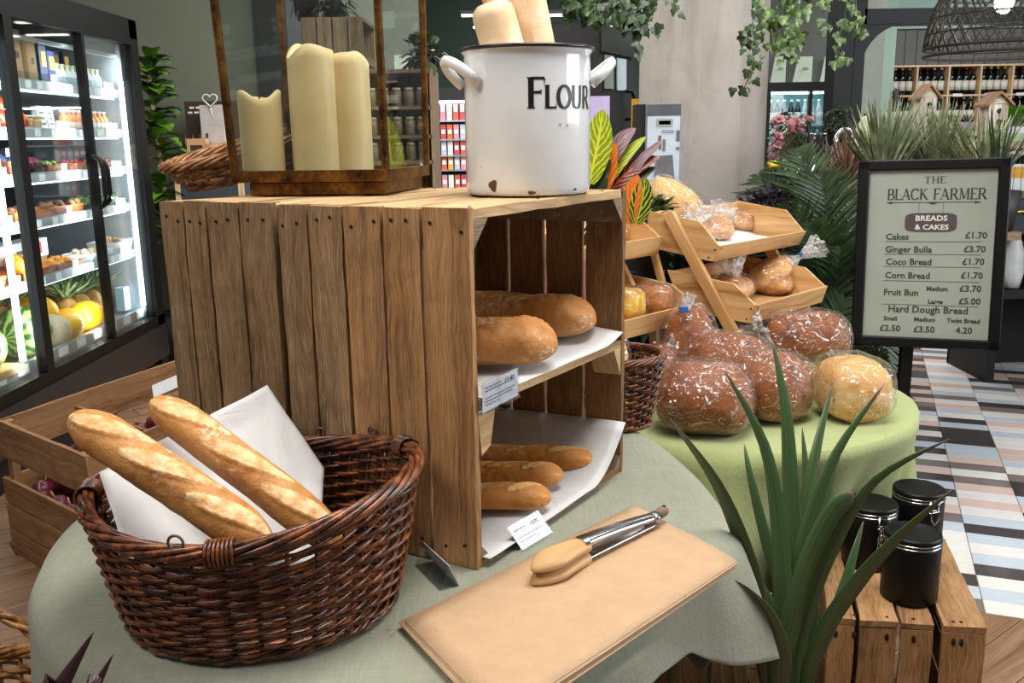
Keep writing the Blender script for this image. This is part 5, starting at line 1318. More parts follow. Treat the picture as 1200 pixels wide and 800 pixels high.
for (y, z0, z1) in ((4.52, 1.05, 1.30), (4.575, 1.06, 1.285)):
    q = MB(); q.sweep(spline([V((FX+.01, y, z1)), V((FX+.045, y, z1-.03)), V((FX+.05, y, (z0+z1)/2)), V((FX+.045, y, z0+.03)), V((FX+.01, y, z0))], 16), .011, 10); q.build('door_handle', BLACK, dfr[0])
SHZ = [1.607, 1.402, 1.207, 1.010, .757]
for z in SHZ:
    fbox('shelf', XB+.03, FX-.09, F0+.06, 5.12, z-.012, z+.004, SHELF_M)
    sp_ = MB().box((FX-.095, F0+.06, z-.012), (.02, 0, 0), (0, 5.12-F0-.06, 0), (0, 0, .042)).build('shelf_lip', SHELF_M, fr)
    q = MB()
    rr_ = random.Random(int(z*1000)); y = F0+.1
    while y < 5.05: q.box((FX-.074, y, z-.008), (0, .05, 0), (.001, 0, 0), (0, 0, .032)); y += .05+rr_.choice((.05, .1, .14))
    q.build('shelf_ticket', CARD, sp_, kind='stuff')
    fbox('shelf_guard', FX-.078, FX-.076, F0+.06, 5.12, z+.030, z+.062, HOLDER)
fbox('bottom_deck', XB+.03, FX-.06, F0+.06, 5.12, .40, .43, SHELF_M)
fbox('deck_lip', FX-.075, FX-.055, F0+.06, 5.12, .40, .455, SHELF_M)
q = MB(); rr_ = random.Random(5); y = F0+.1
while y < 5.05: q.box((FX-.054, y, .41), (0, .09, 0), (.001, 0, 0), (0, 0, .04)); y += .18
q.build('shelf_ticket', CARD, fr, kind='stuff')
for y in (5.085, 3.775):
    q = MB(); q.box((FX-.06, y-.010, .47), (0, 0, 1.21 if y > 5 else 1.30), (.02, 0, 0), (0, .02, 0)); q.build('led_strip', LED, fr, label='glowing white light strip')
q = MB(); q.box((FX-.10, F0+.1, 1.80), (0, 2.45, 0), (.04, 0, 0), (0, 0, .015)); q.build('dim_led_bar', SHELF_M, fr)  # unlit metal bar stands for the faint light strip under the header
for y, dy in ((5.07, -.5), (3.95, .4), (3.74, -.4), (4.5, 0)):
    area('fridge_led_lamp', (FX-.03, y, 1.12), (FX-.55, y, 1.12), .05, 9, (.96, .98, 1.0), 1.35)
for z in SHZ:
    q = MB(); q.box((FX-.11, F0+.1, z-.022), (0, 2.45, 0), (.012, 0, 0), (0, 0, .008)); q.build('shelf_led', m_emit('shelf_led', '#f2f8ff', 5.0) if z == SHZ[0] else bpy.data.materials['shelf_led'], fr, label='glowing strip under the shelf')

# ---- goods
def proto(name, label, cat, parts, group=None):
    """parts: list of (part name, MB, mat[, label]); built at the origin"""
    if len(parts) == 1:
        o = parts[0][1].build(name, parts[0][2], None, loc=(0, 0, 0)); tag(o, label, cat, group)
    else:
        o = thing(name, label, cat, (0, 0, 0), group)
        for p in parts: p[1].build(p[0], p[2], o, label=p[3] if len(p) > 3 else None)
    return o
def row(pr, pts, label, group, jit=0.1, rz=0.0, scales=None):
    for i, p in enumerate(pts):
        lb = label(i) if callable(label) else label
        a = rz+random.uniform(-jit, jit)
        if i == 0: pr.location = p; pr.rotation_euler = (0, 0, a); pr['label'] = lb; pr['group'] = group
        else: dup(pr, p, a, lb, group)
XI = FX-.15   # first row of goods
def bottle(name, label, h, r, c, cap, lab, cat='bottle', neck=.45, lm=None):
    b = MB().lathe((0, 0, 0), [(0, 0), (r*.95, 0), (r, .006), (r, h*.58), (r*.85, h*.68), (r*neck, h*.80), (r*neck, h*.93), (0, h*.93)], 14)
    c_ = MB().lathe((0, 0, 0), [(r*neck*1.15, h*.90), (r*neck*1.15, h), (0, h)], 12)
    l_ = MB().lathe((0, 0, 0), [(r*1.02, h*.16), (r*1.02, h*.50)], 14)
    return proto(name, label, cat, [('bottle_body', b, c), ('cap', c_, cap), ('bottle_label', l_, lab)])
Z1, Z2, Z3, Z4, Z5, ZB = [z+.005 for z in SHZ]+[.431]
b = MB(); b.ball((0, 0, .095), .105, .105, .095, 22, 16, jit=.06, freq=14, ridge=(7, .03)); w_ = MB()
cab = proto('cabbage', 'large pale green cabbage in film on the top fridge shelf', 'cabbage', [('head', b, m_leaf('cabbage_green', '#8fb57a', '#cfe0b4', '#5f8a54', .5, 20))]); cab.location = (XI, 3.99, Z1)
def carton(name, label, w_, d, h, mat, loc, rz=0, extra=None, cat='box'):
    t = thing(name, label, cat, (0, 0, 0)); MB().box((-d/2, -w_/2, 0), (0, 0, h), (d, 0, 0), (0, w_, 0)).build('carton_body', mat, t, bevel=.002)
    if extra: extra(t, w_, d, h)
    t.location = loc; t.rotation_euler = (0, 0, rz); return t
def face_patch(col, u0, u1, v0, v1):
    def f(t, w_, d, h): MB().box((d/2, -w_/2+w_*u0, h*v0), (0, w_*(u1-u0), 0), (.0015, 0, 0), (0, 0, h*(v1-v0))).build('printed_patch', pm(col), t)
    return f
carton('carton', 'kraft carton with a dark square window, left of two on the top shelf', .11, .08, .235, KRAFT_B, (XI-.0, 4.155, Z1), .1, face_patch('#2a2420', .38, .68, .48, .60))
carton('carton', 'narrower kraft carton with a small dark window on the top shelf', .085, .08, .215, KRAFT_B, (XI-.0, 4.285, Z1), .05, face_patch('#2a2420', .45, .72, .45, .58))
for k, (yy, hh) in enumerate(((4.40, .19), (4.475, .17))):
    carton('carton', 'dark blue carton with a yellow panel, %s of two beside the kraft cartons' % ('left' if k == 0 else 'right'), .07, .07, hh, pm('#2c3a72'), (XI, yy, Z1), 0, face_patch('#e0b43a', .25, .85, .5, .85))
for k, yy in enumerate((4.80, 4.88, 4.99)):
    carton('carton', 'dark blue and gold carton behind the white bottles, %s of three' % ('left', 'middle', 'right')[k], .06, .06, .21, pm('#23305c'), (XI-.16, yy, Z1), 0, face_patch('#d8a63a' if k != 1 else '#c98a3c', .15, .85, .45, .9))
bw = bottle('milk_bottle', '', .125, .024, pm('#e4e7ea', .3), pm('#e6dfae', .4), pm('#b9c6d6', .4))
row(bw, [(XI-.005, 4.60+.055*i, Z1) for i in range(9)], lambda i: 'small white bottle with a cream cap in the row on the top fridge shelf', 'white bottles on the top shelf')
# second shelf
tom = proto('pepper', '', 'pepper', [('fruit', MB().ball((0, 0, .05), .052, .052, .052, 18, 12, ridge=(4, .07)), pm('#d8481e', .2, .25, 8)), ('stalk', MB().sweep([(0, 0, .095), (.004, 0, .115)], .006, 6), pm('#4c6a24'))])
row(tom, [(XI, 4.03, Z2), (XI+.01, 4.13, Z2), (XI-.02, 4.08, Z2+.055)], lambda i: ('orange-red pepper at the left of the second fridge shelf', 'orange-red pepper right of another on the second fridge shelf', 'orange-red pepper on top of two on the second fridge shelf')[i], 'peppers on the second shelf')
tub = proto('snack_tub', '', 'tub', [('tub_body', MB().lathe((0, 0, 0), [(0, 0), (.032, 0), (.040, .07), (0, .07)], 16), pm('#d9a04a', .4)), ('tub_lid', MB().lathe((0, 0, 0), [(.043, .07), (.043, .08), (0, .082)], 16), pm('#e7e2d4', .4))])
row(tub, [(XI, 4.22, Z2), (XI, 4.305, Z2)], lambda i: ('amber snack tub beside the peppers on the second fridge shelf', 'amber snack tub next to the leaning white packs')[i], 'amber tubs')
for k, yy in enumerate((4.385, 4.465)):
    c_ = carton('snack_pack', ('left' if k == 0 else 'right')+' of two white packs with dark print on the second fridge shelf', .07, .03, .125, CARD, (XI, yy, Z2), 0, lambda t, w_, d, h: [MB().box((d/2, -w_*.32, h*v), (0, w_*.64, 0), (.001, 0, 0), (0, 0, h*.09)).build('printed_band', pm('#454a55'), t) for v in (.3, .5, .7)], 'pack')
    c_.rotation_euler = (0, -.12, .05)
jb = bottle('juice_bottle', '', .115, .026, pm('#e08a4a', .3), pm('#eeeae6', .4), pm('#f0e6d8', .4))
row(jb, [(XI, 4.60+.057*i, Z2) for i in range(9)], 'small orange juice bottle with a white cap on the second fridge shelf', 'juice bottles on the second shelf')
jr = proto('preserve_jar', '', 'jar', [('glass_jar', MB().lathe((0, 0, 0), [(0, 0), (.03, 0), (.032, .08), (.026, .085)], 14), pm('#8a6a50', .2)), ('jar_lid', MB().lathe((0, 0, 0), [(.028, .085), (.028, .1), (0, .1)], 14), pm('#c9ccd0', .3, .1, 20, .5))])
row(jr, [(XI-.14, 3.96+.075*i, Z2) for i in range(7)], 'small jar with a silver lid in the back row of the second fridge shelf', 'jars at the back of the second shelf')
# third shelf: punnets
def punnet(label, mat, fruit, fm, loc, n=16, fr_=.016, w_=.16, d=.11, h=.055, seed=0, rz=0, film=False):
    t = thing('punnet', label, 'punnet', (0, 0, 0)); q = MB()
    q.prism([(-d/2*.85, -w_/2*.85, 0), (d/2*.85, -w_/2*.85, 0), (d/2*.85, w_/2*.85, 0), (-d/2*.85, w_/2*.85, 0)], (0, 0, .004))
    for (x0, y0, x1, y1) in ((-1, -1, 1, -1), (1, -1, 1, 1), (1, 1, -1, 1), (-1, 1, -1, -1)):
        a = V((x0*d/2*.85, y0*w_/2*.85, 0)); b_ = V((x1*d/2*.85, y1*w_/2*.85, 0)); c = V((x1*d/2, y1*w_/2, h)); e = V((x0*d/2, y0*w_/2, h))
        q.quad(a, b_, c, e)
    q.build('tray_body', mat, t, solid=.002)
    rr = random.Random(seed); b = MB()
    for k in range(n):
        b.ball((rr.uniform(-d*.36, d*.36), rr.uniform(-w_*.38, w_*.38), h*.62+rr.uniform(0, h*.55)), fr_*rr.uniform(.85, 1.1), fr_*rr.uniform(.85, 1.1), fr_*rr.uniform(.8, 1), 8, 6)
    b.build(fruit, fm, t, kind='stuff')
    if film: MB().box((-d/2*1.02, -w_/2*1.02, h), (d*1.04, 0, 0), (0, w_*1.04, 0), (0, 0, h*.9)).build('clear_lid', HOLDER, t)
    t.location = loc; t.rotation_euler = (0, 0, rz); return t
TERRA = pm('#cf7a52', .5); TRAYO = pm('#dd7a3e', .45); CLR = HOLDER
punnet('tipped pack of blue and orange snacks at the left of the third fridge shelf', pm('#c86a4a'), 'snacks', pm('#4a5d8c', .4), (XI, 4.03, Z3), 14, .02, seed=1, h=.08)
punnet('clear punnet of red radishes on the third fridge shelf', CLR, 'radishes', pm('#b8324a', .3, .3), (XI, 4.19, Z3), 26, .014, seed=2, h=.07, film=True)
punnet('terracotta punnet of green grapes on the third fridge shelf', TERRA, 'grapes', pm('#8fae3c', .25, .2), (XI, 4.36, Z3), 40, .012, seed=3, h=.055)
for k in range(3): punnet(('terracotta fruit punnet, %s of three at the right of the third shelf') % ('left', 'middle', 'right')[k], TERRA, 'berries', pm('#8e2c34', .3, .4, 60), (XI, 4.63+.17*k, Z3), 26, .013, seed=5+k, h=.055)
for k in range(2): punnet(('clear-lidded salad box, %s of two behind on the third shelf') % ('left', 'right')[k], CLR, 'salad', pm('#5b7a34', .5, .3, 60), (XI-.15, 4.05+.2*k, Z3), 26, .015, seed=9+k, h=.07, film=True)
# fourth shelf
for k in range(4): punnet(('orange basket of brown mushrooms, %s in the row on the fourth fridge shelf') % ('first', 'second', 'third', 'fourth')[k], TRAYO, 'mushrooms', pm('#8a5a3c', .5, .3), (XI, 4.02+.165*k, Z4), 14, .022, seed=20+k, h=.06)
for k in range(3): punnet(('clear box of leafy greens, %s of three at the right of the fourth shelf') % ('left', 'middle', 'right')[k], CLR, 'leaves', pm('#4e6a38', .5, .4, 60), (XI, 4.66+.17*k, Z4), 26, .016, seed=30+k, h=.065, film=False)
for k in range(2): punnet(('orange basket of carrots, %s in the left bay of the fourth fridge shelf') % ('left', 'right')[k], TRAYO, 'carrots', pm('#e07a2c', .4, .2), (XI, 3.50+.19*k, Z4), 18, .02, seed=35+k, h=.08)
# fifth shelf
oj = proto('orange', '', 'orange', [('fruit', MB().ball((0, 0, .04), .042, .042, .040, 16, 10), pm('#f0921e', .35, .08))])
pts = [(XI+.02, 3.98, Z5+.035), (XI-.03, 4.04, Z5+.05), (XI+.02, 4.07, Z5+.03), (XI-.05, 4.12, Z5+.035)]
row(oj, pts, lambda i: ('orange in the basket on the fifth fridge shelf, %s') % ('at the left front', 'topmost', 'at the front centre', 'at the back right')[i], 'oranges in the basket on the fifth shelf')
for k, (x, y, z) in enumerate(((XI, 3.55, Z5+.04), (XI+.01, 3.64, Z5+.045), (XI, 3.73, Z5+.04), (XI-.02, 3.68, Z5+.10), (XI, 3.60, Z5+.10))):
    dup(oj, (x, y, z), k, 'orange heaped in the left bay basket on the fifth fridge shelf', 'oranges in the left bay basket')
punnet('wide orange basket under the oranges on the fifth fridge shelf', TRAYO, 'small_fruits', pm('#e0902e', .4, .2), (XI, 4.07, Z5), 10, .018, seed=40, w_=.30, d=.14, h=.06)
punnet('orange basket in the left bay of the fifth fridge shelf', TRAYO, 'small_fruits', pm('#e07a2c', .4, .2), (XI, 3.64, Z5), 10, .018, seed=41, w_=.30, d=.14, h=.07)
punnet('wide orange basket of apricots in the middle of the fifth fridge shelf', TRAYO, 'apricots', pm('#e0a03e', .4, .2), (XI, 4.36, Z5), 30, .019, seed=42, w_=.24, d=.14, h=.05)
t = carton('produce_box', 'low white produce box with a red square above the apricots', .44, .10, .085, CARD, (XI-.13, 4.24, Z5+.075), 0, face_patch('#d8362e', .62, .86, .2, .85))
MB().box((.0505, -.07, .03), (0, .09, 0), (.001, 0, 0), (0, 0, .018)).build('printed_word', pm('#5a4636'), t)
MB().box((-.05, -.2, -.075), (0, 0, .075), (.1, 0, 0), (0, .40, 0)).build('riser', pm('#a98a68'), t)
punnet('white tray of pale mushrooms right of the middle of the fifth shelf', CARD, 'mushrooms', pm('#d6c2a8', .5, .2), (XI, 4.70, Z5), 26, .019, seed=43, w_=.26, d=.15, h=.06)
punnet('white tray of mushrooms at the right end of the fifth shelf', CARD, 'mushrooms', pm('#b58a62', .5, .2), (XI, 4.97, Z5), 22, .019, seed=44, w_=.22, d=.15, h=.085)
# bottom: melons and pineapples
ml = proto('yellow_melon', '', 'melon', [('fruit', MB().ball((0, 0, 0), .080, .112, .076, 20, 14, jit=.01), pm('#eeb313', .35, .08, 10)), ('stem_end', MB().sweep([(0, .108, 0), (0, .12, .004)], .006, 6), pm('#8a7a3a'))])
mp = [((XI+.00, 4.40, ZB+.075), .25), ((XI+.0, 4.60, ZB+.075), -.2), ((XI-.10, 4.31, ZB+.155), 1.3), ((XI-.16, 4.18, ZB+.10), .8)]
for i, (p, a) in enumerate(mp):
    lb = ('yellow melon in front, right of the pale melon, on the fridge floor', 'yellow melon furthest right on the fridge floor', 'yellow melon topmost of the pile on the fridge floor', 'yellow melon furthest left behind the pale melon')[i]
    if i == 0: ml.location = p; ml.rotation_euler = (0, 0, a); ml['label'] = lb; ml['group'] = 'yellow melons'
    else: dup(ml, p, a, lb, 'yellow melons')
gm = proto('galia_melon', 'pale grey-beige netted melon on the fridge floor', 'melon', [('fruit', MB().ball((0, 0, .078), .082, .082, .078, 20, 14), pm('#b9ac92', .6, .2, 90))]); gm.location = (XI+.02, 4.21, ZB)
def m_water():
    t = NT('watermelon_rind'); c = t.coord(); s_ = t.n('ShaderNodeSeparateXYZ'); t.set(s_, 0, t.coord('UV')); wv = t.math('ADD', t.math('MULTIPLY', s_.outputs[0], 10.0), t.math('MULTIPLY', t.noise(c, 22, 3), 1.1))
    k = t.ramp(t.math('ABSOLUTE', t.math('SUBTRACT', t.math('FRACT', wv), .5)), [(.2, g1), (.3, w1)]); return t.done(t.bsdf(t.mix(k, srgb('#244a1a'), srgb('#86a84c')), .35))
WAT = m_water(); Rw = Matrix.Rotation(math.pi/2, 3, 'X')
wm = proto('watermelon', 'striped watermelon at the left end of the right bay on the fridge floor', 'watermelon', [('fruit', MB().ball((0, 0, .115), .115, .115, .15, 24, 16, R=Rw), WAT)]); wm.location = (XI-.02, 4.02, ZB)
dup(wm, (XI-.03, 3.66, ZB), .1, 'striped watermelon behind the door frame in the left bay, right one'); dup(wm, (XI-.03, 3.36, ZB), .1, 'striped watermelon at the left edge of the fridge floor')
MB_ = MB(); MB_.box((XI-.02, 3.50, ZB+.001), (0, .28, 0), (.12, 0, 0), (0, 0, .03)); tag(MB_.build('wooden_tray', W_PINE, None, loc=(XI, 3.6, ZB)), 'small wooden tray in front of the watermelons in the left bay', 'tray')
def pine():
    bd = MB(); bd.ball((0, 0, .085), .058, .058, .085, 16, 14, ridge=(8, .05))
    lv = MB(); rr = random.Random(8)
    for k in range(34):
        a = k*2.4; tl_ = .35+.9*(k/34); L = .16-.05*(k/34); L *= rr.uniform(.8, 1.1)
        d = V((math.cos(a)*math.sin(1.25-tl_*.75), math.sin(a)*math.sin(1.25-tl_*.75), math.cos(1.25-tl_*.75)))
        pts = [V((0, 0, .155))+d*L*u+V((math.cos(a), math.sin(a), -.3))*.04*u*u for u in (0, .3, .6, .85, 1)]
        lv.blade(pts, [.010, .011, .009, .005, .0008], (-math.sin(a), math.cos(a), 0), .3)
    return proto('pineapple', '', 'pineapple', [('fruit', bd, pm('#b98a4a', .6, .4, 60)), ('crown', lv, m_leaf('pineapple_crown', '#8fa878', '#d8dfc0', '#4c6a3a', .45, 40))])
pi_ = pine(); pts = []
for k in range(7): pts.append((XI-.24, 4.08+.16*k, ZB+.03))
for k in range(4): pts.append((XI-.10, 4.62+.135*k, ZB))
row(pi_, pts, lambda i: ('pineapple with a spiky grey-green crown in the back row behind the melons' if i < 7 else 'pineapple with a spiky crown in the front row right of the melons'), 'pineapples on the fridge floor', jit=3)
tr = carton('bag_pack', 'blue and white packet at the right end beside the pineapples', .08, .05, .13, pm('#9dbfe0'), (XI+.0, 5.06, ZB+.02), 0)

# ================================================================== corner rack with gifts
ry = 5.7; x0 = at_y(202, 188, ry).x; x1 = at_y(263, 188, ry).x; zs = at_y(230, 188, ry).z
gr = thing('gift_rack', 'small pale wooden shelf rack with gift boxes beside the leafy green plant', 'rack', (x0, ry, 0))
MB().box((x0, ry, zs-.045), (x1-x0+.1, 0, 0), (0, .30, 0), (0, 0, .045)).build('shelf', W_ROLL, gr)
MB().box((x0, ry+.30, 0), (0, 0, zs+.36), (x1-x0+.1, 0, 0), (0, .02, 0)).build('back_board', pm('#3a2a22', .7), gr)
MB().box((x0+.01, ry+.01, .3), (0, 0, zs-.36), (x1-x0+.08, 0, 0), (0, .26, 0)).build('lower_bin', pm('#39424a', .6), gr)
for s_ in (0, x1-x0+.07): MB().box((x0+s_, ry, 0), (0, 0, zs-.05), (.03, 0, 0), (0, .03, 0)).build('leg', W_ROLL, gr)
q = MB()
for (yy, a, b_) in ((.315, .10, .72), (.285, .06, .66)):
    u = a
    while u < b_: q.box((x0+u*(x1-x0), ry+.298, zs+yy), (.028, 0, 0), (0, .001, 0), (0, 0, .012)); u += .13
q.build('printed_lines', CARD, gr, kind='stuff')
for k, (a, h_, lb) in enumerate(((.27, .13, 'left'), (.62, .10, 'right'))):
    t = thing('gift_box', 'kraft gift box with a dark window and pale jars, the %s one on the rack' % lb, 'box', (x0+a*(x1-x0), ry+.03, zs))
    MB().box((x0+a*(x1-x0), ry+.03, zs), (0, 0, h_), (.115, 0, 0), (0, .08, 0)).build('carton_body', KRAFT_B, t)
    MB().box((x0+a*(x1-x0)+.02, ry+.028, zs+.02), (.075, 0, 0), (0, .002, 0), (0, 0, h_*.55)).build('window', pm('#4a2e22'), t)
    for e in (.035, .068): MB().lathe((x0+a*(x1-x0)+e, ry+.025, zs+.02), [(.012, 0), (.012, .03), (.006, .036), (0, .036)], 8).build('small_jar', pm('#d9c3a8'), t)
t = thing('paper_bag', 'plain pale grey bag standing on the gift boxes', 'bag', (x0+.5*(x1-x0), ry+.12, zs+.13))
MB().box((x0+.48*(x1-x0), ry+.12, zs+.10), (0, 0, .23), (.14, 0, 0), (0, .06, 0)).build('bag_body', pm('#b5afae', .7), t)
q = MB(); hc = V((x0+.72*(x1-x0), ry+.10, zs+.36)); hp = []
for k in range(24):
    a = 2*math.pi*k/24; hp.append(hc+V((.045*math.sin(a)**3, 0, .012*(13*math.cos(a)-5*math.cos(2*a)-2*math.cos(3*a)-math.cos(4*a))/4.5)))
q.sweep(hp, .004, 6, closed=True, ref=(0, 1, 0)); q.sweep([hc+V((0, 0, -.05)), hc+V((0, .02, -.12))], .003, 6); tag(q.build('heart_ornament', pm('#d8d4cc'), None, loc=hc), 'pale wire heart ornament above the grey bag on the rack', 'ornament')
for k in range(4):
    q = MB(); q.lathe((0, 0, 0), [(0, 0), (.02, 0), (.02, .1), (.008, .13), (.008, .16), (0, .16)], 8); o = q.build('dark_bottle', pm('#3a2a20', .3), None, loc=(0, 0, 0)); o.location = (x0+.05+.045*k, ry+.12, zs+.001); tag(o, 'small dark bottle in the row at the left of the gift rack', 'bottle', 'dark bottles on the gift rack')
ss = proto('stick_holder', '', 'ornament', [('stick', MB().lathe((0, 0, 0), [(0, 0), (.008, 0), (.008, .035), (0, .04)], 8), pm('#c8c2ba'))])
row(ss, [(x0+.05+.04*i, ry-.012, zs-.105) for i in range(6)], 'tiny pale knob in the row below the rack shelf', 'knobs below the rack shelf')

# ================================================================== leaf plants
def broad(mb, base, d, L, w_, droop=.4, up=UP, fold=.25, n=7):
    d = V(d).normalized(); side = d.cross(up); side = side.normalized() if side.length > .05 else V((1, 0, 0))
    pts = [V(base)+d*L*(k/(n-1))-UP*droop*L*(k/(n-1))**2 for k in range(n)]
    ws = [w_*math.sin(math.pi*min(1, (k/(n-1))*.93+.05))**.8 for k in range(n)]; ws[-1] = .001
    mb.blade(pts, ws, side, fold)
fp = thing('fig_plant', 'bright green broad-leaved plant between the fridge and the gift rack', 'plant', (-2.13, 5.75, 0))
MB().lathe((-2.13, 5.75, 0), [(0, 0), (.14, 0), (.17, .3), (.15, .3), (0, .28)], 20).build('plant_pot', BLACK_M, fp)
MB().sweep([(-2.13, 5.75, .28), (-2.11, 5.72, 1.0), (-2.14, 5.7, 1.75)], .015, 6).build('stem', W_DARKR, fp)
rr_ = random.Random(4)
for k in range(96):
    z = .75+1.1*(k/96); a = rr_.uniform(-2.6, 1.0); b = MB(); broad(b, (-2.13+.01*math.cos(a), 5.72, z), (math.cos(a)*.8, math.sin(a)*.6, rr_.uniform(.2, 1.0)), rr_.uniform(.14, .22), rr_.uniform(.045, .065), .5)
    b.build('leaf', L_FIG if k % 3 else L_DR, fp)

# wicker basket lying behind the lantern
wb, _P = wicker('wicker_basket', 'tan wicker basket tipped on its side behind the lantern on the left crate', (-.475, 1.745, T+HC+.030), (.115, .062), (.150, .085), .052, WICK_L, rz=.25, rows=9, stakes=24, wr=.0034, rimr=.0075, amp=.004)
wb.rotation_euler = (.16, -.20, 0)
# ================================================================== crate racks behind the lantern
def rack_crate(label, x, y, z, w_, d, h, yaw, mat=W_DARKR, shelf=False, boards=5):
    t = thing('shelf_crate', label, 'crate', (x, y, z)); R = Matrix.Rotation(yaw, 3, 'Z'); ex, ey = R @ V((1, 0, 0)), R @ V((0, 1, 0)); o = V((x, y, z)); bw = w_/boards
    for k in range(boards):
        MB().box(o+ex*(k*bw+.002), V((0, 0, h)), ex*(bw-.006), ey*.012).build('plank', mat, t)
        MB().box(o+ex*(k*bw+.002)+ey*d, V((0, 0, h)), ex*(bw-.006), ey*.012).build('plank', mat, t)
    for zz in (0, h-.014): MB().box(o+V((0, 0, zz))+ey*.012, ex*w_, ey*(d-.012), V((0, 0, .014))).build('end_board', mat, t)
    MB().box(o+ey*.012, V((0, 0, h)), ey*(d-.012), ex*.01).build('side_board', mat, t)
    return t
a = at_y(355, 75, 3.6); b_ = at_y(428, 75, 3.6); ztop = at_y(390, 20, 3.6).z
rack_crate('weathered crate at the top of the stack seen through the lantern', a.x, 3.6, a.z, b_.x-a.x, .30, ztop-a.z, .0, boards=4)
zl = [a.z-.20, a.z-.41, a.z-.62, a.z-.86]
rx = at_y(488, 150, 3.75).x; rx2 = at_y(509, 150, 3.75).x
rk = thing('crate_rack', 'tall rack of weathered crates with jars seen right of the lantern', 'rack', (rx, 3.75, 0))
rz0 = .3; rtop = at_y(498, 80, 3.75).z
for xx in (rx-.36, rx2-.014):
    MB().box((xx, 3.75, rz0), (0, 0, rtop-rz0), (.014, 0, 0), (0, .3, 0)).build('side_board', W_DARKR, rk)
MB().box((rx-.36, 4.04, rz0), (0, 0, rtop-rz0), (rx2-rx+.36, 0, 0), (0, .014, 0)).build('back_board', W_DARKR, rk)
rzs = [at_y(498, y, 3.75).z for y in (85, 128, 162, 192)]+[rz0]
for z in rzs: MB().box((rx-.35, 3.75, z), (rx2-rx+.34, 0, 0), (0, .29, 0), (0, 0, .014)).build('shelf', W_DARKR, rk)
MB().box((rx-.36, 3.76, 0), (rx2-rx+.36, 0, 0), (0, .27, 0), (0, 0, rz0)).build('plinth', BLACK_M, rk)
gj = proto('goods_jar', '', 'jar', [('glass_jar', MB().lathe((0, 0, 0), [(0, 0), (.02, 0), (.021, .055), (.015, .06)], 10), pm('#8a7a5c', .3, .3)), ('jar_lid', MB().lathe((0, 0, 0), [(.017, .06), (.017, .07), (0, .07)], 10), pm('#d9cdb4', .4))])
row(gj, [(rx2-.05-.05*i, 3.79, z+.015) for z in rzs[1:4] for i in range(5)], 'small lidded jar on the crate rack right of the lantern', 'jars on the crate rack')
def bush(name, label, c, r, n, mat, L=.06, w_=.02, seed=0, cat='plant', flat=1.0, stem=None, up=.35, pot=None, zlo=None):
    t = thing(name, label, cat, (c[0], c[1], c[2])); rr = random.Random(seed); b = MB()
    for k in range(n):
        d = V((rr.gauss(0, 1), rr.gauss(0, 1), rr.gauss(0, 1)+up)).normalized(); p = V(c)+V((d.x*r, d.y*r, d.z*r*flat))*rr.uniform(.45, 1)
        broad(b, p, d+V((rr.gauss(0, .4), rr.gauss(0, .4), rr.gauss(0, .4))), L*rr.uniform(.7, 1.2), w_*rr.uniform(.7, 1.2), .3, n=4)
    b.build('foliage', mat, t, kind='stuff')
    if pot:
        pr0, ph0 = pot; MB().lathe((c[0], c[1], c[2]-ph0), [(0, 0), (pr0*.8, 0), (pr0, ph0*.95), (pr0*.9, ph0), (0, ph0*.9)], 16).build('plant_pot', BLACK_M, t)
    return t
p = at_y(392, 10, 3.7); bush('potted_herb', 'small green potted herb on the top crate seen through the lantern', (p.x, p.y, p.z+.03), .07, 90, L_BOX, .06, .012, 1, pot=(.05, .09))
p = at_y(378, 5, 3.75); bush('potted_heather', 'purple-grey potted plant beside the herb on the top crate', (p.x-.06, p.y, p.z+.05), .06, 60, L_PURP, .05, .012, 2, pot=(.05, .11))
p = at_y(496, 62, 3.85); bush('trailing_plant', 'trailing green plant on the crate rack behind the lantern edge', (p.x-.0, p.y, rtop+.05), .075, 110, L_BOX, .05, .016, 3, pot=(.05, .06))
# green counter note on glass + brown wall behind lantern
p = at_y(463, 90, 4.6); t = thing('notice_card', 'pale green notice card seen through the right lantern pane', 'notice', (p.x, 4.6, 0))
MB().box((p.x, 4.6, p.z-.06), (.085, 0, 0), (0, .002, 0), (0, 0, .16)).build('card', pm('#c6d6c4', .6), t); MB().box((p.x+.02, 4.597, p.z+.02), (.045, 0, 0), (0, .001, 0), (0, 0, .006)).build('printed_line', pm('#6a7468'), t)
MB().box((p.x+.035, 4.604, 0), (0, 0, p.z-.05), (.012, 0, 0), (0, .012, 0)).build('post', BLACK, t)

# chilled shelves far behind
cx0 = at_y(503, 150, 8.0).x; cx1 = at_y(552, 150, 8.0).x; ct = at_y(520, 106, 8.0).z
cc_ = thing('chilled_cabinet', 'far open black chilled cabinet of bright packets between lantern and pot', 'cabinet', (cx0, 8, 0))
MB().box((cx0-.3, 8.0, ct-.08), (cx1-cx0+.9, 0, 0), (0, .5, 0), (0, 0, .10)).build('top_header', BLACK_M, cc_)
MB().box((cx0-.3, 8.45, 0), (0, 0, ct), (cx1-cx0+.9, 0, 0), (0, .05, 0)).build('back_panel', pm('#8a9098', .5), cc_)
for xx in (cx0-.3, cx1+.55): MB().box((xx, 8.0, 0), (0, 0, ct), (.05, 0, 0), (0, .5, 0)).build('side_panel', BLACK_M, cc_)
MB().box((cx0-.25, 8.03, ct-.10), (cx1-cx0+.8, 0, 0), (0, .03, 0), (0, 0, .015)).build('light_tube', m_emit('cabinet_tube', '#ffffff', 12), cc_)
czs = [at_y(520, y, 8.0).z for y in (141, 163, 182, 199, 222)]
cols = ['#c8624a', '#d8dadf', '#dc8fa0', '#e0a23c', '#c04a5a', '#e8e4de', '#b7c0d0', '#d46a3a']
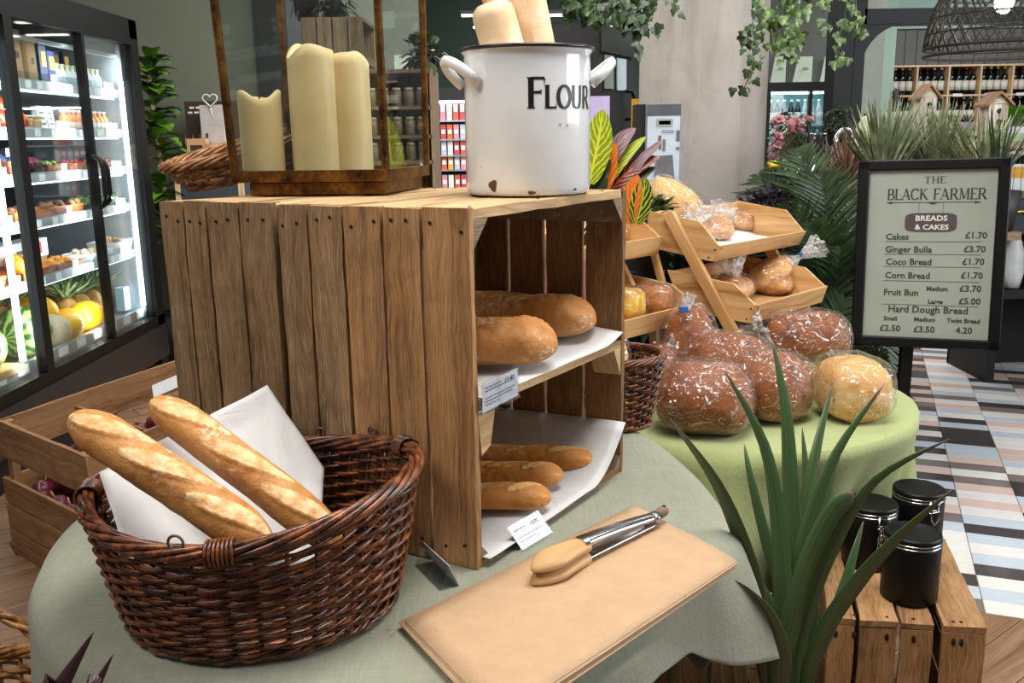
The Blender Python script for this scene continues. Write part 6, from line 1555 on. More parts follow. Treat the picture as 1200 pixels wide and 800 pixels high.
for si, z in enumerate(czs):
    MB().box((cx0-.25, 8.02, z-.012), (cx1-cx0+.8, 0, 0), (0, .42, 0), (0, 0, .012)).build('shelf', SHELF_M, cc_)
    pk = {}
    for k in range(11):
        xx = cx0-.05+k*.055; m = cols[(k*3+si*2+(k//3)) % 8]; hh = .12 if si else .20
        if m not in pk:
            o = proto('food_packet', '', 'packet', [('packet_body', MB().box((-.022, -.03, 0), (0, 0, hh), (.044, 0, 0), (0, .06, 0)), pm(m, .4)), ('packet_label', MB().box((-.016, -.0315, hh*.35), (.032, 0, 0), (0, .001, 0), (0, 0, hh*.3)), CARD)])
            o.location = (xx, 8.08, z+.001); pk[m] = o
        else: o = dup(pk[m], (xx, 8.08, z+.001))
        o['label'] = 'small bright packet on the %s shelf of the far chilled cabinet' % ('top', 'second', 'third', 'fourth', 'fifth')[si]; o['group'] = 'packets on the %s shelf of the far cabinet' % ('top', 'second', 'third', 'fourth', 'fifth')[si]
MB().box((cx0-.25, 8.1, .0), (0, 0, czs[-1]-.03), (cx1-cx0+.8, 0, 0), (0, .3, 0)).build('plinth', BLACK_M, cc_)

# black coffee kiosk
kA = at_y(705, 27, 5.4); kz = kA.z; kB = at_z(742, 39, kz); kC = at_z(535, 37, kz)
kB = V((kA.x+.21, kA.y+.75, kz)) if (kB-kA).length > 1.6 else kB
kk_ = thing('coffee_kiosk', 'tall black kiosk with two pale windows behind the flour pot', 'kiosk', (kA.x, kA.y, 0))
s_v = kB-kA; f_v = V((-1.0, .12, 0))*.46
MB().prism([V((kA.x, kA.y, 0)), V((kA.x, kA.y, 0))+s_v, V((kA.x, kA.y, 0))+s_v+f_v, V((kA.x, kA.y, 0))+f_v], (0, 0, kz)).build('kiosk_body', BLACK_M, kk_)
un = s_v.normalized(); no = V((un.y, -un.x, 0))
def kp(px, py): return at_plane(px, py, kA+no*.004, no)
MB().prism([kp(702.5, 27.5)+V((0,0,-.005)), kp(741.5, 39.5), kp(741.5, 68), kp(702.5, 60)], no*.012).build('header_panel', pm('#26221f', .15, .3, 4), kk_)
for (a, b_, c, d, nm) in ((708, 64, 718, 104, '#8e9a98'), (722.5, 68, 733, 106, '#b9cccf')): MB().prism([kp(a, b_), kp(c, b_+1.5), kp(c, d), kp(a, d)], no*.006).build('window_pane', pm(nm, .2, .05), kk_)
q = MB(); hp = [kp(731, 107)+no*.01, kp(731, 107)+no*.05, kp(737, 122)+no*.05, kp(731, 140)+no*.05, kp(731, 140)+no*.01]; q.sweep(hp, .012, 6); q.build('door_handle', BLACK, kk_)
p = at_y(700, 140, 4.6); t = thing('lilac_poster', 'pale lilac card standing just right of the flour pot', 'poster', (p.x, 4.6, 0)); MB().box((p.x-.09, 4.6, p.z-.02), (.15, 0, 0), (0, .004, 0), (0, 0, .13)).build('card', pm('#b7a9d0', .6), t)
MB().box((p.x-.03, 4.605, 0), (0, 0, p.z), (.02, 0, 0), (0, .02, 0)).build('post', BLACK, t)
p = at_y(742, 150, 5.0); t = thing('yellow_sign', 'yellow sign with black letters UC beside the column', 'sign', (p.x, 5.0, 0))
MB().box((p.x-.01, 5.0, p.z-.05), (.085, 0, 0), (0, .004, 0), (0, 0, .20)).build('board', pm('#e0a416', .5), t); MB().box((p.x+.02, 5.006, 0), (0, 0, p.z), (.02, 0, 0), (0, .02, 0)).build('post', BLACK, t)
font_text('lettering', 'UC', .052, frame_matrix((p.x+.002, 4.998, p.z+.055), (1, 0, 0), (0, 0, 1)), INK, t, bold=.002)
# poster stand in front of the column
yS = 3.5; a = at_y(757, 122, yS); b_ = at_y(799, 128, yS); c = at_y(799, 235, yS)
ps = thing('poster_stand', 'dark-framed upright poster display in front of the concrete column', 'poster', (a.x, yS, 0)); zt_ = a.z; zb_ = c.z; wv = b_.x-a.x
MB().box((a.x-.035, yS+.01, 0), (0, 0, zt_), (.035, 0, 0), (0, .10, 0)).build('stand_side', BLACK_M, ps)
MB().box((a.x, yS, 0), (0, 0, zt_), (wv, 0, 0), (0, .03, 0)).build('stand_body', pm('#8d949c', .4), ps)
MB().box((a.x+.006, yS-.004, zb_-.3), (0, 0, zt_-zb_+.3-.035), (wv-.012, 0, 0), (0, .004, 0)).build('poster_sheet', pm('#c3ccd8', .35, .05), ps)
MB().box((a.x+.004, yS-.006, zt_-.042), (wv-.008, 0, 0), (0, .004, 0), (0, 0, .04)).build('header_band', pm('#55585c', .4), ps)
def pbox(u0, u1, v0, v1, col): 
    h_ = zt_-zb_; q = MB(); q.box((a.x+wv*u0, yS-.0065, zt_-h_*v1), (wv*(u1-u0), 0, 0), (0, .001, 0), (0, 0, h_*(v1-v0))); return q.build('printed_picture', pm(col, .5), ps)
pbox(.30, .75, .15, .23, '#9da08f'); pbox(.36, .69, .17, .21, '#6c7468'); pbox(.45, .80, .265, .275, '#8f98a5'); pbox(.45, .80, .285, .293, '#8f98a5'); pbox(.36, .44, .32, .46, '#6b6264'); pbox(.48, .56, .36, .48, '#7e7073'); pbox(.86, .95, .27, .38, '#5a5e66'); pbox(.86, .95, .44, .47, '#6a6e76')
h_ = zt_-zb_; q = MB(); q.prism([V((a.x+wv*u, yS-.0065, zt_-h_*v)) for u, v in ((.18, 1.0), (.30, .53), (.76, .52), (.90, 1.0))], (0, -.001, 0)); q.build('printed_picture', pm('#6e6d70', .4, .3), ps)

# ================================================================== ivy and hanging greenery
def ivy(label, tracks, dep, mat, size, n, seed, spread=.03):
    p0 = at_y(*tracks[0][0], dep); t = thing('hanging_ivy', label, 'plant', p0); rr = random.Random(seed)
    for tr_ in tracks:
        P3 = spline([at_y(x, y, dep+rr.uniform(-.03, .03)) for x, y in tr_], 24); s = MB(); s.sweep(P3, .0018, 5); s.build('stem', L_BOX, t)
        b = MB()
        for k in range(n):
            u = rr.random()**.9; p = P3[min(23, int(u*24))]+V((rr.gauss(0, spread), rr.gauss(0, spread), rr.gauss(0, spread*.5))); sz = size*rr.uniform(.6, 1.2)
            dn = V((rr.gauss(0, .5), rr.gauss(-.2, .3), -1)).normalized(); nm_ = V((rr.gauss(0, .5), -1, rr.gauss(.3, .4))); nm_ = (nm_-dn*nm_.dot(dn)).normalized(); sd = dn.cross(nm_)
            pts = [(0, 0), (.34, -.06), (.52, .28), (.30, .40), (.26, .62), (0, 1.0), (-.26, .62), (-.30, .40), (-.52, .28), (-.34, -.06)]
            ctr = b.vert(p+dn*sz*.35+nm_*sz*.10); ids = [b.vert(p+sd*sz*x_+dn*sz*y_-nm_*sz*.08*abs(x_)) for x_, y_ in pts]
            for i in range(10): b.face((ctr, ids[i], ids[(i+1) % 10]), None, 0, True)
        b.build('leaves', mat, t, kind='stuff')
    return t
ivy('dense dark ivy hanging at the top left of the concrete column', [[(660, -30), (668, 0), (680, 14)], [(690, -30), (692, 0), (698, 18)], [(720, -30), (722, 0), (728, 12)], [(745, -30), (744, 5), (745, 34)], [(758, -30), (752, 0), (750, 28)]], 3.3, L_IVYD, .040, 46, 1, .035)
ivy('short ivy sprig at the top centre of the column', [[(782, -20), (790, 2), (795, 14)]], 3.0, L_IVYD, .026, 9, 2, .010)
ivy('thin ivy trail hanging down in front of the right part of the column', [[(896, -20), (888, 5), (882, 26), (876, 45), (882, 60), (880, 80), (872, 104)]], 3.0, L_IVYD, .030, 46, 3, .014)
ivy('pale green ivy bunch hanging at the right edge of the column', [[(915, -30), (914, 10), (918, 45)], [(930, -30), (932, 0), (927, 40)], [(940, -30), (930, 30), (926, 68)], [(905, -20), (903, 20), (904, 52)]], 3.1, L_IVY, .036, 26, 4, .022)
ivy('pale ivy trail hanging beside the black portal post', [[(975, -20), (965, 12), (960, 38)]], 3.2, L_IVY, .032, 12, 5, .012)
ivy('ivy trail hanging in front of the black portal post', [[(992, -20), (990, 20), (984, 45), (990, 72)], [(1002, -20), (1004, 15), (1008, 38)]], 3.2, L_IVY, .034, 22, 6, .016)
ivy('few dark ivy leaves hanging left of the column', [[(738, -30), (742, 10), (748, 40), (750, 62)]], 3.6, L_IVYD, .04, 12, 7, .012)
# pale tote posters on the grey wall
for k, (xa, xb) in enumerate(((903, 922), (929, 953), (961, 981))):
    pa = at_y(xa, 97, 8.86); pb = at_y(xb, 66, 8.86); t = thing('tote_bag', 'pale mint tote bag hung on the grey wall, %s of three' % ('left', 'middle', 'right')[k], 'bag', (pa.x, 8.86, pa.z))
    q = MB(); w_ = pb.x-pa.x; q.prism([V((pa.x, 8.87, pa.z)), V((pb.x, 8.87, pa.z)), V((pb.x-w_*.03, 8.85, pb.z)), V((pa.x+w_*.22, 8.85, pb.z))], (0, .02, 0)); q.build('bag_body', pm('#b9c8b8', .6, .06), t)
    MB().box((pa.x+w_*.45, 8.845, (pa.z+pb.z)/2), (w_*.3, 0, 0), (0, .002, 0), (0, 0, .02)).build('printed_line', pm('#7d8a7c'), t)
# drinks fridge under them
a = at_y(900, 98, 8.5); b_ = at_y(976, 160, 8.5)
df = thing('drinks_fridge', 'far glass-fronted drinks fridge with blue reflections right of the column', 'fridge', (a.x, 8.5, 0)); dz1 = a.z; dw = b_.x-a.x
MB().box((a.x, 8.5, dz1-.07), (dw+.1, 0, 0), (0, .35, 0), (0, 0, .08)).build('top_header', BLACK, df)
MB().box((a.x, 8.8, 0), (0, 0, dz1-.07), (dw+.1, 0, 0), (0, .04, 0)).build('back_panel', pm('#7fb3bd', .4), df)
for u in (0, .62, 1.02): MB().box((a.x+dw*u, 8.5, 0), (0, 0, dz1-.07), (.03, 0, 0), (0, .04, 0)).build('door_frame', BLACK, df)
MB().box((a.x, 8.52, 0), (0, 0, .45), (dw+.1, 0, 0), (0, .3, 0)).build('base_panel', BLACK, df)
MB().box((a.x+.03, 8.51, .45), (0, 0, dz1-.53), (dw, 0, 0), (0, .005, 0)).build('door_glass', GLASS, df)
MB().box((a.x+.03, 8.56, dz1-.09), (dw, 0, 0), (0, .03, 0), (0, 0, .014)).build('light_tube', m_emit('drinks_tube', '#dff6ff', 14), df)
dbc = ['#20242c', '#d9dde2', '#e07a3c', '#5ca8d8', '#c8d8e0', '#e0c84a', '#b0405a']
for si, z in enumerate((dz1-.36, dz1-.62, dz1-.88, dz1-1.14)):
    MB().box((a.x+.03, 8.54, z-.012), (dw, 0, 0), (0, .25, 0), (0, 0, .012)).build('shelf', SHELF_M, df)
    for k in range(10):
        m = dbc[(k*2+si*3) % 7] if si else ('#20242c' if k < 5 else '#cfd8de'); key = ('db', m)
        if key not in PLAIN:
            PLAIN[key] = bottle('drinks_bottle', '', .22, .026, pm(m, .25), pm('#e0e0e0'), pm('#e8e8ea')); o = PLAIN[key]; o.location = (a.x+.06+k*.062, 8.60, z+.001)
        else: o = dup(PLAIN[key], (a.x+.06+k*.062, 8.60, z+.001))
        o['label'] = 'bottle on the %s shelf of the far drinks fridge' % ('top', 'second', 'third', 'lowest')[si]; o['group'] = 'bottles on the %s shelf of the drinks fridge' % ('top', 'second', 'third', 'lowest')[si]

# ================================================================== flower stand in the middle distance
fy_ = 4.9; fz = at_y(950, 215, fy_).z
fa = at_y(903, 200, fy_).x; fb_ = at_y(1000, 200, fy_).x
ft = thing('flower_table', 'table of metal flower buckets behind the palm', 'table', (fa, fy_, 0))
MB().box((fa, fy_-.2, fz-.25), (fb_-fa+.1, 0, 0), (0, .6, 0), (0, 0, .03)).build('tabletop', W_DARKR, ft)
for xx in (fa+.02, fb_): 
    for yy in (fy_-.18, fy_+.34): MB().box((xx, yy, 0), (0, 0, fz-.25), (.04, 0, 0), (0, .04, 0)).build('leg', W_DARKR, ft)
for k, (px, mt, nm) in enumerate(((921, pm('#9a8556', .35, .2, 20, .6), 'brass-coloured'), (938, STEEL, 'shiny steel left'), (955, STEEL, 'shiny steel middle'), (972, STEEL, 'shiny steel right'))):
    p = at_y(px, 157, fy_); r_ = .043; zb2 = fz-.22
    t = thing('flower_bucket', nm+' flower bucket behind the palm fronds', 'bucket', (p.x, fy_, zb2)); MB().lathe((p.x, fy_, zb2), [(0, 0), (r_*.8, 0), (r_, p.z-zb2), (r_*.94, p.z-zb2), (r_*.7, .02), (0, .02)], 20).build('bucket_body', mt, t)
    MB().sweep([(p.x+r_*math.cos(a), fy_+r_*math.sin(a), p.z) for a in [2*math.pi*i/20 for i in range(20)]], .004, 5, closed=True).build('rim', mt, t)
p = at_y(990, 170, 4.7); t = thing('steel_bucket_handle', 'large curved steel handle arching behind the palm', 'handle', p)
for dx in (0, .03): MB().sweep([(p.x+dx+.06*math.cos(a), 4.7+dx, p.z-.05+.13*math.sin(a)) for a in [math.pi*i/16 for i in range(17)]], [(.004, .014)]*17, 8).build('arch', STEEL, t)
MB().box((p.x-.08, 4.68, p.z-.33), (0, 0, .28), (.2, 0, 0), (0, .14, 0)).build('base_box', W_DARKR, t)
PINKF = m_plain('pink_petals', '#e0a0ac', .6, 0, .2, 40)
rr_ = random.Random(9); fl_ = None
for k in range(24):
    px, py = (rr_.uniform(903, 952), rr_.uniform(140, 156)) if k < 14 else (rr_.uniform(903, 918), rr_.uniform(156, 186))
    p = at_y(px, py, 4.75+rr_.uniform(-.05, .05))
    if fl_ is None:
        q = MB()
        for ring, (n, ti, L) in enumerate(((5, 1.2, .034), (5, .7, .028), (4, .3, .02))):
            for i in range(n):
                a = 2*math.pi*i/n+ring*.6; broad(q, (0, 0, 0), (math.cos(a)*math.sin(ti), math.sin(a)*math.sin(ti), math.cos(ti)), L, L*.42, .1, n=5)
        s = MB(); s.sweep([(0, 0, 0), (.003, 0, -.1), (0, 0, -.2)], .003, 5)
        fl_ = proto('pink_flower', '', 'flower', [('petals', q, PINKF), ('stem', s, L_BOX)]); o = fl_; fl_.location = p
    else: o = dup(fl_, p)
    o.rotation_euler = (rr_.uniform(.2, 1.0), rr_.uniform(-.5, .5), rr_.uniform(0, 6)); o['label'] = 'pink flower in the bunch at the right edge of the column'; o['group'] = 'pink flowers beside the column'
bush('flower_greenery', 'dark leaves among the pink flowers beside the column', tuple(at_y(922, 150, 4.9)), .08, 70, L_BOX, .05, .016, 12)
p = at_y(981, 142, 4.75); bush('box_ball', 'clipped round green bush in front of the black post', (p.x, p.y, p.z), .068, 420, L_BOX, .022, .008, 13, pot=(.05, .12))
p = at_y(908, 193, 3.22)
yf = proto('yellow_flower', 'small yellow flower beside the purple plant', 'flower', [('petals', MB().ball((0, 0, 0), .022, .022, .012, 10, 6, ridge=(5, .3)), pm('#e0cc2c', .6)), ('stem', MB().sweep([(0, 0, 0), (0, .01, -.12), (0, 0, -.22)], .002, 5), L_BOX)]); yf.location = p; yf.rotation_euler = (.3, 0, 0)

# ================================================================== plants behind the display
def palm(label, base, fronds, mat, seed, lw=.010, ll=.20, dens=24, name='palm_plant', pot=True):
    t = thing(name, label, 'plant', base); rr = random.Random(seed)
    for (tip, dy, bow) in fronds:
        p1 = at_y(tip[0], tip[1], base[1]+dy); p0 = V(base); mid = p0.lerp(p1, .5)+V((0, 0, bow)); P3 = spline([p0, mid, p1], 24)
        s = MB(); s.sweep(P3, [max(.0012, .004*(1-k/24)) for k in range(24)], 5)
        for k in range(dens):
            u = .22+.78*k/dens; i = min(22, int(u*23)); p = P3[i]; tn = (P3[i+1]-P3[i]).normalized(); view = V((0, -1, 0)); sd = tn.cross(view).normalized()
            for sg_ in (-1, 1):
                d = (tn*.75+sd*sg_*.75+V((0, -.12, 0))+V((rr.gauss(0, .06),)*3)).normalized(); L = ll*(math.sin(math.pi*min(1, .25+u*.72)))*rr.uniform(.85, 1.1)
                s.blade([p, p+d*L*.5, p+d*L-UP*L*.12], [lw*.5, lw, .0008], tn, .2)
        s.build('frond', mat, t)
    if pot: MB().lathe((base[0], base[1], 0), [(0, 0), (.11, 0), (.14, base[2]*.98), (.12, base[2]), (0, base[2]-.02)], 20).build('plant_pot', BLACK_M, t)
    return t
palm('dark green palm filling the gap between the pine trays and the sign', (1.12, 3.15, .62), [((888, 205), .1, .1), ((915, 190), .15, .1), ((935, 175), .05, .12), ((962, 205), 0, .1), ((985, 225), .1, .1), ((905, 250), -.05, .08), ((950, 262), -.1, .05), ((985, 290), -.1, .05), ((1008, 245), .05, .1), ((965, 340), -.15, .03), ((1010, 330), -.1, .05), ((930, 300), -.02, .05)], L_PALM, 1, .0075, .24, 26)
palm('second dark palm behind the lower trays, left of the sign foot', (1.02, 3.0, .45), [((900, 330), 0, .02), ((950, 380), -.1, .02), ((985, 400), -.1, .02), ((1040, 430), -.1, .02), ((870, 330), .05, .02), ((990, 350), 0, .05), ((1045, 395), .1, .05)], L_PALM, 2, .0075, .22, 24)
def spiky(label, c, n, L, mat, seed, name='spiky_plant', spread=.8, w_=.008, zr=(.1, .25)):
    t = thing(name, label, 'plant', c); rr = random.Random(seed); b = MB()
    for k in range(n):
        a = rr.uniform(0, 6.28); e = rr.uniform(.15, 1)*spread; d = V((math.cos(a)*e, math.sin(a)*e*.6, 1)).normalized(); l_ = L*rr.uniform(.6, 1.1)
        b.blade([V(c)+d*l_*u-UP*l_*.12*u*u*e for u in (0, .3, .6, .85, 1)], [w_*.5, w_, w_*.85, w_*.5, .0006], (-math.sin(a), math.cos(a), 0), .3)
    b.build('leaves', mat, t, kind='stuff')
    MB().lathe((c[0], c[1], c[2]-.16), [(0, 0), (.07, 0), (.09, .15), (0, .145)], 14).build('plant_pot', BLACK_M, t); return t
pb_ = thing('plant_bench', 'dark plank bench carrying the spiky plants behind the sign', 'bench', (1.55, 3.7, 0)); bzt = .985
MB().box((1.22, 3.42, bzt-.03), (.68, 0, 0), (0, .45, 0), (0, 0, .03)).build('bench_top', W_DARKR, pb_)
MB().box((1.545, 3.62, 0), (0, 0, bzt-.03), (.03, 0, 0), (0, .05, 0)).build('leg', BLACK, pb_); MB().box((1.26, 3.62, 0), (0, 0, bzt-.03), (.03, 0, 0), (0, .05, 0)).build('leg', BLACK, pb_)
p = at_y(1035, 205, 3.55); spiky('grey-green spiky plant rising behind the top of the sign, left', (p.x, min(3.74, p.y), bzt+.16), 150, .36, L_GREY, 1, w_=.008)
p = at_y(1095, 205, 3.75); spiky('grey-green spiky plant rising behind the top of the sign, middle', (p.x, min(3.74, p.y), bzt+.16), 130, .34, L_GREY, 2, w_=.008)
p = at_y(1150, 215, 3.6); spiky('grey-green spiky plant rising behind the top of the sign, right', (p.x, min(3.74, p.y), bzt+.16), 90, .34, L_GREY, 5, w_=.006, spread=1.1)
p = at_y(985, 235, 3.8); spiky('dusty red and green spiky plant left of the sign top', (p.x, min(3.74, p.y), bzt+.16), 70, .24, L_PINK, 3, w_=.005, spread=1.2)
p = at_y(1178, 270, 3.5); spiky('thin dark spiky leaves at the right of the sign', (p.x-.05, p.y, bzt+.16), 16, .30, L_PALM, 6, w_=.006, spread=.9)
p = at_y(900, 248, 3.2); bush('purple_plant', 'dark purple leafy plant behind the upper right tray', (p.x, p.y, p.z-.02), .115, 330, L_PURP, .055, .010, 21, flat=.85, pot=(.09, .25))
p = at_y(800, 300, 3.35); bush('dark_shrub', 'dark green shrub in the shade between the pine stands', (.55, 3.0, .86), .15, 160, L_PALM, .09, .02, 22, flat=.8, pot=(.10, .30))
# croton behind the pot
cp0 = at_y(700, 262, 2.25); cr_ = thing('croton_plant', 'croton with yellow, orange and red-veined leaves right of the flour pot', 'plant', (cp0.x, 2.25, 0))
cpx = at_y(655, 262, 2.25).x; MB().lathe((cpx, 2.25, 0), [(0, 0), (.05, 0), (.065, .62), (.07, T+.30), (0, T+.28)], 18).build('plant_pot', pm('#6a3a2c', .7), cr_)
for pp, wd, mt, tw in (
  ([(690, 215), (697, 185), (703, 155), (706, 128)], .040, CRO_Y, 0), ([(700, 225), (712, 190), (728, 165), (745, 150)], .026, CRO_P, .5), ([(700, 235), (715, 205), (735, 180), (757, 160)], .020, CRO_Y, .6),
  ([(698, 235), (708, 205), (712, 185), (722, 168)], .034, CRO_O, .3), ([(690, 215), (698, 195), (712, 180), (726, 176)], .030, CRO_O, .8), ([(705, 240), (722, 215), (745, 195), (773, 184)], .028, CRO_R, .7), ([(700, 250), (725, 222), (745, 208), (768, 196)], .024, CRO_D, .9),
  ([(700, 262), (715, 235), (738, 210), (767, 197)], .030, CRO_D, .8), ([(690, 250), (692, 220), (700, 200), (716, 188)], .045, CRO_D, .2), ([(705, 250), (728, 235), (745, 225), (752, 212)], .018, CRO_R, .5),
  ([(745, 262), (750, 245), (754, 225), (756, 208)], .030, CRO_W, 0), ([(738, 262), (738, 240), (742, 222), (748, 205)], .028, CRO_O, .1), ([(735, 230), (750, 190), (765, 175), (775, 165)], .012, CRO_P, .6)):
    P3 = spline([at_y(x, y, 2.22+.05*tw) for x, y in pp], 14); b = MB(); b.blade(P3, [wd*.88*math.sin(math.pi*min(1, .08+k/13*.93))**.7 if k < 13 else .0008 for k in range(14)], (1, -.2-tw*.3, .3-tw), .18); b.build('leaf', mt, cr_)
for k in range(5): b = MB(); b.sweep(spline([V((cpx, 2.25, T+.28)), at_y(698+k*10, 250-k*4, 2.24)], 4), .003, 5); b.build('leaf_stem', CRO_D, cr_)
p = at_y(762, 255, 2.8); bush('low_greenery', 'low moss-green foliage below the croton', (p.x, p.y, p.z-.01), .07, 120, L_BOX, .045, .014, 25, pot=(.05, .2))

# ================================================================== rattan lamp
lc_ = at_y(1171, 64, 3.6); lr = .262; lh = .30
lp = thing('rattan_lamp', 'black woven rattan dome pendant lamp at the top right, lit', 'lamp', V((lc_.x, 3.6, lc_.z)))
def dome(ph, s): # s 0 rim .. 1 top
    r = lr*math.cos(s*math.pi/2*.93)**.62; return V((lc_.x+r*math.cos(ph), 3.6+r*math.sin(ph), lc_.z+lh*math.sin(s*math.pi/2)))
RAT = m_plain('black_rattan', '#1d1b1a', .75, 0, .3, 60)
for dirn in (-1, 1):
    b = MB()
    for k in range(34):
        ph0 = 2*math.pi*k/34; b.sweep([dome(ph0+dirn*u*1.0, .05+.90*u) for u in [i/12 for i in range(13)]], [(.0055, .0016)]*13, 4, ref=(0, 0, 1))
    b.build('lattice_strips', RAT, lp, kind='stuff')
for s in (0, .06, .17, .30, .5, .8):
    b = MB(); b.sweep([dome(2*math.pi*i/60, s) for i in range(60)], .006 if s < .1 else .0035, 6, closed=True); b.build('hoop', RAT, lp)
top = V((lc_.x, 3.6, lc_.z+lh)); MB().sweep([top-UP*.02, V((lc_.x, 3.6, CZ))], .004, 6).build('cable', BLACK, lp); lh_ = MB().lathe(top-UP*.10, [(0, 0), (.02, 0), (.02, .10), (0, .10)], 12).build('lamp_holder', BLACK, lp)
MB().ball((lc_.x, 3.6, lc_.z+lh-.115), .034, .034, .04, 16, 10).build('bulb', BULB, lh_, label='glowing warm white bulb')
pl_l = bpy.data.lights.new('lamp_bulb_light', 'POINT'); pl_l.energy = 6; pl_l.color = (1, .85, .6); pl_l.shadow_soft_size = .05; plo = bpy.data.objects.new('lamp_bulb_light', pl_l); COL.objects.link(plo); plo.location = (lc_.x, 3.6, lc_.z+lh-.21)

# ================================================================== wine shelves
wy = 10.0; wx0 = at_y(1037, 100, wy).x; wz1 = at_y(1100, 77, wy).z; cwd = .335; cht = (at_y(1100, 77, wy).z-at_y(1100, 112, wy).z)
wr = thing('wine_shelving', 'pale wooden pigeonhole shelving filled with wine bottles at the back right', 'shelving', (wx0, wy, 0))
NCX, NR_ = 6, 5
MB().box((wx0-.08, wy, wz1-cht*NR_), (0, 0, cht*NR_), (.08, 0, 0), (0, .30, 0)).build('side_board', W_ROLL, wr)
for i in range(NCX+1): MB().box((wx0+i*cwd-.009, wy, wz1-cht*NR_), (0, 0, cht*NR_), (.018, 0, 0), (0, .30, 0)).build('upright', W_ROLL, wr)
for j in range(NR_+1): MB().box((wx0, wy-.001, wz1-j*cht-.009), (cwd*NCX, 0, 0), (0, .30, 0), (0, 0, .018)).build('shelf', W_ROLL, wr)
MB().box((wx0, wy+.29, wz1-cht*NR_), (0, 0, cht*NR_), (cwd*NCX, 0, 0), (0, .01, 0)).build('back_panel', pm('#2a201a', .8), wr)
MB().box((wx0, wy+.02, 0), (0, 0, max(.05, wz1-cht*NR_-.01)), (cwd*NCX, 0, 0), (0, .25, 0)).build('plinth', BLACK_M, wr)
ordn = ('first', 'second', 'third', 'fourth', 'fifth', 'sixth'); WB = {}; cnt = 0
for j in range(4):
    for i in range(5):
        for k in range(4):
            cap = ['#c9c4a8', '#d0b860', '#8a2020', '#c8c8cc', '#2c2c30', '#b0402a'][(i*2+k//2+j) % 6]; key = cap
            loc = (wx0+i*cwd+.055+k*.075, wy+.07, wz1-(j+1)*cht+.010)
            if key not in WB:
                o = bottle('wine_bottle', '', .285, .034, pm('#0e1412', .12), pm(cap, .4), pm('#d5d2c8', .6), neck=.38); o.location = loc; WB[key] = o
            else: o = dup(WB[key], loc)
            nm = '%s row, %s pigeonhole from the left' % (ordn[j], ordn[i])
            o['label'] = 'dark wine bottle in the '+nm; o['group'] = 'wine bottles in the '+nm; cnt += 1
        MB().box((wx0+i*cwd+.05, wy-.004, wz1-(j+1)*cht-.012), (.10, 0, 0), (0, .002, 0), (0, 0, .03)).build('price_label', CARD, wr)

# shelf table with birdhouses
ty = 4.35; tzt = at_y(1100, 168, ty).z
for (xa, xb, yy, pyv, nm) in ((1058, 1135, 4.5, 160, 'low plank shelf under the left birdhouse behind the spiky plants'), (1138, 1330, 4.15, 166, 'dark wooden shelf unit at the right edge under the right birdhouse')):
    pa = at_y(xa, pyv, yy); pb = at_y(xb, pyv, yy); t = thing('shelf_table', nm, 'table', (pa.x, yy, 0))
    MB().box((pa.x, yy-.10, pa.z-.03), (pb.x-pa.x, 0, 0), (0, .35, 0), (0, 0, .03)).build('tabletop', W_DARKR, t)
    for xx in ((at_y(1064, 300, yy).x,) if xa < 1100 else (at_y(1262, 300, yy).x, pb.x-.02)):
        for y2 in ((yy+.05,) if xa < 1100 else (yy-.09, yy+.2)): MB().box((xx, y2, 0), (0, 0, pa.z-.03), (.03, 0, 0), (0, .03, 0)).build('leg', W_DARKR, t)
def birdhouse(label, px, pyb, yy, pyt, holes, wpx, roofw):
    p = at_y(px, pyb, yy); pt_ = at_y(px, pyt, yy); h_ = pt_.z-p.z; w_ = (at_y(px+wpx, pyb, yy)-p).length
    t = thing('birdhouse', label, 'birdhouse', (p.x, yy, p.z)); wh = m_wood('whitewashed_wood_%d' % px, '#d5d0c6', '#e6e2d9', '#8f8578', .4, .8, 1, .1, .5)
    MB().box((p.x-w_/2, yy-w_/2, p.z+.0015), (0, 0, h_*.78), (w_, 0, 0), (0, w_, 0)).build('house_body', wh, t)
    q = MB(); q.prism([V((p.x-w_/2, yy-w_/2, p.z+h_*.78)), V((p.x+w_/2, yy-w_/2, p.z+h_*.78)), V((p.x, yy-w_/2, p.z+h_*.98))], (0, w_, 0)); q.build('gable', wh, t)
    for sg_ in (-1, 1):
        for kk in range(3):
            a0 = V((p.x, yy-w_*.72+kk*w_*.50, p.z+h_*1.0)); MB().box(a0, V((sg_*w_*.74, 0, -h_*.27)), V((0, w_*.48, 0)), UP*.010).build('roof_board', W_VEG, t)
    for k in range(holes):
        zc = p.z+h_*(.64-.22*k); MB().lathe((p.x+.003, yy-w_/2-.001, zc), [(0, 0), (w_*.13, 0), (w_*.13, .002), (0, .002)], 14, R=Matrix.Rotation(math.pi/2, 3, 'X')).build('entrance_hole', BLACK_M, t)
        MB().sweep([(p.x+.003, yy-w_/2, zc-w_*.2), (p.x+.003, yy-w_/2-.025, zc-w_*.2)], .003, 6).build('perch', W_DARKR, t)
birdhouse('whitewashed birdhouse with two holes and brown roof, the left one', 1081, 160, 4.5, 101, 2, 19, 0)
birdhouse('whitewashed birdhouse with three holes and brown roof, the right one', 1161, 166, 4.15, 110, 3, 22, 0)
p = at_y(1045, 172, 4.3); t = thing('lighthouse_ornament', 'black and white ornament figure left of the left birdhouse', 'ornament', (p.x, 4.3, 0))
MB().lathe((p.x, 4.3, p.z-.02), [(0, 0), (.05, 0), (.045, .10), (.03, .14), (.035, .17), (0, .19)], 14).build('white_base', pm('#d6d8d6', .6, .3, 60), t); MB().lathe((p.x, 4.3, p.z+.13), [(.02, 0), (.032, .03), (.02, .06), (.028, .075), (.012, .10), (.018, .11), (0, .13)], 12).build('black_top', pm('#1c1d20', .5), t)
MB().lathe((p.x, 4.3, 0), [(.05, 0), (.05, p.z-.02), (0, p.z-.02)], 12).build('pedestal', BLACK_M, t)
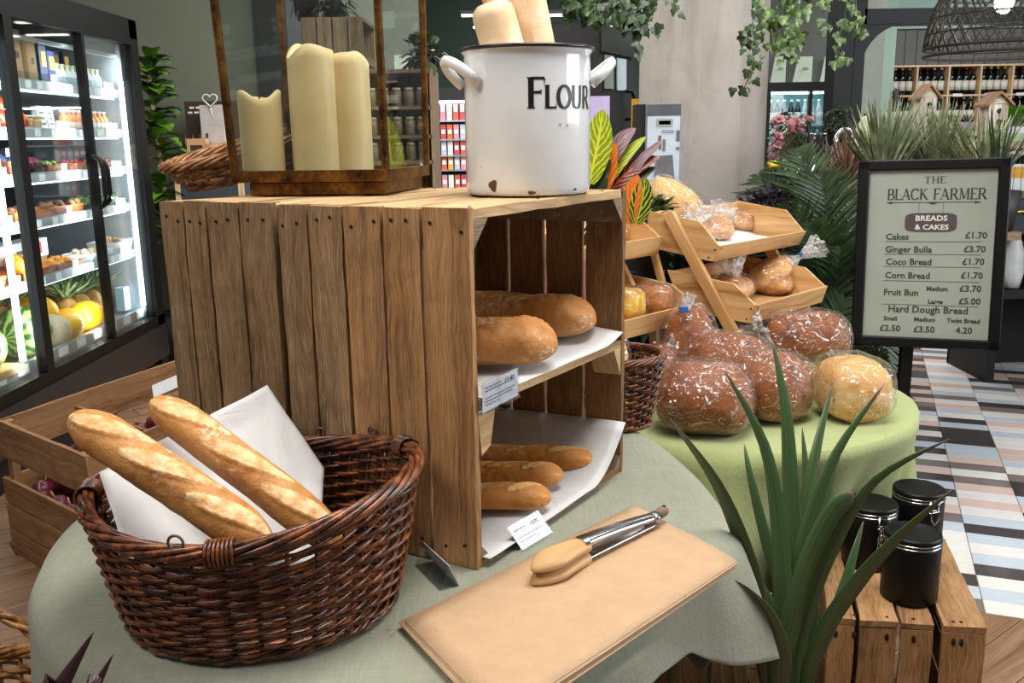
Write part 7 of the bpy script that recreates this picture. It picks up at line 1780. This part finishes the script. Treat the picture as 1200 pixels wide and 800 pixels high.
p = at_y(1024, 166, 4.1); t = thing('printed_cushion', 'pale green printed cushion leaning behind the spiky plants', 'cushion', (p.x, 4.1, p.z))
def cush(u, v):
    x, y = 2*u-1, 2*v-1; e = (1-x*x)**.35*(1-y*y)**.35 if abs(x) < 1 and abs(y) < 1 else 0; return V((p.x, 4.1, p.z-.02))+Matrix.Rotation(.5, 3, 'Y') @ V((x*.11, .0-e*.045, y*.10))
q = MB(); q.grid(cush, 14, 14); q.grid(lambda u, v: (lambda a: V((a.x, 8.2-a.y, a.z)))(cush(u, v)), 14, 14); q.build('cover', pm('#b4bd98', .8, .12, 60), t)
q = MB()
for k in range(3): q.cbox(V((p.x-.02+.03*k, 4.052, p.z-.0-.02*k)), .05, .001, .010, R=Matrix.Rotation(.5, 3, 'Y'))
q.build('printed_words', pm('#5c6450'), t); MB().lathe((p.x, 4.1, 0), [(.06, 0), (.06, p.z-.11), (0, p.z-.11)], 12).build('stool', BLACK_M, t)
lv = proto('lavender_pot', '', 'plant', [('pot', MB().box((-.024, -.024, 0), (0, 0, .035), (.048, 0, 0), (0, .048, 0)), pm('#7c9c6c', .5)), ('pot_band', MB().box((-.025, -.025, .035), (0, 0, .028), (.050, 0, 0), (0, .050, 0)), pm('#c3b5d0', .5)), ('sprigs', (lambda b: [b.blade([V((math.cos(a)*.01, math.sin(a)*.01, .06)), V((math.cos(a)*.02, math.sin(a)*.02, .085)), V((math.cos(a)*.03, math.sin(a)*.03, .10))], [.003, .004, .0005], (-math.sin(a), math.cos(a), 0), .2) for a in [i*.6 for i in range(10)]] and b)(MB()), L_BOX)])
s1_ = at_y(1080, 160, 4.5).z; s2_ = at_y(1180, 166, 4.15).z
pts = [(at_y(1096+11*i, 158, 4.47).x, 4.44, s1_+.0015) for i in range(4)]+[(at_y(1178+11*i, 160, 4.1).x, 4.09, s2_+.0015) for i in range(3)]
row(lv, pts, lambda i: ('small lilac-banded pot, %s right of the left birdhouse' % ordn[i]) if i < 4 else ('small lilac-banded pot, %s right of the right birdhouse' % ordn[i-4]), 'lilac-banded pots on the shelves', jit=.05)
p = at_y(1189, 150, 4.25); t = thing('lettuce_pot', 'bright lime green leafy plant at the right edge', 'plant', (p.x, 4.25, s2_)); rr_ = random.Random(3); b = MB()
for k in range(26): a = rr_.uniform(0, 6.28); broad(b, (p.x, 4.25, s2_+.05), (math.cos(a)*.7, math.sin(a)*.7, rr_.uniform(.6, 1.4)), rr_.uniform(.12, .19), rr_.uniform(.03, .05), .25)
b.build('leaves', L_LET, t, kind='stuff'); MB().lathe((p.x, 4.25, s2_+.002), [(0, 0), (.03, 0), (.04, .06), (0, .055)], 14).build('plant_pot', pm('#7c9c6c'), t)
# cabinet right of the sign
cy = 4.9; ca = at_y(1168, 300, cy); cb2 = at_y(1185, 232, cy).z; 
cb_ = thing('navy_dresser', 'navy dresser with brass handle and dark lower shelves at the right edge', 'dresser', (ca.x, cy, 0)); czb = at_y(1190, 275, cy).z; cz3 = at_y(1190, 350, cy).z
MB().box((ca.x, cy, czb), (0, 0, cb2-czb), (.9, 0, 0), (0, .45, 0)).build('drawer', pm('#2c3440', .45), cb_, bevel=.004)
MB().box((ca.x-.01, cy-.02, cb2), (.92, 0, 0), (0, .48, 0), (0, 0, .03)).build('top_board', W_DARKR, cb_)
hx = at_y(1197, 252, cy-.02); MB().sweep([(hx.x+.05*math.cos(a), cy-.02, hx.z+.02*math.sin(a)) for a in [math.pi*i/8 for i in range(9)]], .009, 6).build('cup_handle', pm('#c9a24a', .3, .1, 20, .8), cb_)
MB().box((ca.x, cy, max(.02, cz3)), (.9, 0, 0), (0, .45, 0), (0, 0, .05)).build('bottom_board', BLACK_M, cb_)
MB().box((ca.x, cy+.43, 0), (0, 0, cb2), (.9, 0, 0), (0, .02, 0)).build('back_board', BLACK_M, cb_)
for xx in (ca.x, ca.x+.85): MB().box((xx, cy, 0), (0, 0, cb2), (.05, 0, 0), (0, .45, 0)).build('side_board', BLACK_M, cb_)
for k in range(3): z = cz3+.08+(czb-cz3-.1)*(k+.5)/3; MB().box((ca.x+.05, cy+.1, z), (.8, 0, 0), (0, .3, 0), (0, 0, .012)).build('slatted_shelf', pm('#3a2a22', .6), cb_)
for k, px in enumerate((1181, 1203)):
    p = at_y(px, 338, 4.8); t = thing('white_vase', ('tall white vase standing on the lower dresser shelf, ' + ('left' if k == 0 else 'right') + ' one'), 'vase', (p.x, cy+.06, p.z)); MB().lathe((p.x, cy+.06, max(.07, cz3+.055)), [(0, 0), (.045, 0), (.06, .08), (.05, .2), (.02, .3), (.02, .34), (0, .34)], 18).build('vase_body', pm('#d9dcda', .3), t)
for k in range(3):
    p = at_y(1184+9*k, 225, cy); t = thing('gift_pack', ('yellow and white pack on the dresser top, %s of three' % ('left', 'middle', 'right')[k]), 'pack', (p.x, cy+.1, cb2+.03)); MB().box((p.x, cy+.05, cb2+.032), (0, 0, .14), (.035, 0, 0), (0, .06, 0)).build('pack_body', CARD, t); MB().box((p.x-.001, cy+.049, cb2+.10), (0, 0, .06), (.037, 0, 0), (0, .062, 0)).build('yellow_top', pm('#e0a826'), t)
